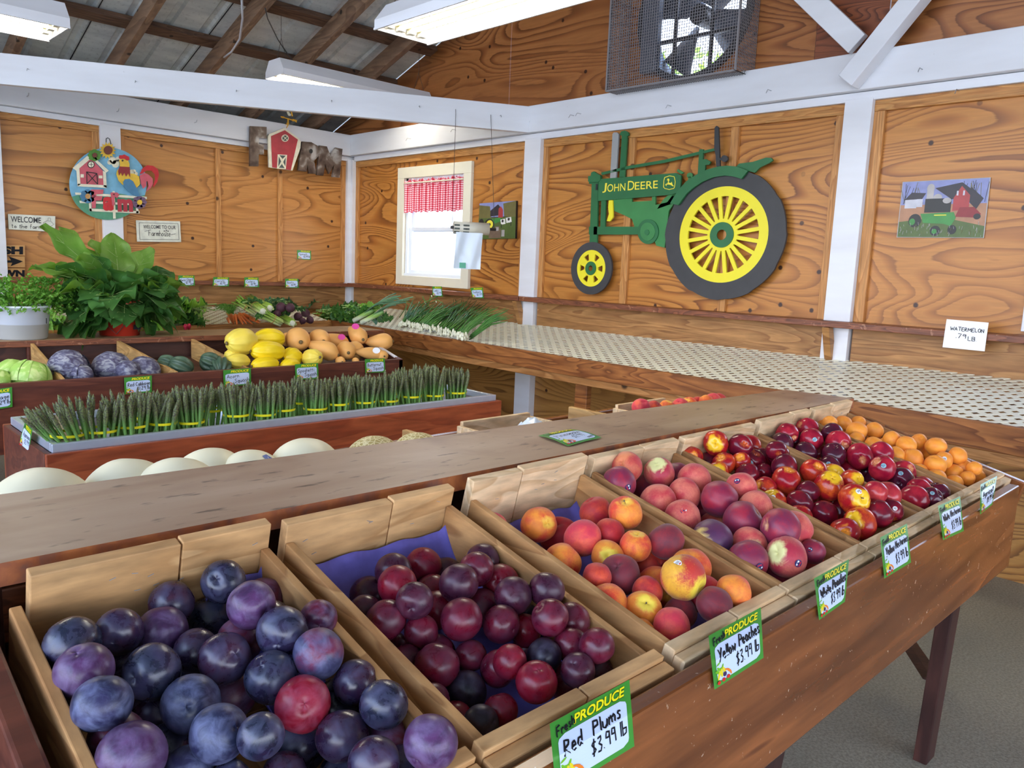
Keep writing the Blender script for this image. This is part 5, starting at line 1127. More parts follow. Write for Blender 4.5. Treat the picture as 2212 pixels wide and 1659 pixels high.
def bunch(px, pyb, top, n_, label, y=2.86, lean=(0, 0), spread=.30, band=True, rad=.030, seed=0, hid=False):
    r_ = ray(px, pyb); p = EYE+r_*((y-0)/r_.y); p = V((p.x, y, ZT-.078)); rr = random.Random(seed+int(px))
    b = thing('asparagus_bunch', p, label, 'asparagus', 'asparagus bunches standing in the steel tray')
    dist = (V((p.x, y, ZT))-EYE).dot(fwd); Hh = .075+(pyb-top)*dist/FPX*.97
    for i in range(n_):
        rad_i = rad*sqrt((i+.5)/n_); a = i*2.4; x, yy = rad_i*cos(a), rad_i*sin(a); L = Hh*rr.uniform(.86, 1.0)
        dx = x/rad*spread*rr.uniform(.4, 1.2)+lean[0]+rr.uniform(-.03, .03); dy = yy/rad*spread*.7*rr.uniform(.4, 1.2)+lean[1]
        zc = V((dx, dy, 1)).normalized(); Mx = frame((x, yy, 0), zc.orthogonal(), zc.cross(zc.orthogonal()), zc)
        k = rr.uniform(.75, 1.1)
        inst(SP[rr.randrange(5)], 'spear', b, Mx @ Matrix.Rotation(rr.uniform(0, 6.28), 4, 'Z') @ Matrix.Diagonal((.25*k, .25*k, L, 1)))
    if band: 
        z = rr.uniform(.085, .10); m = MB(); rb = rad+.009
        m.lathe([(rb, z), (rb+.001, z+.009)], 24, (lean[0]*z, lean[1]*z, 0)); m.build('rubber_band', 'band_yellow', b, True)
    return b
BN = [(172, 925, 820, 24, 'far left', -.42), (218, 922, 838, 16, 'second', 0), (285, 914, 815, 24, 'third', -.02), (348, 905, 825, 18, 'fourth', .05), (413, 902, 808, 22, 'fifth', -.03), (512, 893, 803, 22, 'sixth', -.02),
      (572, 890, 806, 18, 'seventh', -.05), (612, 886, 808, 20, 'eighth', -.03), (682, 878, 797, 20, 'ninth', -.02), (728, 872, 798, 20, 'tenth', .02), (786, 869, 795, 20, 'eleventh', .0), (837, 866, 790, 20, 'twelfth', .0),
      (889, 861, 788, 20, 'thirteenth', -.05), (935, 859, 781, 20, 'fourteenth', .04), (986, 857, 789, 20, 'last, standing apart,', .0)]
for px, pyb, top, n_, od, ln in BN:
    bunch(px, pyb, top, n_+6, '%s asparagus bunch from the left in the front row of the tray' % od if od[0] != 'l' else 'asparagus bunch standing apart at the right end of the front row', lean=(ln, 0), spread=.42 if px < 300 else .20, rad=.046 if px < 300 else .040)
for px, pyb, top, od in ((322, 890, 815, 'first'), (455, 884, 806, 'second'), (648, 872, 800, 'third'), (758, 860, 792, 'fourth'), (868, 855, 786, 'fifth'), (912, 850, 780, 'sixth')):
    bunch(px, pyb, top, 14, '%s asparagus bunch from the left in the back row, yellow banded' % od, y=2.99, lean=(.02, 0), spread=.16, rad=.034)

# ------------------------------------------------------------------ squash, cabbages, melons
def body(name, c, R3, rib=0, nrib=10, mat='spaghetti_y', label='', cat='squash', group=None, rot=None, pear=0, seed=0, tip=True, lump=.03):
    m = MB()
    def f(u, v):
        ph = 2*pi*u; th = pi*v; d = V((sin(th)*cos(ph), sin(th)*sin(ph), cos(th))); r = 1-rib*abs(sin(nrib*ph/2))**.6*0-rib*(.5-.5*cos(nrib*ph))*sin(th)
        r += lump*2*noi(d.x*1.4+seed, d.y*1.4, d.z*1.4)
        k = 1
        if pear: k = 1-pear*max(0, d.z*.5+.28)**1.0*1.05; k = max(.42, k)
        if tip: r -= .05*exp(-(th/.2)**2)+.05*exp(-((pi-th)/.2)**2)
        return V((d.x*r*k*R3[0], d.y*r*k*R3[1], d.z*r*R3[2]))
    m.grid(48, 28, f); o = m.build(name, mat, None, True)
    bm = bmesh.new(); bm.from_mesh(o.data); bmesh.ops.remove_doubles(bm, verts=bm.verts, dist=1e-5); bm.to_mesh(o.data); bm.free()
    o.matrix_world = Matrix.Translation(c) @ (rot or Matrix.Identity(4)); tag(o, label, cat, group)
    s = MB(); s.tube([(0, 0, -R3[2]*.965), (.002, 0, -R3[2]*1.03)], [min(R3[:2])*.16, min(R3[:2])*.13], 7); s.build('stem', 'stem_dry', o, True)
    return o
def aim(dx, dy, dz, roll=0): return V((dx, dy, dz)).normalized().to_track_quat('Z', 'Y').to_matrix().to_4x4() @ Matrix.Rotation(roll, 4, 'Z')
def at_y(px, py, y, off=0): return PY(px, py, y)
def psz(c, r): return r*(V(c)-EYE).dot(fwd)/FPX      # pixel radius -> metres
GS, GB = 'spaghetti squash piled in the bin', 'butternut squash piled in the bin'
for px, py, rx, ry, y, d, mt, lb in ((521, 738, 37, 30, 3.95, (1, .2, .05), 'spaghetti_p', 'large pale yellow spaghetti squash at the top left of the pile'), (583, 731, 33, 23, 4.03, (1, -.3, 0), 'spaghetti_y', 'bright yellow spaghetti squash at the back top of the pile'),
    (578, 759, 38, 24, 3.89, (1, -.1, -.05), 'spaghetti_y', 'yellow spaghetti squash in the middle of the pile'), (514, 780, 30, 17, 3.87, (1, .2, -.1), 'spaghetti_p', 'pale spaghetti squash at the bottom left beside the divider'),
    (573, 789, 33, 20, 3.84, (1, .1, 0), 'spaghetti_y', 'bright yellow spaghetti squash at the front bottom of the pile'), (630, 772, 27, 22, 3.90, (1, .4, 0), 'spaghetti_y', 'yellow spaghetti squash behind the round ribbed one'),
    (627, 791, 25, 18, 3.83, (1, .2, 0), 'spaghetti_y', 'small yellow spaghetti squash at the front board'), (674, 774, 26, 21, 3.84, (-.2, 1, -.2), 'spaghetti_p', 'ribbed spaghetti squash seen end on, next to the butternuts'), (499, 768, 12, 14, 3.95, (0, 1, 0), 'spaghetti_p', 'small part of spaghetti squash hidden at the left end')):
    c = PY(px, py, y); a, b = psz(c, rx), psz(c, ry)
    body('spaghetti_squash', c, (b, b, a if abs(d[0]) > .5 else b*1.25), .06, 10, mt, lb, 'squash', GS, aim(*d), seed=px)
for px, py, rx, ry, y, d, lb in ((643, 733, 31, 30, 4.02, (.3, 1, .1), 'big round butternut squash beside the yellow ones'), (620, 733, 20, 18, 4.12, (.5, 1, 0), 'butternut squash partly hidden behind the big one'), (690, 732, 24, 25, 4.05, (.2, 1, .1), 'butternut squash second from the left in the back row'),
    (722, 736, 27, 21, 4.10, (-1, .35, .35), 'long butternut squash with a magenta sticker'), (774, 725, 20, 22, 4.04, (.1, 1, .3), 'butternut squash topped by a magenta label, highest of the pile'), (817, 738, 26, 21, 3.99, (-1, .5, -.05), 'pear shaped butternut squash at the far right back'),
    (707, 758, 28, 24, 3.90, (-.6, .7, .3), 'butternut squash in front with its stem scar facing out'), (748, 757, 26, 24, 3.92, (.4, 1, .1), 'butternut squash in the middle of the front row'), (766, 757, 22, 24, 3.97, (.5, 1, 0), 'butternut squash behind the middle front one'),
    (797, 763, 30, 17, 3.88, (-1, .2, .15), 'orange butternut squash lying low at the right'), (826, 768, 21, 14, 3.85, (.3, 1, 0), 'butternut squash with a white sticker at the right end'), (735, 780, 13, 12, 3.83, (.2, 1, 0), 'small piece of butternut squash at the front board, left'), (768, 780, 12, 9, 3.83, (.2, 1, 0), 'small piece of butternut squash at the front board, right')):
    c = PY(px, py, y); b = psz(c, ry); L = psz(c, rx)*1.25 if abs(d[0]) > .9 else b*1.6
    if abs(d[0]) > .9: c = c
    else: c = c+V(d).normalized()*b*.5
    o = body('butternut_squash', c, (b*.98, b*.98, L), 0, 1, 'butternut', lb, 'squash', GB, aim(*d), pear=.75, seed=px)
    if px in (722, 774, 826):
        m = MB(); m.add([V((cos(k*pi/5)*.022, sin(k*pi/5)*.018, .0)) for k in range(10)], [tuple(range(10))]); s = m.build('sticker', 'magenta' if px != 826 else 'sticker_white', o)
        wd = {722: (738, 728), 774: (768, 705), 826: (813, 757)}[px]; pc = PY(*wd, y-.07); tv = (EYE-pc).normalized()
        s.matrix_parent_inverse = o.matrix_world.inverted(); s.matrix_world = Matrix.Translation(pc) @ tv.to_track_quat('Z', 'Y').to_matrix().to_4x4()
for px, py, r, y, lb in ((362, 786, 21, 3.93, 'leftmost dark green acorn squash'), (391, 793, 25, 3.87, 'dark green acorn squash in front of the leftmost one'), (455, 783, 23, 3.90, 'dark green acorn squash left of the short divider'), (478, 792, 23, 3.85, 'ribbed acorn squash against the short divider')):
    c = PY(px, py, y); b = psz(c, r); body('acorn_squash', c, (b, b, b*1.05), .24, 9, 'acorn', lb, 'squash', 'acorn squash in the middle bin', aim(-.7 if px != 478 else .2, .5, .35), seed=px)
def cabbage(px, py, r, y, mat, lb, seed):
    c = PY(px, py, y); b = psz(c, r); o = body('cabbage', c, (b, b, b*.92), 0, 1, mat, lb, 'cabbage', None, aim(.3, .3, 1), seed=seed, tip=False, lump=.05)
    rr = random.Random(seed)
    for k in range(4):     # wrapper leaves hugging the head
        m = MB(); a0 = rr.uniform(0, 6.28)
        def f(u, v):
            ph = a0+(u-.5)*2.2; th = .5+1.5*v; R_ = b*(1.03+.025*k+.05*v**3+.02*noi(u*6, v*6, seed+k)); return V((sin(th)*cos(ph), sin(th)*sin(ph), cos(th)*.94))*R_
        m.grid(14, 12, f); q = m.build('leaf', mat, o, True)
    return o
cabbage(150, 794, 38, 3.92, 'red_cabbage', 'large round red cabbage at the left of its bin', 1); cabbage(178, 808, 22, 3.84, 'red_cabbage', 'smaller red cabbage at the front of its bin', 2)
cabbage(240, 797, 38, 3.95, 'red_cabbage', 'red cabbage with loose leaves in the middle of its bin', 3); cabbage(312, 800, 30, 3.90, 'red_cabbage', 'red cabbage at the right beside the long divider', 4); cabbage(275, 802, 26, 3.86, 'red_cabbage', 'red cabbage with torn pale leaves in front', 5)
cabbage(28, 806, 30, 3.96, 'green_cabbage', 'green cabbage behind the front one', 6); cabbage(66, 815, 38, 3.87, 'green_cabbage', 'large light green cabbage beside the left divider', 7); cabbage(-4, 822, 26, 3.86, 'green_cabbage', 'green cabbage cut by the left edge of the photo', 8)
def melon(px, ty, R_, y, mat, lb, nm='honeydew_melon'):
    rp = 80
    for _ in range(8): c = PY(px, ty+rp, y); rp = R_*FPX/(c-EYE).dot(fwd)
    return body(nm, c, (R_, R_, R_*1.04), 0, 1, mat, lb, 'melon', 'melons in the rear bin behind the counter', aim(.3, .4, 1), seed=px, lump=.01)
melon(88, 1013, .096, 1.50, 'honeydew', 'leftmost pale honeydew melon showing above the brown counter'); melon(276, 993, .088, 1.53, 'honeydew', 'second honeydew melon from the left, with a brown scar ring')
melon(384, 991, .088, 1.46, 'honeydew', 'third honeydew melon, lower and in front of its neighbours'); melon(455, 970, .088, 1.66, 'honeydew', 'fourth honeydew melon, behind the third')
mm_ = melon(540, 973, .080, 1.60, 'honeydew', 'honeydew melon with a blue sticker'); melon(660, 948, .088, 1.58, 'honeydew', 'honeydew melon standing alone before the cantaloupes')
melon(808, 943, .080, 1.58, 'cantaloupe', 'left netted cantaloupe behind the counter', 'cantaloupe'); melon(903, 936, .080, 1.62, 'cantaloupe', 'right netted cantaloupe behind the counter', 'cantaloupe')
s = MB(); s.add([(-.014, -.012, 0), (.014, -.012, 0), (.008, .012, 0), (-.008, .012, 0)], [(0, 1, 2, 3)]); s = s.build('sticker', 'blue_sticker', mm_)
pc = PY(580, 990, 1.60); cc = mm_.matrix_world.translation; nd = (pc-cc).normalized(); nd = (nd+(EYE-cc).normalized()*.6).normalized()
s.matrix_parent_inverse = mm_.matrix_world.inverted(); s.matrix_world = Matrix.Translation(cc+nd*.0815) @ nd.to_track_quat('Z', 'Y').to_matrix().to_4x4()
# crates in the rear bin
def rear_crate(x0, x1, y0, y1, zt, lb, h=.09):
    c = thing('wooden_crate', ((x0+x1)/2, (y0+y1)/2, zt-h), lb, 'crate'); q = loc(c)
    for nm, a, b in (('side_board', (x0, y0, zt-h), (x0+.012, y1, zt)), ('side_board', (x1-.012, y0, zt-h), (x1, y1, zt)), ('end_board', (x0+.012, y1-.014, zt-h), (x1-.012, y1, zt+.012)), ('end_board', (x0+.012, y0, zt-h), (x1-.012, y0+.014, zt-.01)), ('bottom', (x0+.012, y0+.014, zt-h), (x1-.012, y1-.014, zt-h+.008))):
        MB().box(V(a)-q, V(b)-q).build(nm, 'crate_b' if nm != 'bottom' else 'crate_c', c, bevel=.002)
    return c
pa = PY(987, 911, 1.70)
rear_crate(pa.x, pa.x+.30, 1.42, 1.70, pa.z-.012, 'low wooden crate edge showing behind the counter left of the white bag')
pc_ = PY(1324, 874, 1.64)
rear_crate(pc_.x, pc_.x+.30, 1.38, 1.64, pc_.z-.012, 'small pale crate of peaches behind the far end of the counter')
for j, (px, py, r, ty) in enumerate(((1385, 874, 19, '3p'), (1412, 878, 13, '3r'), (1440, 876, 14, '3o'), (1470, 872, 16, '3p'), (1488, 869, 14, '3o'), (1507, 868, 13, '3r'), (1524, 864, 15, '3o'), (1540, 860, 12, '3p'), (1552, 860, 12, '3r'))):
    c = PY(px, py+6, 1.50+.012*(j % 3)); R_ = .030; me = fruitm(3, ty[1], j % 3); o = bpy.data.objects.new('peach', me); COL.objects.link(o)
    o.matrix_world = Matrix.Translation(c) @ aim(rnd.uniform(-1, 1), rnd.uniform(-1, 1), 1) @ Matrix.Scale(R_, 4); tag(o, 'peach behind the far counter end, %s from the left in the small crate' % ORD[j], 'peach', 'peaches in the small rear crate')
m = MB(); cb_ = PY(1150, 918, 1.56)
m.grid(14, 14, lambda u, v: V(((u-.5)*.10, (v-.5)*.09, .03*(1-((u-.5)**2+(v-.5)**2)*4)+.014*noi(u*6, v*6, 2))))
o = m.build('plastic_bag', 'bag', None, True); o.location = cb_-V((0, 0, .012)); o.modifiers.new('s', 'SOLIDIFY').thickness = .001; tag(o, 'crumpled white plastic bag behind the counter plank', 'bag')
# ------------------------------------------------------------------ leafy produce
def leaf_mesh(name, mat, L, W, curl=.4, ruff=.02, seed=0, fold=.15, nl=16, nw=10, stalk=True):
    # one broad leaf growing along +Y, drooping in -Z, with ruffled margin and a pale midrib
    m = MB()
    def f(u, v):
        s = (u-.5)*2; w_ = W*max(.02, sin(pi*min(1, .04+.96*v**.85)))**.5*(.75+.35*v); e = abs(s)
        z = -curl*L*v*v+fold*abs(s)*w_+ruff*e*e*sin(v*17+seed+s*2)+ruff*.4*noi(s*3, v*6, seed)+.012*L*sin(v*26+e*7)*(1-e)
        return V((s*w_+.02*L*noi(v*3, seed), v*L, z))
    m.grid(nw, nl, f)
    if stalk:
        m.cur = 1; pts = [V((0, -L*.35, curl*L*.02)), V((0, 0, .001))]+[f(.5, k/6)+V((0, 0, .002)) for k in range(1, 6)]
        m.tube(pts, [.005, .004]+[.0032*(1-k/6.5) for k in range(1, 6)], 5)
        for k in range(1, 6):
            for sg in (0, 1):
                v0 = k/7; q = [f(.5, v0), f(.5+(.42 if sg else -.42)*.55, v0+.09), f(.5+(.42 if sg else -.42), min(.97, v0+.16))]; m.tube([p+V((0, 0, .0018)) for p in q], [.0011, .0008, .0004], 4)
    return m.mesh(name, [mat, 'stem_green'], True)
CM = [leaf_mesh('leaf', 'collard_dark', .30, .11, .45, .030, 1, .2), leaf_mesh('leaf', 'collard_dark', .26, .12, .8, .034, 2, .1), leaf_mesh('leaf', 'collard_dark', .28, .10, .25, .026, 3, .35), leaf_mesh('leaf', 'collard_light', .30, .125, .2, .024, 4, .22), leaf_mesh('leaf', 'collard_light', .28, .12, .5, .03, 5, .1)]
def at_pl(px, py, y): return PY(px, py, y)
# red bucket and collards on the middle stand's plank
rb = PZ(258, 714, .822); rb.y = 4.46; rb = V((PY(258, 700, 4.46).x, 4.46, .822)); rs_ = .112
bk = thing('bucket', rb, 'red plastic bucket filled with collard leaves on the middle stand', 'bucket')
MB().lathe([(.001, 0), (rs_*.86, 0), (rs_*.99, .145), (rs_*1.03, .147), (rs_*1.03, .163), (rs_*1.0, .165), (rs_*1.01, .178), (rs_*1.04, .18), (rs_*1.04, .187), (rs_*.97, .187), (rs_*.83, .01), (.001, .01)], 48).build('bucket_body', 'red_bucket', bk, True)
MB().tube([V((-rs_*1.0, -.02, .16)), V((-rs_*.8, -rs_*.72, .06)), V((-rs_*.45, -rs_*.95, .012)), V((.02, -rs_*1.06, .10))], .0022, 6).build('handle', 'wire', bk, True)
MB().box((.035, -rs_*1.0, .035), (.07, -rs_*.93, .06)).build('label_patch', 'black_ink', bk)
cg = thing('collard_greens', rb+V((0, 0, .10)), 'huge bunch of dark and light green collard leaves spilling over the red bucket', 'leafy greens')
rr = random.Random(21)
def add_leaf(mesh, base, tip, par, o, sc=1.0, roll=0, name='leaf'):
    d = (V(tip)-V(base)); L = d.length; d.normalize(); zc = V((0, 0, 1))-d*d.z; zc = zc.normalized() if zc.length > .05 else V((0, -1, 0)); xc = d.cross(zc)
    Mx = frame(V(base)-o, xc, d, zc) @ Matrix.Rotation(roll, 4, 'Y'); return inst(mesh, name, par, Mx @ Matrix.Diagonal((sc, L/.28, sc, 1)))
co_ = rb+V((0, 0, .10)); cen = rb+V((0, 0, .19))
# big pale leaves standing up at the back and left (pixel of tip, depth, mesh)
for px, py, y, ms_, sc, roll in ((112, 486, 4.44, 3, .72, .5), (150, 492, 4.50, 3, .7, -.4), (255, 498, 4.50, 4, .75, .4), (215, 520, 4.56, 3, .7, .1), (185, 530, 4.40, 4, .7, .6), (150, 545, 4.36, 0, .8, .2), (100, 540, 4.40, 4, .75, -.3), (235, 540, 4.36, 0, .8, -.5), (72, 590, 4.38, 4, 1.1, .3), (90, 560, 4.52, 3, 1.1, .2), (300, 555, 4.56, 0, .9, .2), (350, 560, 4.5, 0, .9, .4), (375, 610, 4.40, 2, 1.0, .1), (330, 575, 4.36, 2, .9, -.4), (320, 535, 4.5, 3, .6, .6), (377, 580, 4.44, 4, .8, -.3), (372, 640, 4.40, 1, 1.0, -.1), (345, 680, 4.34, 0, .95, .0)):
    tip = PY(px, py, y); add_leaf(CM[ms_], cen+(tip-cen)*.12, tip, cg, co_, sc, roll)
for k in range(64):
    a = rr.uniform(0, 2*pi); el = rr.uniform(-.05, .85); ly = rr.uniform(.17, .29)
    d = V((cos(a)*1.15, sin(a)*.62-.15, el)).normalized(); base = cen+V((d.x*.03, d.y*.03, .0)); tip = base+d*ly
    if tip.z < .93: tip.z = .93+rr.random()*.04
    add_leaf(CM[rr.choice((0, 1, 2, 0, 1, 2, 3 if el > .4 else 0))], base, tip, cg, co_, rr.uniform(.8, 1.25), rr.uniform(-.7, .7))
for px, py in ((150, 700), (178, 690), (120, 660), (292, 704), (130, 690), (330, 660), (350, 640), (360, 600)):
    tip = PY(px, py, 4.33); tip.z = max(tip.z, .835); add_leaf(CM[rr.choice((0, 1))], cen+V((0, -.03, 0)), tip, cg, co_, .75, rr.uniform(-.4, .4))
# white bucket with parsley
wb = V((PY(46, 700, 4.40).x, 4.40, .822)); rw = .125
bk2 = thing('bucket', wb, 'translucent white bucket of cilantro at the left end of the middle stand', 'bucket')
MB().lathe([(.001, 0), (rw*.84, 0), (rw*.88, .006), (rw, .152), (rw*1.05, .154), (rw*1.05, .163), (rw*.97, .163), (rw*.82, .01), (.001, .01)], 48).build('bucket_body', 'white_bucket', bk2, True)
q = [PY(84, 686, 4.315), PY(104, 686, 4.32), PY(104, 700, 4.32), PY(84, 700, 4.315)]
fn, o_ = card_fn(*q); hand('CI', (.1, .1, .8, .9), lambda u, v, w_=0: fn(u, v, w_)+o_-wb, bk2, .003, 'marker_writing')
pb_ = thing('cilantro_bunch', wb+V((0, 0, .14)), 'bushy green cilantro overflowing the white bucket', 'herb')
m = MB(); rr = random.Random(8)
for k in range(1500):
    a = rr.uniform(0, 2*pi); el = rr.uniform(-.25, 1.0); R_ = (.10+.09*rr.random()); p = V((cos(a)*sqrt(max(0, 1-el*el*.8))*R_*1.35, sin(a)*sqrt(max(0, 1-el*el*.8))*R_*.9, .03+el*R_*.75)); p += V((noi(p.x*20, p.y*20, 1), noi(p.x*20, 3, p.z*20), noi(5, p.y*20, p.z*20)))*.03
    u = V([rr.uniform(-1, 1) for _ in '123']).normalized(); w_ = u.orthogonal().normalized(); u *= rr.uniform(.008, .015); w_ *= rr.uniform(.006, .011); c_ = u.cross(w_).normalized()*.003
    m.add([p-u, p-u*.3-w_+c_, p-u*.1-w_*.3, p+u*.4-w_*.9+c_, p+u, p+u*.4+w_*.9+c_, p-u*.1+w_*.3, p-u*.3+w_+c_], [tuple(range(8))])
m.build('foliage', 'parsley', pb_)
m = MB()
for k in range(60):
    a = rr.uniform(0, 2*pi); R_ = rr.uniform(.05, .15); m.tube([(cos(a)*.05, sin(a)*.05, -.02), (cos(a)*R_*.8, sin(a)*R_*.6, .06), (cos(a)*R_*1.2, sin(a)*R_*.8, .09+rr.uniform(-.03, .05))], .0014, 4)
m.build('stems', 'parsley', pb_)
# produce lying on the left bench
LZ = lambda x, y: latz1(x, y)+.009
def onb(px, py, h=.03):      # pixel -> point h above the left lattice
    y = 5.5
    for _ in range(12): p = PZ(px, py, latz1(2.5, y)+.009+h); y = min(max(p.y, fronty(p.x)+.05), WY-.05); 
    return p
def heap(name, label, cat, spots, meshes, n_, R_, h, par=None, up_=.35, seed=0, group=None, sc=(.45, .7)):
    c0 = onb(*spots[0]); t = thing(name, c0, label, cat, group); rr = random.Random(seed)
    for k in range(n_):
        s = onb(*spots[rr.randrange(len(spots))], .02+h*rr.random()); a = rr.uniform(0, 2*pi); d = V((cos(a), sin(a)*.6, rr.uniform(-.1, up_))).normalized()
        b = s-d*R_*.5; tip = s+d*R_*.6; b.z = max(b.z, latz1(b.x, min(b.y, WY-.1))+.015); tip.z = max(tip.z, latz1(tip.x, min(tip.y, WY))+.02); b.y = min(b.y, WY-.06); tip.y = min(tip.y, WY-.06)
        b.y = max(b.y, fronty(b.x)+.03) ; tip.y = max(tip.y, fronty(tip.x)+.03)
        add_leaf(rr.choice(meshes), b, tip, t, c0, rr.uniform(*sc), rr.uniform(-.7, .7))
    return t
LM = [leaf_mesh('leaf', 'lettuce', .22, .085, .4, .030, 11, .2, 14, 8), leaf_mesh('leaf', 'lettuce', .2, .09, .7, .034, 12, .1, 14, 8), leaf_mesh('leaf', 'collard_dark', .22, .075, .3, .03, 13, .3, 14, 8)]
SM = [leaf_mesh('leaf', 'spinach', .16, .045, .4, .012, 14, .2, 10, 6), leaf_mesh('leaf', 'spinach', .14, .04, .7, .012, 15, .1, 10, 6), leaf_mesh('leaf', 'lettuce', .14, .04, .3, .012, 16, .1, 10, 6)]
BM = [leaf_mesh('leaf', 'beet_leaf', .2, .05, .35, .02, 17, .3, 12, 6), leaf_mesh('leaf', 'beet_leaf', .18, .05, .6, .02, 18, .1, 12, 6)]
heap('lettuce_heads', 'light green leaf lettuce heap just right of the red bucket', 'leafy greens', [(335, 690), (350, 700), (330, 675), (375, 698), (350, 682)], LM[:2], 60, .20, .13, seed=1, sc=(.7, 1.1))
heap('swiss_chard_bunch', 'swiss chard bunch with pale midribs behind the lettuce', 'leafy greens', [(390, 668), (410, 672), (400, 655), (385, 680), (415, 660)], [LM[2], LM[0]], 50, .20, .13, seed=2, sc=(.7, 1.1))
t = heap('radish_bunch', 'radish bunch with green tops at the front edge of the bench', 'radishes', [(425, 690), (440, 698), (410, 696)], [SM[0], SM[2], LM[2]], 16, .13, .03, seed=3, sc=(.5, .9))
for k, (px, py) in enumerate(((405, 695), (408, 704), (401, 705))):
    p = onb(px, py, .014); o = MB().lathe([(.001, -.03), (.006, -.022), (.014, -.006), (.015, .004), (.008, .014), (.001, .016)], 14).build('radish', 'radish', t, True); o.location = p-loc(t)
heap('parsley_bunch', 'dark green parsley low on the bench behind the white bucket', 'herb', [(115, 702), (128, 706), (108, 690)], SM[:1]+LM[:1], 20, .12, .05, seed=4)
heap('red_lettuce_bunch', 'dark red leaf lettuce glimpsed between the two buckets', 'leafy greens', [(165, 702), (185, 700), (178, 692)], BM+LM[:1], 22, .12, .06, seed=5)
# carrots
cr = thing('carrot_bunch', onb(500, 672), 'bunch of orange carrots with feathery green tops', 'carrots'); c0 = loc(cr)
for k, (a, b, r) in enumerate((((494, 673), (505, 700), .014), ((508, 680), (512, 701), .010), ((514, 681), (525, 701), .011), ((516, 678), (545, 700), .013), ((524, 679), (556, 692), .013), ((530, 681), (563, 695), .010), ((492, 688), (495, 698), .009), ((502, 682), (505, 697), .009), ((520, 684), (533, 700), .009), ((540, 688), (561, 698), .009))):
    r *= 1.3; p, q = onb(*a, .035), onb(*b, .018); d = (q-p); m = MB(); L = d.length
    prof = [(.001, 0), (r*.25, .01*L), (r*.55, .25*L), (r*.8, .6*L), (r, .92*L), (r*.8, .985*L), (r*.3, L)]; m.lathe(prof, 12)
    o = m.build('carrot', 'carrot', cr, True); dz = -d.normalized(); o.matrix_local = frame(q-c0, dz.orthogonal(), dz.cross(dz.orthogonal()), dz)
m = MB(); rr = random.Random(5)
for k in range(170):
    p = onb(495+rr.uniform(-4, 10), 674+rr.uniform(-3, 4), .03); q = onb(rr.uniform(462, 520), rr.uniform(658, 672), .03+.03*rr.random()); mid = (p+q)/2+V((rr.uniform(-.02, .02), 0, .03)); m.tube([p-c0, mid-c0, q-c0], [.0016, .0014, .001], 4)
m.build('carrot_tops', 'parsley', cr)
# celery
for k, (a, b, lb) in enumerate((((512, 648), (555, 678), 'celery bunch lying at the left with a tan band'), ((532, 642), (583, 665), 'celery bunch at the back, its white base facing right'), ((538, 652), (568, 672), 'celery bunch in the middle of the celery pile'), ((565, 676), (607, 698), 'celery bunch in front of the pile'), ((588, 678), (632, 698), 'celery bunch at the lower right by the front board'))):
    p, q = onb(*a, .06 if k < 3 else .03), onb(*b, .045 if k < 3 else .024); t = thing('celery_bunch', q, lb, 'celery', 'celery bunches on the left bench'); d = (p-q); L = d.length; d.normalize(); xc = d.orthogonal().normalized(); zc = xc.cross(d)
    m = MB()
    for j in range(11):
        a_ = j*2.4; rr_ = .024*sqrt((j+.5)/11); c = xc*cos(a_)*rr_+zc*sin(a_)*rr_
        m.tube([c*.9, c*1.15+d*L*.3, c*1.3+d*L*.7, c*1.9+d*L*(1.0+.06*sin(j*5))], [.010, .009, .007, .004], 7)
    o = m.build('stalks', 'celery', t, True)
    m = MB(); m.tube([V((0, 0, 0))-d*.004, d*.002], [.016, .022], 12); m.build('root_end', 'onion_bulb', t, True)
    m = MB(); m.tube([d*L*.42, d*L*.45], .036, 16, False); m.build('rubber_band', 'band_tan', t, True)
    for j in range(5): add_leaf(SM[j % 3], q+d*L*.85, q+d*L*1.15+V((rnd.uniform(-.05, .05), rnd.uniform(-.03, .03), rnd.uniform(-.01, .04))), t, q, .6, rnd.uniform(-1, 1))
# beets
bt = heap('beet_bunch', 'dark red beets bunched with green leaves at the back of the bench', 'beets', [(592, 650), (606, 655), (585, 642), (600, 645)], BM, 24, .15, .08, seed=6, sc=(.6, .9))
for px, py, h, r in ((607, 664, .05, .036), (627, 665, .05, .034), (600, 677, .025, .026), (617, 680, .025, .034)):
    o = MB().lathe([(.001, -r*1.15), (r*.3, -r*.95), (r*.8, -r*.55), (r, 0), (r*.85, r*.5), (r*.4, r*.8), (.001, r*.85)], 20).build('beet', 'beet', bt, True); o.location = onb(px, py, h)-loc(bt); o.rotation_euler = (rnd.uniform(0, 3), rnd.uniform(0, 3), 0)
bt = heap('beet_bunch', 'beet bunch at the right with four round roots by the front board', 'beets', [(635, 672), (642, 668), (650, 662)], BM, 12, .13, .03, seed=7, sc=(.6, .9))
for px, py, h, r in ((644, 684, .03, .034), (660, 677, .03, .036), (654, 693, .018, .026), (670, 691, .02, .030)):
    o = MB().lathe([(.001, -r*1.15), (r*.3, -r*.95), (r*.8, -r*.55), (r, 0), (r*.85, r*.5), (r*.4, r*.8), (.001, r*.85)], 20).build('beet', 'beet', bt, True); o.location = onb(px, py, h)-loc(bt); o.rotation_euler = (rnd.uniform(0, 3), rnd.uniform(0, 3), 0)
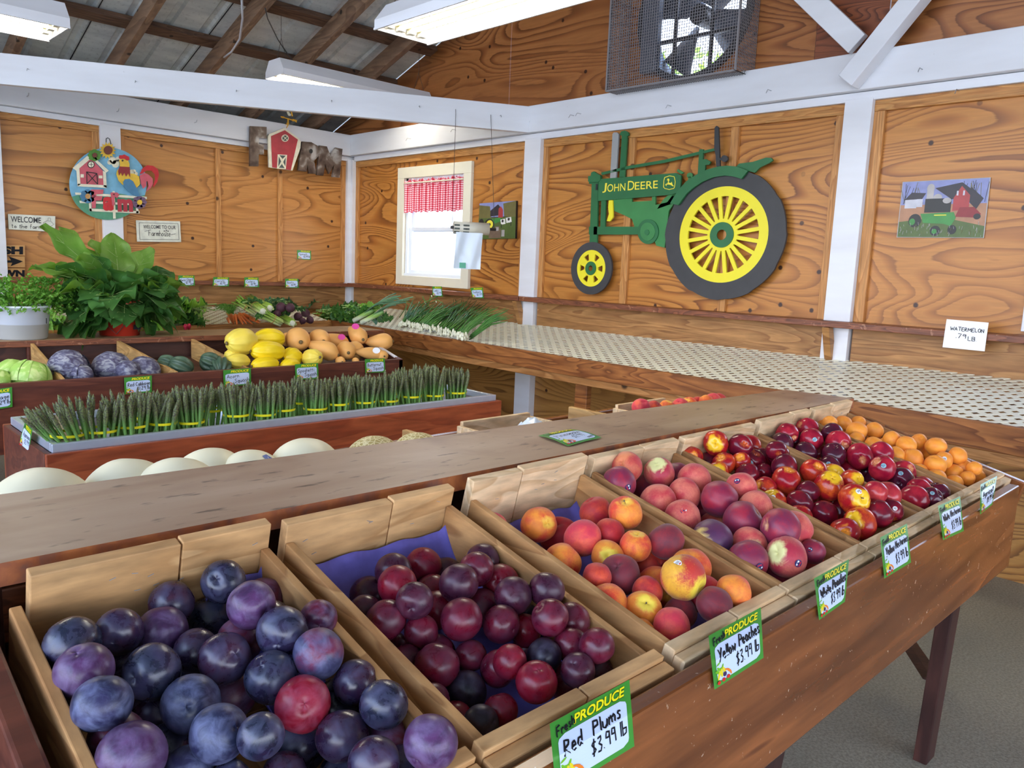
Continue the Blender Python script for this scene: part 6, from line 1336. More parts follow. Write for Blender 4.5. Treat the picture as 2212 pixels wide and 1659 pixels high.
# right bench: spinach, leeks, scallions, scapes
def onr(px, py, h=.03):
    x = 3.5
    for _ in range(14): p = PZ(px, py, latz2(x, 4.6)+.009+h); x = min(max(p.x, frontx(p.y)+.03), WX-.05)
    return p
def clampr(p): p.x = min(max(p.x, frontx(p.y)+.032), WX-.05); p.y = min(p.y, WY-.06); p.z = max(p.z, latz2(p.x, p.y)+.014); return p
def heap2(name, label, cat, spots, meshes, n_, R_, h, seed, group=None, dirx=None):
    c0 = onr(*spots[0]); t = thing(name, c0, label, cat, group); rr = random.Random(seed)
    for k in range(n_):
        s = onr(*spots[rr.randrange(len(spots))], .02+h*rr.random()); a = rr.uniform(-.5, .5)+(0 if rr.random() < .7 else pi); d = V((cos(a)*.9, sin(a), rr.uniform(-.1, .3))).normalized()
        add_leaf(rr.choice(meshes), clampr(s-d*R_*.5), clampr(s+d*R_*.6), t, c0, rr.uniform(.6, 1.0), rr.uniform(-.7, .7))
    return t
heap2('spinach_bunch', 'dark green spinach bunches in the corner of the benches', 'leafy greens', [(700, 678), (715, 672), (730, 668), (750, 664), (725, 682), (745, 676), (765, 662), (708, 686), (775, 656)], SM+[LM[2]], 105, .16, .07, 9)
for k, (a, b, lb) in enumerate((((764, 693), (833, 655), 'left leek with broad blue green leaves'), ((780, 697), (858, 658), 'right leek with a thick white shank'), ((770, 690), (845, 650), 'leek lying behind the other two'))):
    p, q = onr(*a, .035), onr(*b, .085); t = thing('leek', p, lb, 'leek', 'leeks on the right bench'); d = q-p
    MB().tube([(0, 0, 0), d*.25, d*.5, d*.62], [.017, .018, .019, .012], 12).build('shank', 'leek_body', t, True)
    for j in range(6):
        sd_ = V((0, 0, 1)).cross(d).normalized()*(j-2.5)*.012; m = MB()
        def f(u, v): s_ = (u-.5)*.034*(1-.75*v); c = d*(.35+v*(.75+.04*j))+sd_*v*3+V((0, 0, .012*(j % 3)*v+.02*sin(v*2.5)-.03*v*v)); return c+d.cross(V((0, 0, 1))).normalized()*s_+V((0, 0, abs(u-.5)*.02))
        m.grid(4, 12, f); m.build('leaf', 'leek_leaf', t, True)
SCN = [(868, 706, 905, 668), (890, 708, 935, 672), (905, 713, 960, 680), (920, 715, 978, 672), (940, 718, 1000, 668), (955, 722, 1020, 672), (970, 727, 1040, 676), (985, 731, 1060, 686), (1000, 735, 1085, 697)]
lbs = ['leftmost', 'second', 'third', 'fourth', 'fifth', 'sixth', 'seventh', 'eighth', 'rightmost']
for k, (ax_, ay_, bx_, by_) in enumerate(SCN):
    p = onr(ax_, ay_, .020); q = onr(bx_, by_, .03+.02*(k > 2)); t = thing('scallion_bunch', p, '%s scallion bunch, white bulbs at the bench edge, green tops to the wall' % lbs[k], 'scallions', 'scallion bunches on the right bench'); rr = random.Random(60+k); d = q-p; sd_ = V((0, 0, 1)).cross(d).normalized()
    m1 = MB(); m2 = MB()
    for j in range(13):
        o_ = sd_*rr.uniform(-.035, .035)+V((0, 0, rr.uniform(0, .03))); s0 = o_+d*rr.uniform(-.03, .04)
        m1.lathe([(.001, -.008), (.008, -.004), (.010, .004), (.006, .014), (.004, .02)], 8, s0)
        for e in range(2):
            w_ = sd_*rr.uniform(-.10, .10)+V((0, 0, rr.uniform(-.01, .06))); L = rr.uniform(.8, 1.15); pts = [s0, s0+d*.3*L+w_*.15+V((0, 0, .01)), s0+d*.65*L+w_*.5+V((0, 0, .02)), s0+d*L+w_]
            pts = [clampr(pp+p)-p for pp in pts]; m2.tube(pts, [.0032, .0036, .003, .0010], 5)
    m1.build('bulbs', 'onion_bulb', t, True); m2.build('green_tops', 'scallion', t, True)
t = thing('garlic_scapes', onr(900, 660, .05), 'curly garlic scapes with pale tips rising behind the scallions', 'garlic scapes'); c0 = loc(t); rr = random.Random(4); m = MB(); m2 = MB()
for k, pts in enumerate(([(860, 690), (880, 660), (872, 650), (890, 655), (905, 680)], [(870, 700), (900, 670), (920, 652), (945, 640), (942, 650)], [(900, 690), (925, 660), (930, 640), (932, 638)], [(905, 685), (930, 668), (915, 645), (913, 640), (918, 652)], [(940, 690), (935, 670), (955, 660), (957, 668)], [(865, 700), (890, 690), (910, 660), (905, 652)], [(930, 655), (945, 648), (957, 655), (955, 662)])):
    P_ = [PX(a_, b_, 3.62+.02*k)-c0 for a_, b_ in pts]; m.tube(P_, .0032, 6); m2.tube([P_[-1], P_[-1]+V((.0, -.005, -.014))], [.005, .003], 6)
m.build('stalks', 'scallion', t, True); m2.build('tips', 'onion_bulb', t, True)
# ------------------------------------------------------------------ wall decorations
class Plate:
    """cut-out pieces given in the coordinates of a survey crop, standing on a wall plane"""
    def __init__(s, root, ox, oy, sc, wall, base=.02):
        s.r = root; s.o = V(root.location); s.ox, s.oy, s.sc, s.w, s.b = ox, oy, sc, wall, base
    def p(s, cx, cy, off=0):
        px, py = s.ox+cx/s.sc, s.oy+cy/s.sc
        return (PY(px, py, WY-s.b-off) if s.w == 1 else PX(px, py, WX-s.b-off))-s.o
    def q(s, cx, cy, off):      # pushed straight out of the wall, without shifting sideways
        b = s.p(cx, cy, 0); return b+(V((0, -off, 0)) if s.w == 1 else V((-off, 0, 0)))
    def poly(s, name, pts, z, t, mat, par=None, m=None):
        mm = m or MB(); sg = 1
        mm.prism([(x, y) for x, y in pts], lambda u, v, w_: s.q(u, v, z+w_), t)
        if m is None:
            o = mm.build(name, mat, par or s.r)
            bm = bmesh.new(); bm.from_mesh(o.data); bmesh.ops.recalc_face_normals(bm, faces=bm.faces); bm.to_mesh(o.data); bm.free(); return o
    def polys(s, name, lst, z, t, mat, par=None):
        m = MB()
        for pts in lst: s.poly(None, pts, z, t, mat, m=m)
        o = m.build(name, mat, par or s.r)
        bm = bmesh.new(); bm.from_mesh(o.data); bmesh.ops.recalc_face_normals(bm, faces=bm.faces); bm.to_mesh(o.data); bm.free(); return o
    def text(s, name, body, quad, z, mat, par=None, bold=0.0, th=.0):
        (x0, y0), (x1, y1), (x2, y2), (x3, y3) = quad       # TL TR BR BL
        def fn(u, v, off=0):
            x = (x0*(1-u)+x1*u)*(1-v)+(x3*(1-u)+x2*u)*v; y = (y0*(1-u)+y1*u)*(1-v)+(y3*(1-u)+y2*u)*v; return s.q(x, y, z+off)
        o = text_on(name, body, (0, 0, 1, 1), fn, mat, par or s.r, bold, 0)
        if th: md = o.modifiers.new('s', 'SOLIDIFY'); md.thickness = th
        return o
    def hand(s, body, quad, z, wd, name='lettering', mat='black_ink', par=None, jit=.01):
        (x0, y0), (x1, y1), (x2, y2), (x3, y3) = quad
        def fn(u, v, off=0):
            x = (x0*(1-u)+x1*u)*(1-v)+(x3*(1-u)+x2*u)*v; y = (y0*(1-u)+y1*u)*(1-v)+(y3*(1-u)+y2*u)*v; return s.q(x, y, z+off)
        return hand(body, (0, 0, 1, 1), fn, par or s.r, wd, name, mat, 0, jit=jit)
def circ2(cx, cy, rx, ry=None, n=28, a0=0): ry = ry or rx; return [(cx+rx*cos(2*pi*k/n+a0), cy+ry*sin(2*pi*k/n+a0)) for k in range(n)]
def band(a, b, w_):      # thick segment as a polygon
    (x0, y0), (x1, y1) = a, b; L = sqrt((x1-x0)**2+(y1-y0)**2); nx, ny = -(y1-y0)/L*w_/2, (x1-x0)/L*w_/2
    return [(x0+nx, y0+ny), (x1+nx, y1+ny), (x1-nx, y1-ny), (x0-nx, y0-ny)]
# round farm sign with barn and rooster
t = thing('farm_sign', PY(240, 398, WY-.06), 'round metal farm sign with red barn, rooster and flowers hung on the white post', 'wall sign'); P = Plate(t, 130, 290, 8.73, 1, .062)
disc = circ2(900, 935, 730, 680, 56); P.poly('disc', disc, 0, .004, 's_blue')
P.poly('grass', [(x, max(y, 1150+30*sin(x*.01))) for x, y in disc], .0045, .001, 's_green')
P.polys('cloud', [circ2(980, 500, 75), circ2(1040, 560, 70), circ2(930, 530, 45), circ2(1090, 470, 50), circ2(1345, 720, 55), circ2(1420, 750, 40), circ2(1390, 700, 35)], .0045, .001, 's_cream')
br = P.poly('barn', [(345, 650), (565, 455), (790, 690), (805, 965), (365, 945)], .012, .004, 's_pink')
P.polys('barn_trim', [[(218, 640), (500, 408), (575, 452), (290, 692)], [(555, 435), (650, 462), (900, 690), (850, 725)], [(290, 690), (345, 650), (368, 945), (312, 985)], [(315, 935), (860, 965), (860, 1015), (318, 985)], [(788, 690), (845, 718), (862, 1010), (803, 990)], [(370, 755), (430, 757), (430, 820), (370, 818)], [(708, 780), (780, 782), (780, 835), (710, 833)]], .017, .002, 's_cream')
P.poly('barn_window', circ2(565, 575, 66), .018, .002, 'p_dark'); P.polys('barn_window_panes', [circ2(565, 575, 52)], .0205, .001, 's_cream')
P.polys('barn_door', [band((475, 712), (672, 742), 16), band((672, 742), (687, 945), 16), band((480, 712), (486, 940), 16), band((478, 715), (685, 945), 14), band((670, 745), (484, 938), 14), band((520, 575), (610, 575), 8), band((565, 530), (565, 620), 8)], .0215, .002, 'p_dark')
def flower(cx, cy, R_, n_, mp, mc, rc, z=.02, a0=0): 
    P.polys('petals', [circ2(cx+R_*.58*cos(2*pi*k/n_+a0), cy+R_*.58*sin(2*pi*k/n_+a0), R_*.42, R_*.24 if False else R_*.30, 12) for k in range(n_)], z, .002, mp); P.poly('flower_centre', circ2(cx, cy, rc), z+.003, .004, mc)
spk = []
for k in range(28): r_ = 158 if k % 2 == 0 else 112; spk.append((880+r_*cos(2*pi*k/28), 308+r_*sin(2*pi*k/28)))
P.poly('sunflower', spk, .014, .003, 's_yel'); P.poly('sunflower_centre', circ2(885, 305, 82), .018, .006, 's_brown')
flower(628, 400, 130, 8, 's_leaf', 's_brown', 45); flower(500, 1172, 150, 8, 's_wing', 's_tan', 50); flower(1475, 1285, 140, 8, 's_purple', 's_yel', 48)
P.poly('rooster_body', [(1110, 560), (1100, 640), (1055, 690), (1042, 760), (1085, 880), (1160, 955), (1300, 960), (1430, 1010), (1490, 940), (1470, 800), (1380, 750), (1300, 740), (1285, 640), (1290, 560), (1250, 480), (1150, 465), (1080, 500), (1105, 525)], .016, .004, 's_yel')
P.poly('rooster_comb', [(1085, 450), (1095, 400), (1150, 400), (1185, 385), (1225, 405), (1275, 430), (1285, 490), (1240, 500), (1190, 465), (1110, 470)], .021, .004, 's_red'); P.poly('rooster_beak', [(1028, 493), (1085, 478), (1092, 508), (1050, 515)], .020, .003, 'p_dark'); P.poly('rooster_eye', circ2(1156, 500, 18), .0215, .002, 'p_dark')
P.poly('rooster_collar', [(1098, 610), (1290, 622), (1300, 812), (1262, 740), (1222, 802), (1190, 730), (1150, 792), (1125, 722), (1088, 782), (1072, 700)], .021, .003, 's_dkred')
P.poly('rooster_wing', [(1165, 905), (1200, 852), (1280, 843), (1350, 892), (1440, 1060), (1475, 1175), (1400, 1172), (1270, 1090), (1180, 990)], .021, .005, 's_wing')
P.polys('rooster_tail', [[(1478, 760), (1530, 650), (1620, 588), (1730, 598), (1820, 660), (1842, 760), (1812, 900), (1742, 1002), (1728, 980), (1772, 850), (1762, 760), (1700, 690), (1600, 685), (1540, 740)]], .018, .003, 's_red')
P.polys('tail_feathers', [[(1475, 780), (1560, 735), (1640, 760), (1720, 840), (1722, 940), (1690, 1015), (1600, 1080), (1642, 980), (1625, 880), (1600, 900), (1600, 980), (1540, 1030), (1500, 930)]], .022, .003, 's_pink')
P.polys('fence', [[(268, 1100), (800, 1125), (1620, 1180), (1620, 1225), (800, 1170), (275, 1142)], [(350, 1255), (1400, 1300), (1400, 1342), (360, 1298)], [(530, 1400), (1482, 1452), (1482, 1496), (545, 1450)], [(525, 1258), (568, 1258), (582, 1450), (540, 1450)], [(970, 1075), (1015, 1075), (1035, 1590), (985, 1592)], [(1412, 1300), (1455, 1300), (1465, 1492), (1420, 1490)]], .012, .003, 's_cream')
P.text('letter', 'F', [(560, 1045), (800, 1045), (740, 1395), (585, 1395)], .022, 's_pink', bold=.05, th=.004); P.text('letter', 'a', [(785, 1180), (990, 1180), (990, 1445), (790, 1445)], .022, 's_red', bold=.05, th=.004)
P.text('letter', 'r', [(930, 1095), (1100, 1100), (1060, 1345), (960, 1340)], .023, 's_pink', bold=.05, th=.004); P.text('letter', 'm', [(1060, 1220), (1350, 1225), (1355, 1465), (1070, 1460)], .022, 's_barn', bold=.05, th=.004)
m = MB(); m.tube([P.q(850, 160, .02), P.q(850, 90, .02), P.q(880, 72, .02), P.q(912, 92, .02), P.q(940, 190, .02)], .0028, 6); m.build('hanger', 'peg_black', t, True)
# FARM letters with barn and weathervane
t = thing('farm_letters', PY(635, 330, WY-.11), 'weathered metal FARM letters with a red barn for the A and yellow weathervane', 'wall sign'); P = Plate(t, 520, 230, 9.217, 1, .10)
P.poly('letter', [(165, 395), (490, 412), (490, 640), (340, 628), (337, 752), (440, 757), (435, 960), (335, 955), (330, 1195), (160, 1190)], 0, .022, 'metal_letter')
P.poly('letter', [(1200, 700), (1380, 715), (1510, 790), (1540, 890), (1515, 1000), (1435, 1085), (1475, 1345), (1330, 1335), (1308, 1150), (1285, 1300), (1115, 1275)], 0, .022, 'metal_letter'); P.poly('letter_hole', circ2(1370, 895, 36, 46), .0225, .0005, 'p_dark')
P.poly('letter', [(1545, 780), (1690, 800), (1758, 985), (1860, 820), (2000, 850), (1945, 1420), (1800, 1405), (1832, 1165), (1730, 1345), (1655, 1150), (1620, 1380), (1490, 1365)], 0, .022, 'metal_letter')
P.poly('barn_frame', [(520, 600), (545, 555), (850, 428), (1140, 650), (1172, 705), (1165, 830), (1005, 1280), (540, 1215)], .004, .016, 's_cream'); P.poly('barn', [(576, 595), (850, 478), (1108, 665), (968, 1272), (600, 1215)], .021, .003, 's_barn')
P.poly('round_window', circ2(850, 637, 72), .025, .002, 's_cream'); P.poly('round_window_glass', circ2(850, 637, 54), .0275, .001, 's_slate'); P.polys('window_cross', [band((812, 600), (888, 675), 12), band((888, 600), (812, 675), 12)], .029, .001, 's_cream')
P.poly('barn_door', [(705, 958), (890, 970), (865, 1250), (690, 1240)], .025, .002, 's_cream'); P.polys('door_panels', [[(735, 975), (865, 985), (800, 1050)], [(725, 1225), (840, 1232), (785, 1150)], [(725, 1000), (770, 1100), (715, 1200)], [(862, 1010), (812, 1110), (855, 1200)]], .0275, .001, 's_slate')
P.polys('weathervane', [band((895, 432), (925, 360), 16), band((925, 360), (925, 240), 26), band((780, 205), (930, 250), 16), band((930, 250), (1040, 285), 18), [(1010, 250), (1100, 275), (1090, 330), (1060, 300), (1010, 300)], [(778, 195), (850, 205), (830, 240), (790, 225)], band((985, 90), (1010, 200), 22), band((870, 370), (960, 345), 12), band((895, 330), (930, 390), 12)], .012, .004, 's_gold')
P.poly('weathervane_rooster', [(890, 100), (935, 85), (950, 140), (980, 160), (965, 195), (925, 190), (905, 150)], .017, .003, 's_cream')
# painted wooden signs
def board_sign(name, quad, lab, wall, th, mat): 
    pl = PY if wall == 1 else PX; k = WY-.012 if wall == 1 else WX-.012; pts = [pl(*p, k) for p in quad]; c = sum(pts, V())/4; t = thing(name, c, lab, 'wall sign'); n_ = V((0, -th, 0)) if wall == 1 else V((-th, 0, 0)); m = MB()
    m.add([p-c for p in pts]+[p-c+n_ for p in pts], [(4, 5, 6, 7), (3, 2, 1, 0), (0, 1, 5, 4), (1, 2, 6, 5), (2, 3, 7, 6), (3, 0, 4, 7)]); b = m.build('board', mat, t, bevel=.002); return t
t = board_sign('welcome_sign', [(16, 462), (118.6, 467), (118.6, 501), (18, 495.5)], 'white plank sign reading WELCOME to the farm, left of the round farm sign', 1, .012, 's_sign'); P = Plate(t, 0, 0, 2.765, 1, .0125)
P.text('lettering', 'WELCOME', [(60, 1290), (242, 1300), (242, 1334), (62, 1326)], .0135, 's_ink2', bold=.012); P.hand('to the farm', [(66, 1336), (245, 1344), (245, 1368), (66, 1360)], .0135, .0028, jit=.04)
P.polys('hen_drawing', [band(a, b, 1.6) for a, b in (((255, 1330), (262, 1350)), ((262, 1350), (290, 1358)), ((290, 1358), (318, 1340)), ((318, 1340), (300, 1322)), ((300, 1322), (278, 1318)), ((278, 1318), (255, 1330)), ((283, 1316), (284, 1302)), ((284, 1302), (297, 1302)), ((297, 1302), (299, 1318)), ((270, 1358), (268, 1368)), ((288, 1358), (290, 1368)))], .0135, .0004, 's_ink2')
t = board_sign('welcome_sign', [(293, 475.6), (388, 478), (390.6, 523), (295.5, 522)], 'white metal sign reading WELCOME TO OUR Farmhouse, right of the round sign', 1, .010, 's_sign'); P = Plate(t, 0, 0, 2.765, 1, .0125)
P.text('lettering', 'WELCOME TO OUR', [(852, 1343), (1045, 1348), (1046, 1370), (853, 1364)], .0115, 's_ink2', bold=.008); P.hand('Farmhouse', [(885, 1374), (1015, 1378), (1015, 1412), (885, 1408)], .0115, .003, jit=.03)
P.polys('border_line', [band(a, b, 2) for a, b in (((828, 1330), (1060, 1336)), ((1060, 1336), (1066, 1432)), ((1066, 1432), (832, 1430)), ((832, 1430), (828, 1330)), ((860, 1382), (884, 1376)), ((1018, 1402), (1046, 1396)))], .0115, .0003, 's_ink2')
P.polys('leaf_drawing', [circ2(978, 1380, 5, 3, 8), circ2(990, 1376, 5, 3, 8), circ2(1000, 1381, 5, 3, 8), circ2(988, 1386, 2, 5, 8)], .0115, .0003, 's_ink2')
t = thing('arrow_sign', PY(20, 560, WY-.02), 'tan plank sign reading FRESH and GROWN with a black arrow at the left edge', 'wall sign'); P = Plate(t, 0, 450, 3.456, 1, .02)
for a, b in ((272, 352), (356, 440), (444, 520)): P.poly('plank', [(-190, a), (181, a+4), (184, b), (-190, b-4)], 0, .012, 's_tan')
P.text('lettering', 'FRESH', [(-175, 280), (168, 285), (168, 345), (-175, 340)], .0135, 'black_ink', bold=.06); P.text('lettering', 'GROWN', [(-175, 455), (180, 460), (180, 512), (-175, 507)], .0135, 'black_ink', bold=.06)
P.polys('arrow', [[(-120, 384), (78, 388), (60, 358), (168, 396), (75, 432), (88, 406), (-120, 402)]], .0135, .0004, 'black_ink')
# green tractor cut-out
t = thing('tractor_cutout', PX(1500, 480, WX-.03), 'large green and yellow wooden tractor cut-out reading JOHN DEERE on the wall', 'wall decoration'); c0 = loc(t)
P2 = Plate(t, 700, 0, 2.765, 2, .026); P3 = Plate(t, 1412, 0, 2.765, 2, .026); P6 = Plate(t, 1230, 270, 8.732, 2, .026); P7 = Plate(t, 1440, 260, 8.193, 2, .026)
P6.poly('hood', [(600, 1030), (2060, 915), (2155, 960), (2145, 1180), (2090, 1285), (1950, 1325), (590, 1440)], .012, .014, 'green_john')
P6.poly('radiator', [(412, 975), (458, 970), (470, 905), (520, 885), (580, 930), (640, 960), (640, 1045), (600, 1085), (470, 1085), (410, 1078)], .010, .02, 'green_john')
P2.polys('frame', [[(1612, 1062), (1650, 1062), (1642, 1465), (1597, 1465)], [(1594, 1355), (1900, 1355), (1900, 1402), (1594, 1402)], [(1668, 1195), (1695, 1195), (1690, 1360), (1662, 1360)], [(1596, 1075), (1650, 1075), (1650, 1100), (1594, 1100)]], .008, .012, 'green_john')
P2.polys('engine', [[(1740, 1190), (1850, 1185), (1850, 1207), (1970, 1200), (1970, 1175), (1990, 1172), (1990, 1225), (2060, 1210), (2120, 1130), (2150, 1150), (2070, 1260), (2045, 1480), (1995, 1468), (1985, 1440), (1960, 1410), (1880, 1400), (1850, 1310), (1800, 1285), (1745, 1262)], [(2000, 1250), (2090, 1218), (2165, 1125), (2135, 1105), (2035, 1195)]], .006, .012, 'green_john2')
P2.poly('pulley', circ2(1950, 1385, 62, 74, 36), .018, .008, 'green_john'); P2.poly('pulley_ring', circ2(1950, 1385, 44, 54, 30), .026, .003, 'green_john2'); P2.poly('pulley_hub', circ2(1947, 1390, 14, 17, 20), .029, .004, 'green_john')
P6.poly('slot', [(550, 1120), (585, 1120), (580, 1235), (545, 1235)], .0265, .0006, 'p_dark')
P2.poly('fuel_drop', [(1716, 1198), (1739, 1198), (1741, 1298), (1722, 1324), (1703, 1322), (1716, 1280), (1711, 1240)], .014, .010, 'yellow_john')
P6.poly('grey_pipe', [(810, 1015), (855, 180), (880, 150), (940, 150), (972, 182), (920, 1015)], .010, .012, 'gray_pipe')
P6.poly('stack', [(985, 990), (1030, 215), (990, 192), (1020, 130), (1090, 116), (1150, 150), (1162, 205), (1130, 215), (1085, 990)], .010, .012, 'green_john')
P7.polys('steering_rod', [[(-1120, 930), (-620, 810), (0, 705), (620, 560), (890, 500), (892, 545), (620, 612), (0, 760), (-620, 862), (-1110, 975)]], .014, .008, 'green_john')
P7.poly('steering_post', [(590, 990), (620, 522), (690, 522), (682, 700), (740, 695), (822, 742), (798, 792), (725, 800), (718, 925)], .012, .012, 'green_john')
P7.polys('cap', [[(222, 910), (240, 868), (348, 935), (300, 962)], circ2(452, 985, 52, 52), band((450, 1000), (440, 1090), 50)], .012, .012, 'green_john2')
P7.poly('seat', [(1278, 825), (1320, 775), (1560, 745), (1800, 668), (1890, 675), (1922, 715), (1860, 762), (1690, 842), (1600, 935), (1480, 905)], .012, .012, 'green_john')
P7.poly('fender', [(140, 1482), (270, 1270), (420, 1100), (590, 985), (800, 885), (1000, 832), (1150, 820), (1300, 832), (1420, 868), (1515, 912), (1400, 1052), (1250, 1008), (1100, 992), (900, 1022), (700, 1108), (560, 1200), (430, 1312), (285, 1512)], .032, .014, 'green_john')
P7.poly('steering_wheel', [(908, 150), (940, 112), (975, 140), (1002, 822), (934, 828), (928, 640), (900, 520)], .022, .012, 'peg_black'); P7.polys('seat_knob', [circ2(1080, 690, 58), band((1000, 700), (1050, 695), 40)], .022, .012, 'peg_black')
# lettering
P6.text('lettering', 'J', [(690, 1108), (765, 1102), (745, 1283), (672, 1288)], .0275, 'letter_yellow', bold=.012); P6.text('lettering', 'OHN', [(772, 1128), (1112, 1104), (1105, 1248), (765, 1272)], .0275, 'letter_yellow', bold=.004)
P6.text('lettering', 'D', [(1160, 1066), (1282, 1058), (1275, 1235), (1150, 1243)], .0275, 'letter_yellow', bold=.004); P6.text('lettering', 'EERE', [(1290, 1088), (1722, 1055), (1718, 1200), (1285, 1230)], .0275, 'letter_yellow', bold=.004)
rr_ = [(1850, 1000), (1940, 970), (2030, 985), (2050, 1080), (2035, 1180), (2020, 1205), (1935, 1226), (1850, 1205), (1828, 1180), (1835, 1060)]
P6.polys('emblem', [band(rr_[i], rr_[(i+1) % 10], 12) for i in range(10)]+[[(1893, 1052), (1905, 1022), (1925, 1018), (1942, 1045), (1928, 1075), (1930, 1098), (1968, 1102), (1982, 1080), (1990, 1105), (1998, 1135), (2022, 1160), (2010, 1168), (1962, 1140), (1925, 1133), (1888, 1133), (1880, 1145), (1892, 1158), (1884, 1162), (1862, 1140), (1868, 1122), (1905, 1110), (1912, 1085), (1915, 1060)]], .0275, .0005, 'letter_yellow')
# wheels, in metres on the wall
def wheel(cx, cy, ro, rz, yo, nsp, base, lugs, name):
    c = PX(cx, cy, WX-.026)-c0; f = lambda u, v, w_: c+V((-w_-base, u, v)); k_ = rz/ro; n_ = 72
    lp = lambda r: [(r*cos(2*pi*k/n_), r*k_*sin(2*pi*k/n_)) for k in range(n_)]
    outer = []
    for k in range(n_): a = 2*pi*k/n_; r = ro*(1-(.018*((k % (n_//lugs))/(n_//lugs)) if lugs else 0)); outer.append((r*cos(a), r*k_*sin(a)))
    w_ = MB().ring(outer, lp(yo), f, .014).build(name, 'tire', t)
    m = MB(); m.ring(lp(yo), lp(yo*.80), lambda u, v, w2: f(u, v, w2+.001), .012)
    ri = yo*(.30 if nsp > 10 else .42)
    m.ring(lp(ri*1.12), lp(ri*.62), lambda u, v, w2: f(u, v, w2+.001), .012)
    for k in range(nsp):
        a = 2*pi*(k+.5)/nsp; hw = yo*(.040 if nsp > 10 else .13); ca, sa = cos(a), sin(a); r0, r1 = ri*.95, yo*.84; hw2 = hw*(1 if nsp > 10 else 1.55)
        pl = [(r0*ca-hw*sa, (r0*sa+hw*ca)*k_), (r1*ca-hw2*sa, (r1*sa+hw2*ca)*k_), (r1*ca+hw2*sa, (r1*sa-hw2*ca)*k_), (r0*ca+hw*sa, (r0*sa-hw*ca)*k_)] if nsp > 10 else \
             [(ri*ca*.9-yo*.17*sa, (ri*sa*.9+yo*.17*ca)*k_), (yo*.83*ca-yo*.24*sa, (yo*.83*sa+yo*.24*ca)*k_), (yo*.83*ca+yo*.24*sa, (yo*.83*sa-yo*.24*ca)*k_), (ri*.9*ca+yo*.17*sa, (ri*.9*sa-yo*.17*ca)*k_)]
        m.prism(pl, lambda u, v, w2: f(u, v, w2+.0015), .011)
    rm = m.build('wheel_rim', 'yellow_john', w_); bm = bmesh.new(); bm.from_mesh(rm.data); bmesh.ops.recalc_face_normals(bm, faces=bm.faces); bm.to_mesh(rm.data); bm.free()
    MB().ring(lp(ri*.88), lp(ri*.36), lambda u, v, w2: f(u, v, w2+.013), .006).build('hub', 'green_john', w_)
wheel(1565, 508, .372, .352, .272, 20, .012, 12, 'rear_tire'); wheel(1284, 580, .166, .163, .116, 6, .020, 0, 'front_tire')
# canvas and metal pictures
def picture(name, quad, lab, w_, th, shapes, base):
    pts = [PX(*p, WX-.004) for p in quad]; c = sum(pts, V())/4; t = thing(name, c, lab, 'picture'); m = MB(); n_ = V((-th, 0, 0))
    m.add([p-c for p in pts]+[p-c+n_ for p in pts], [(4, 5, 6, 7), (3, 2, 1, 0), (0, 1, 5, 4), (1, 2, 6, 5), (2, 3, 7, 6), (3, 0, 4, 7)]); m.build('board', base, t, bevel=.001)
    TL, TR, BR, BL = pts
    mats = []; m = MB()
    for i, (mt, poly) in enumerate(shapes):
        if mt not in mats: mats.append(mt)
        m.cur = mats.index(mt); P_ = []
        for u, v in poly: P_.append((TL*(1-u)+TR*u)*(1-v)+(BL*(1-u)+BR*u)*v-c+V((-th-.0003-.00003*i, 0, 0)))
        m.add(P_, [tuple(range(len(P_)))])
    m.build('painted_scene', mats, t)
def rc(x0, y0, x1, y1): return [(x0, y0), (x1, y0), (x1, y1), (x0, y1)]
rr = random.Random(12)
sh = [('p_sky', rc(.01, .01, .99, .45)), ('p_field', rc(.01, .42, .99, .99)), ('p_grass', [(.01, .72), (.5, .64), (.99, .80), (.99, .99), (.01, .99)])]
for k in range(26): x = rr.uniform(.02, .3) if k < 9 else rr.uniform(.7, .97); sh.append(('p_tree' if k % 2 else 'p_dark', band((x, .40), (x+rr.uniform(-.08, .08), rr.uniform(.02, .16)), .006)))
sh += [('p_house', [(.06, .32), (.13, .22), (.20, .32), (.20, .48), (.06, .48)]), ('p_roof', [(.05, .33), (.13, .20), (.30, .22), (.26, .32)]), ('p_house', rc(.20, .32, .27, .46)), ('p_silo', circ2(.35, .14, .045, .08, 14)), ('p_silo', rc(.31, .15, .39, .32)), ('p_silo', circ2(.44, .30, .05, .06, 14)), ('p_roof', [(.40, .14), (.70, .06), (.90, .28), (.60, .34)]), ('p_barn', [(.62, .32), (.70, .12), (.80, .28), (.80, .52), (.62, .54)]), ('p_roof', [(.80, .14), (.95, .34), (.88, .52), (.80, .40)]), ('p_dark', rc(.30, .32, .60, .56)),
       ('p_house', rc(.65, .20, .67, .28)), ('p_house', rc(.72, .20, .74, .28)), ('s_dkred', [(.70, .48), (.86, .48), (.94, .60), (.90, .66), (.66, .64)]), ('p_dark', circ2(.90, .64, .04, .05, 14)), ('p_trac', [(.26, .58), (.64, .56), (.67, .66), (.62, .80), (.54, .76), (.30, .74)]), ('p_dark', circ2(.20, .70, .075, .12, 20)), ('p_trac', circ2(.17, .72, .035, .06, 14)), ('p_dark', circ2(.45, .88, .06, .09, 18)), ('p_trac', circ2(.44, .89, .03, .045, 14)), ('p_dark', circ2(.64, .86, .05, .08, 16)), ('letter_yellow', rc(.42, .60, .56, .615)), ('p_dark', band((.52, .56), (.52, .42), .02)), ('p_silo', circ2(.55, .36, .05, .05, 12))]
for k in range(60): x = rr.uniform(.02, .98); y = rr.uniform(.78, .98); sh.append(('p_silo' if k % 3 else 'p_tree', band((x, y), (x+rr.uniform(-.01, .01), y-rr.uniform(.03, .07)), .004)))
picture('metal_picture', [(1950, 393), (2141, 383), (2126, 514.5), (1937, 513)], 'metal picture of a green tractor before a red barn, on the right panel', 2, .003, sh, 'p_silo')
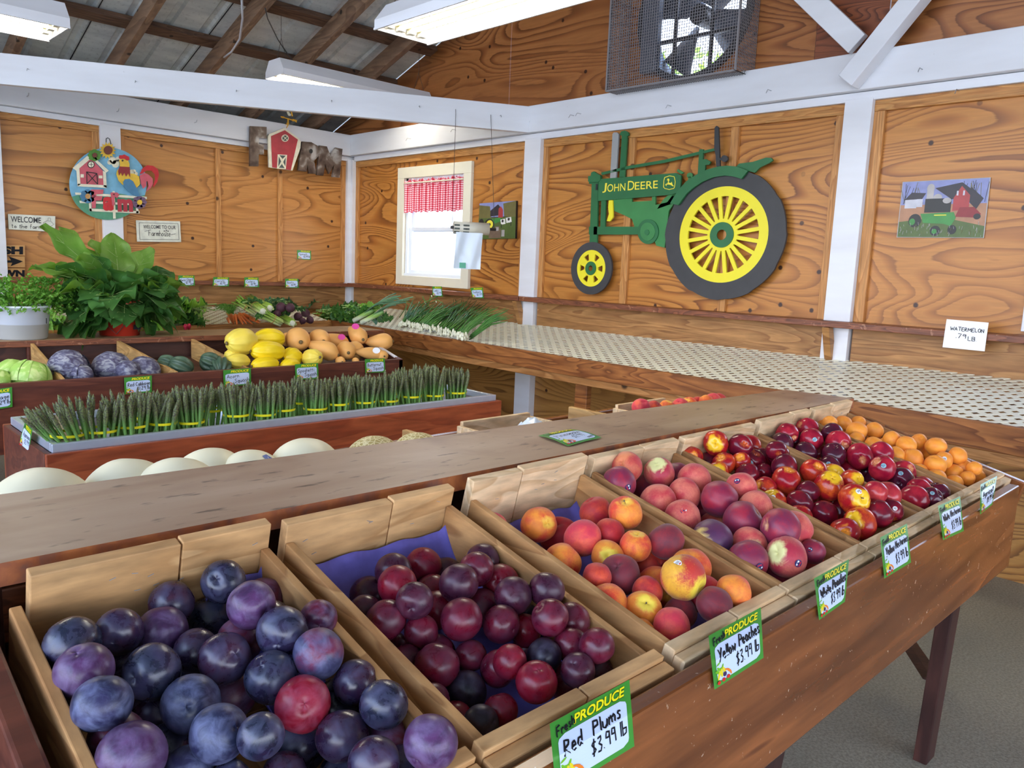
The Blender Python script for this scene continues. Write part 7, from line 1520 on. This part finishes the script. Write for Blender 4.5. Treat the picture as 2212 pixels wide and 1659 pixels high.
sh = [('p_sky', rc(.0, .0, 1, .40)), ('p_tree', [(0, .05), (.30, .10), (.35, .45), (0, .50)]), ('p_tree', [(.66, .05), (1, .0), (1, .45), (.70, .40)]), ('p_grass', rc(0, .42, 1, 1)), ('p_roof', [(.32, .22), (.52, .06), (.64, .20), (.62, .36), (.32, .38)]), ('p_barn', [(.54, .18), (.60, .12), (.66, .22), (.66, .42), (.54, .44)]), ('p_trac', [(.30, .46), (.60, .42), (.62, .52), (.40, .60)]), ('p_dark', circ2(.30, .60, .13, .16, 22)), ('letter_yellow', circ2(.31, .60, .095, .12, 20)), ('p_dark', circ2(.31, .60, .03, .04, 12)), ('p_dark', circ2(.08, .56, .07, .13, 16)),
      ('p_cow', [(.60, .48), (.72, .46), (.74, .60), (.62, .62)]), ('p_cow', [(.74, .44), (.88, .42), (.90, .56), (.76, .58)]), ('p_dark', circ2(.66, .52, .03, .04, 9)), ('p_dark', circ2(.82, .48, .03, .04, 9)), ('p_dark', band((.63, .60), (.63, .70), .02)), ('p_dark', band((.88, .55), (.88, .66), .02)), ('p_crate', rc(.30, .74, .62, .98)), ('p_crate', rc(.46, .66, .58, .80)), ('p_silo', rc(.49, .68, .56, .78)), ('p_silo', rc(.64, .76, .72, .94))]
picture('canvas_picture', [(1040, 440), (1119, 434), (1117, 515.5), (1036, 517)], 'canvas picture of a yellow wheeled tractor, barn and cows beside the small window', 2, .018, sh, 'p_dark')
# produce bag roll hanging from the tie beam
A_, B_ = beam_pt(984, 236), beam_pt(1060, 248); hA, hB = V((A_.x-.01, A_.y-.03, 1.505)), V((B_.x-.01, B_.y-.03, 1.505))
t = thing('bag_roll', (hA+hB)/2, 'roll of clear produce bags on a rod hung by wires, with one bag pulled down', 'bag roll'); c0 = loc(t); d = (hB-hA); dn = d.normalized()
m = MB(); m.tube([hA-c0-dn*.02, hB-c0+dn*.05], .010, 12); m.build('rod', 'dark_metal', t, True)
m = MB(); m.tube([hA-c0, hB-c0], .040, 32); m.build('roll', 'roll_body', t, True)
m = MB()
for k in range(3):
    for j in range(4):
        a = -1.3+j*.55; u = .06 if k == 0 else .29+.07*(k-1); q = (hA-c0)+d*u; ox = V((dn.y, -dn.x, 0))*-1 if False else dn.cross(V((0, 0, 1)))
        n_ = (ox*cos(a)+V((0, 0, 1))*sin(a)).normalized(); n_ = -n_ if n_.dot(EYE-hA) < 0 else n_; tg = n_.cross(dn).normalized(); c_ = q+n_*.0412
        m.add([c_-dn*.006*(2 if k else 3)-tg*.006, c_+dn*.006*(2 if k else 3)-tg*.006, c_+dn*.006*(2 if k else 3)+tg*.006, c_-dn*.006*(2 if k else 3)+tg*.006], [(0, 1, 2, 3)])
m.build('print', 'roll_print', t)
nb = dn.cross(V((0, 0, 1))); nb = nb if nb.dot(EYE-hA) > 0 else -nb
m = MB(); m.grid(12, 14, lambda u, v: (hA-c0)+d*(.04+(.76+.02*v)*u-.05*v)+nb*(.036+.008*sin(u*9+v*3)+.006*noi(u*4, v*4, 3))+V((0, 0, -.03-.235*v))); o = m.build('hanging_bag', 'bag', t, True)
m = MB(); m.grid(2, 2, lambda u, v: (hA-c0)+d*(.15+.18*u)+nb*.05+V((0, 0, -.225-.035*v))); m.build('bag_label', 'bag_green', t)
m = MB()
for a, b in ((A_, hA-dn*.01), (B_, hB+dn*.04)): m.tube([a-c0-qq*.003, a-c0-qq*.012+V((0, 0, -.03)), b-c0], .0016, 5)
m.build('hanging_wire', 'wire', t)
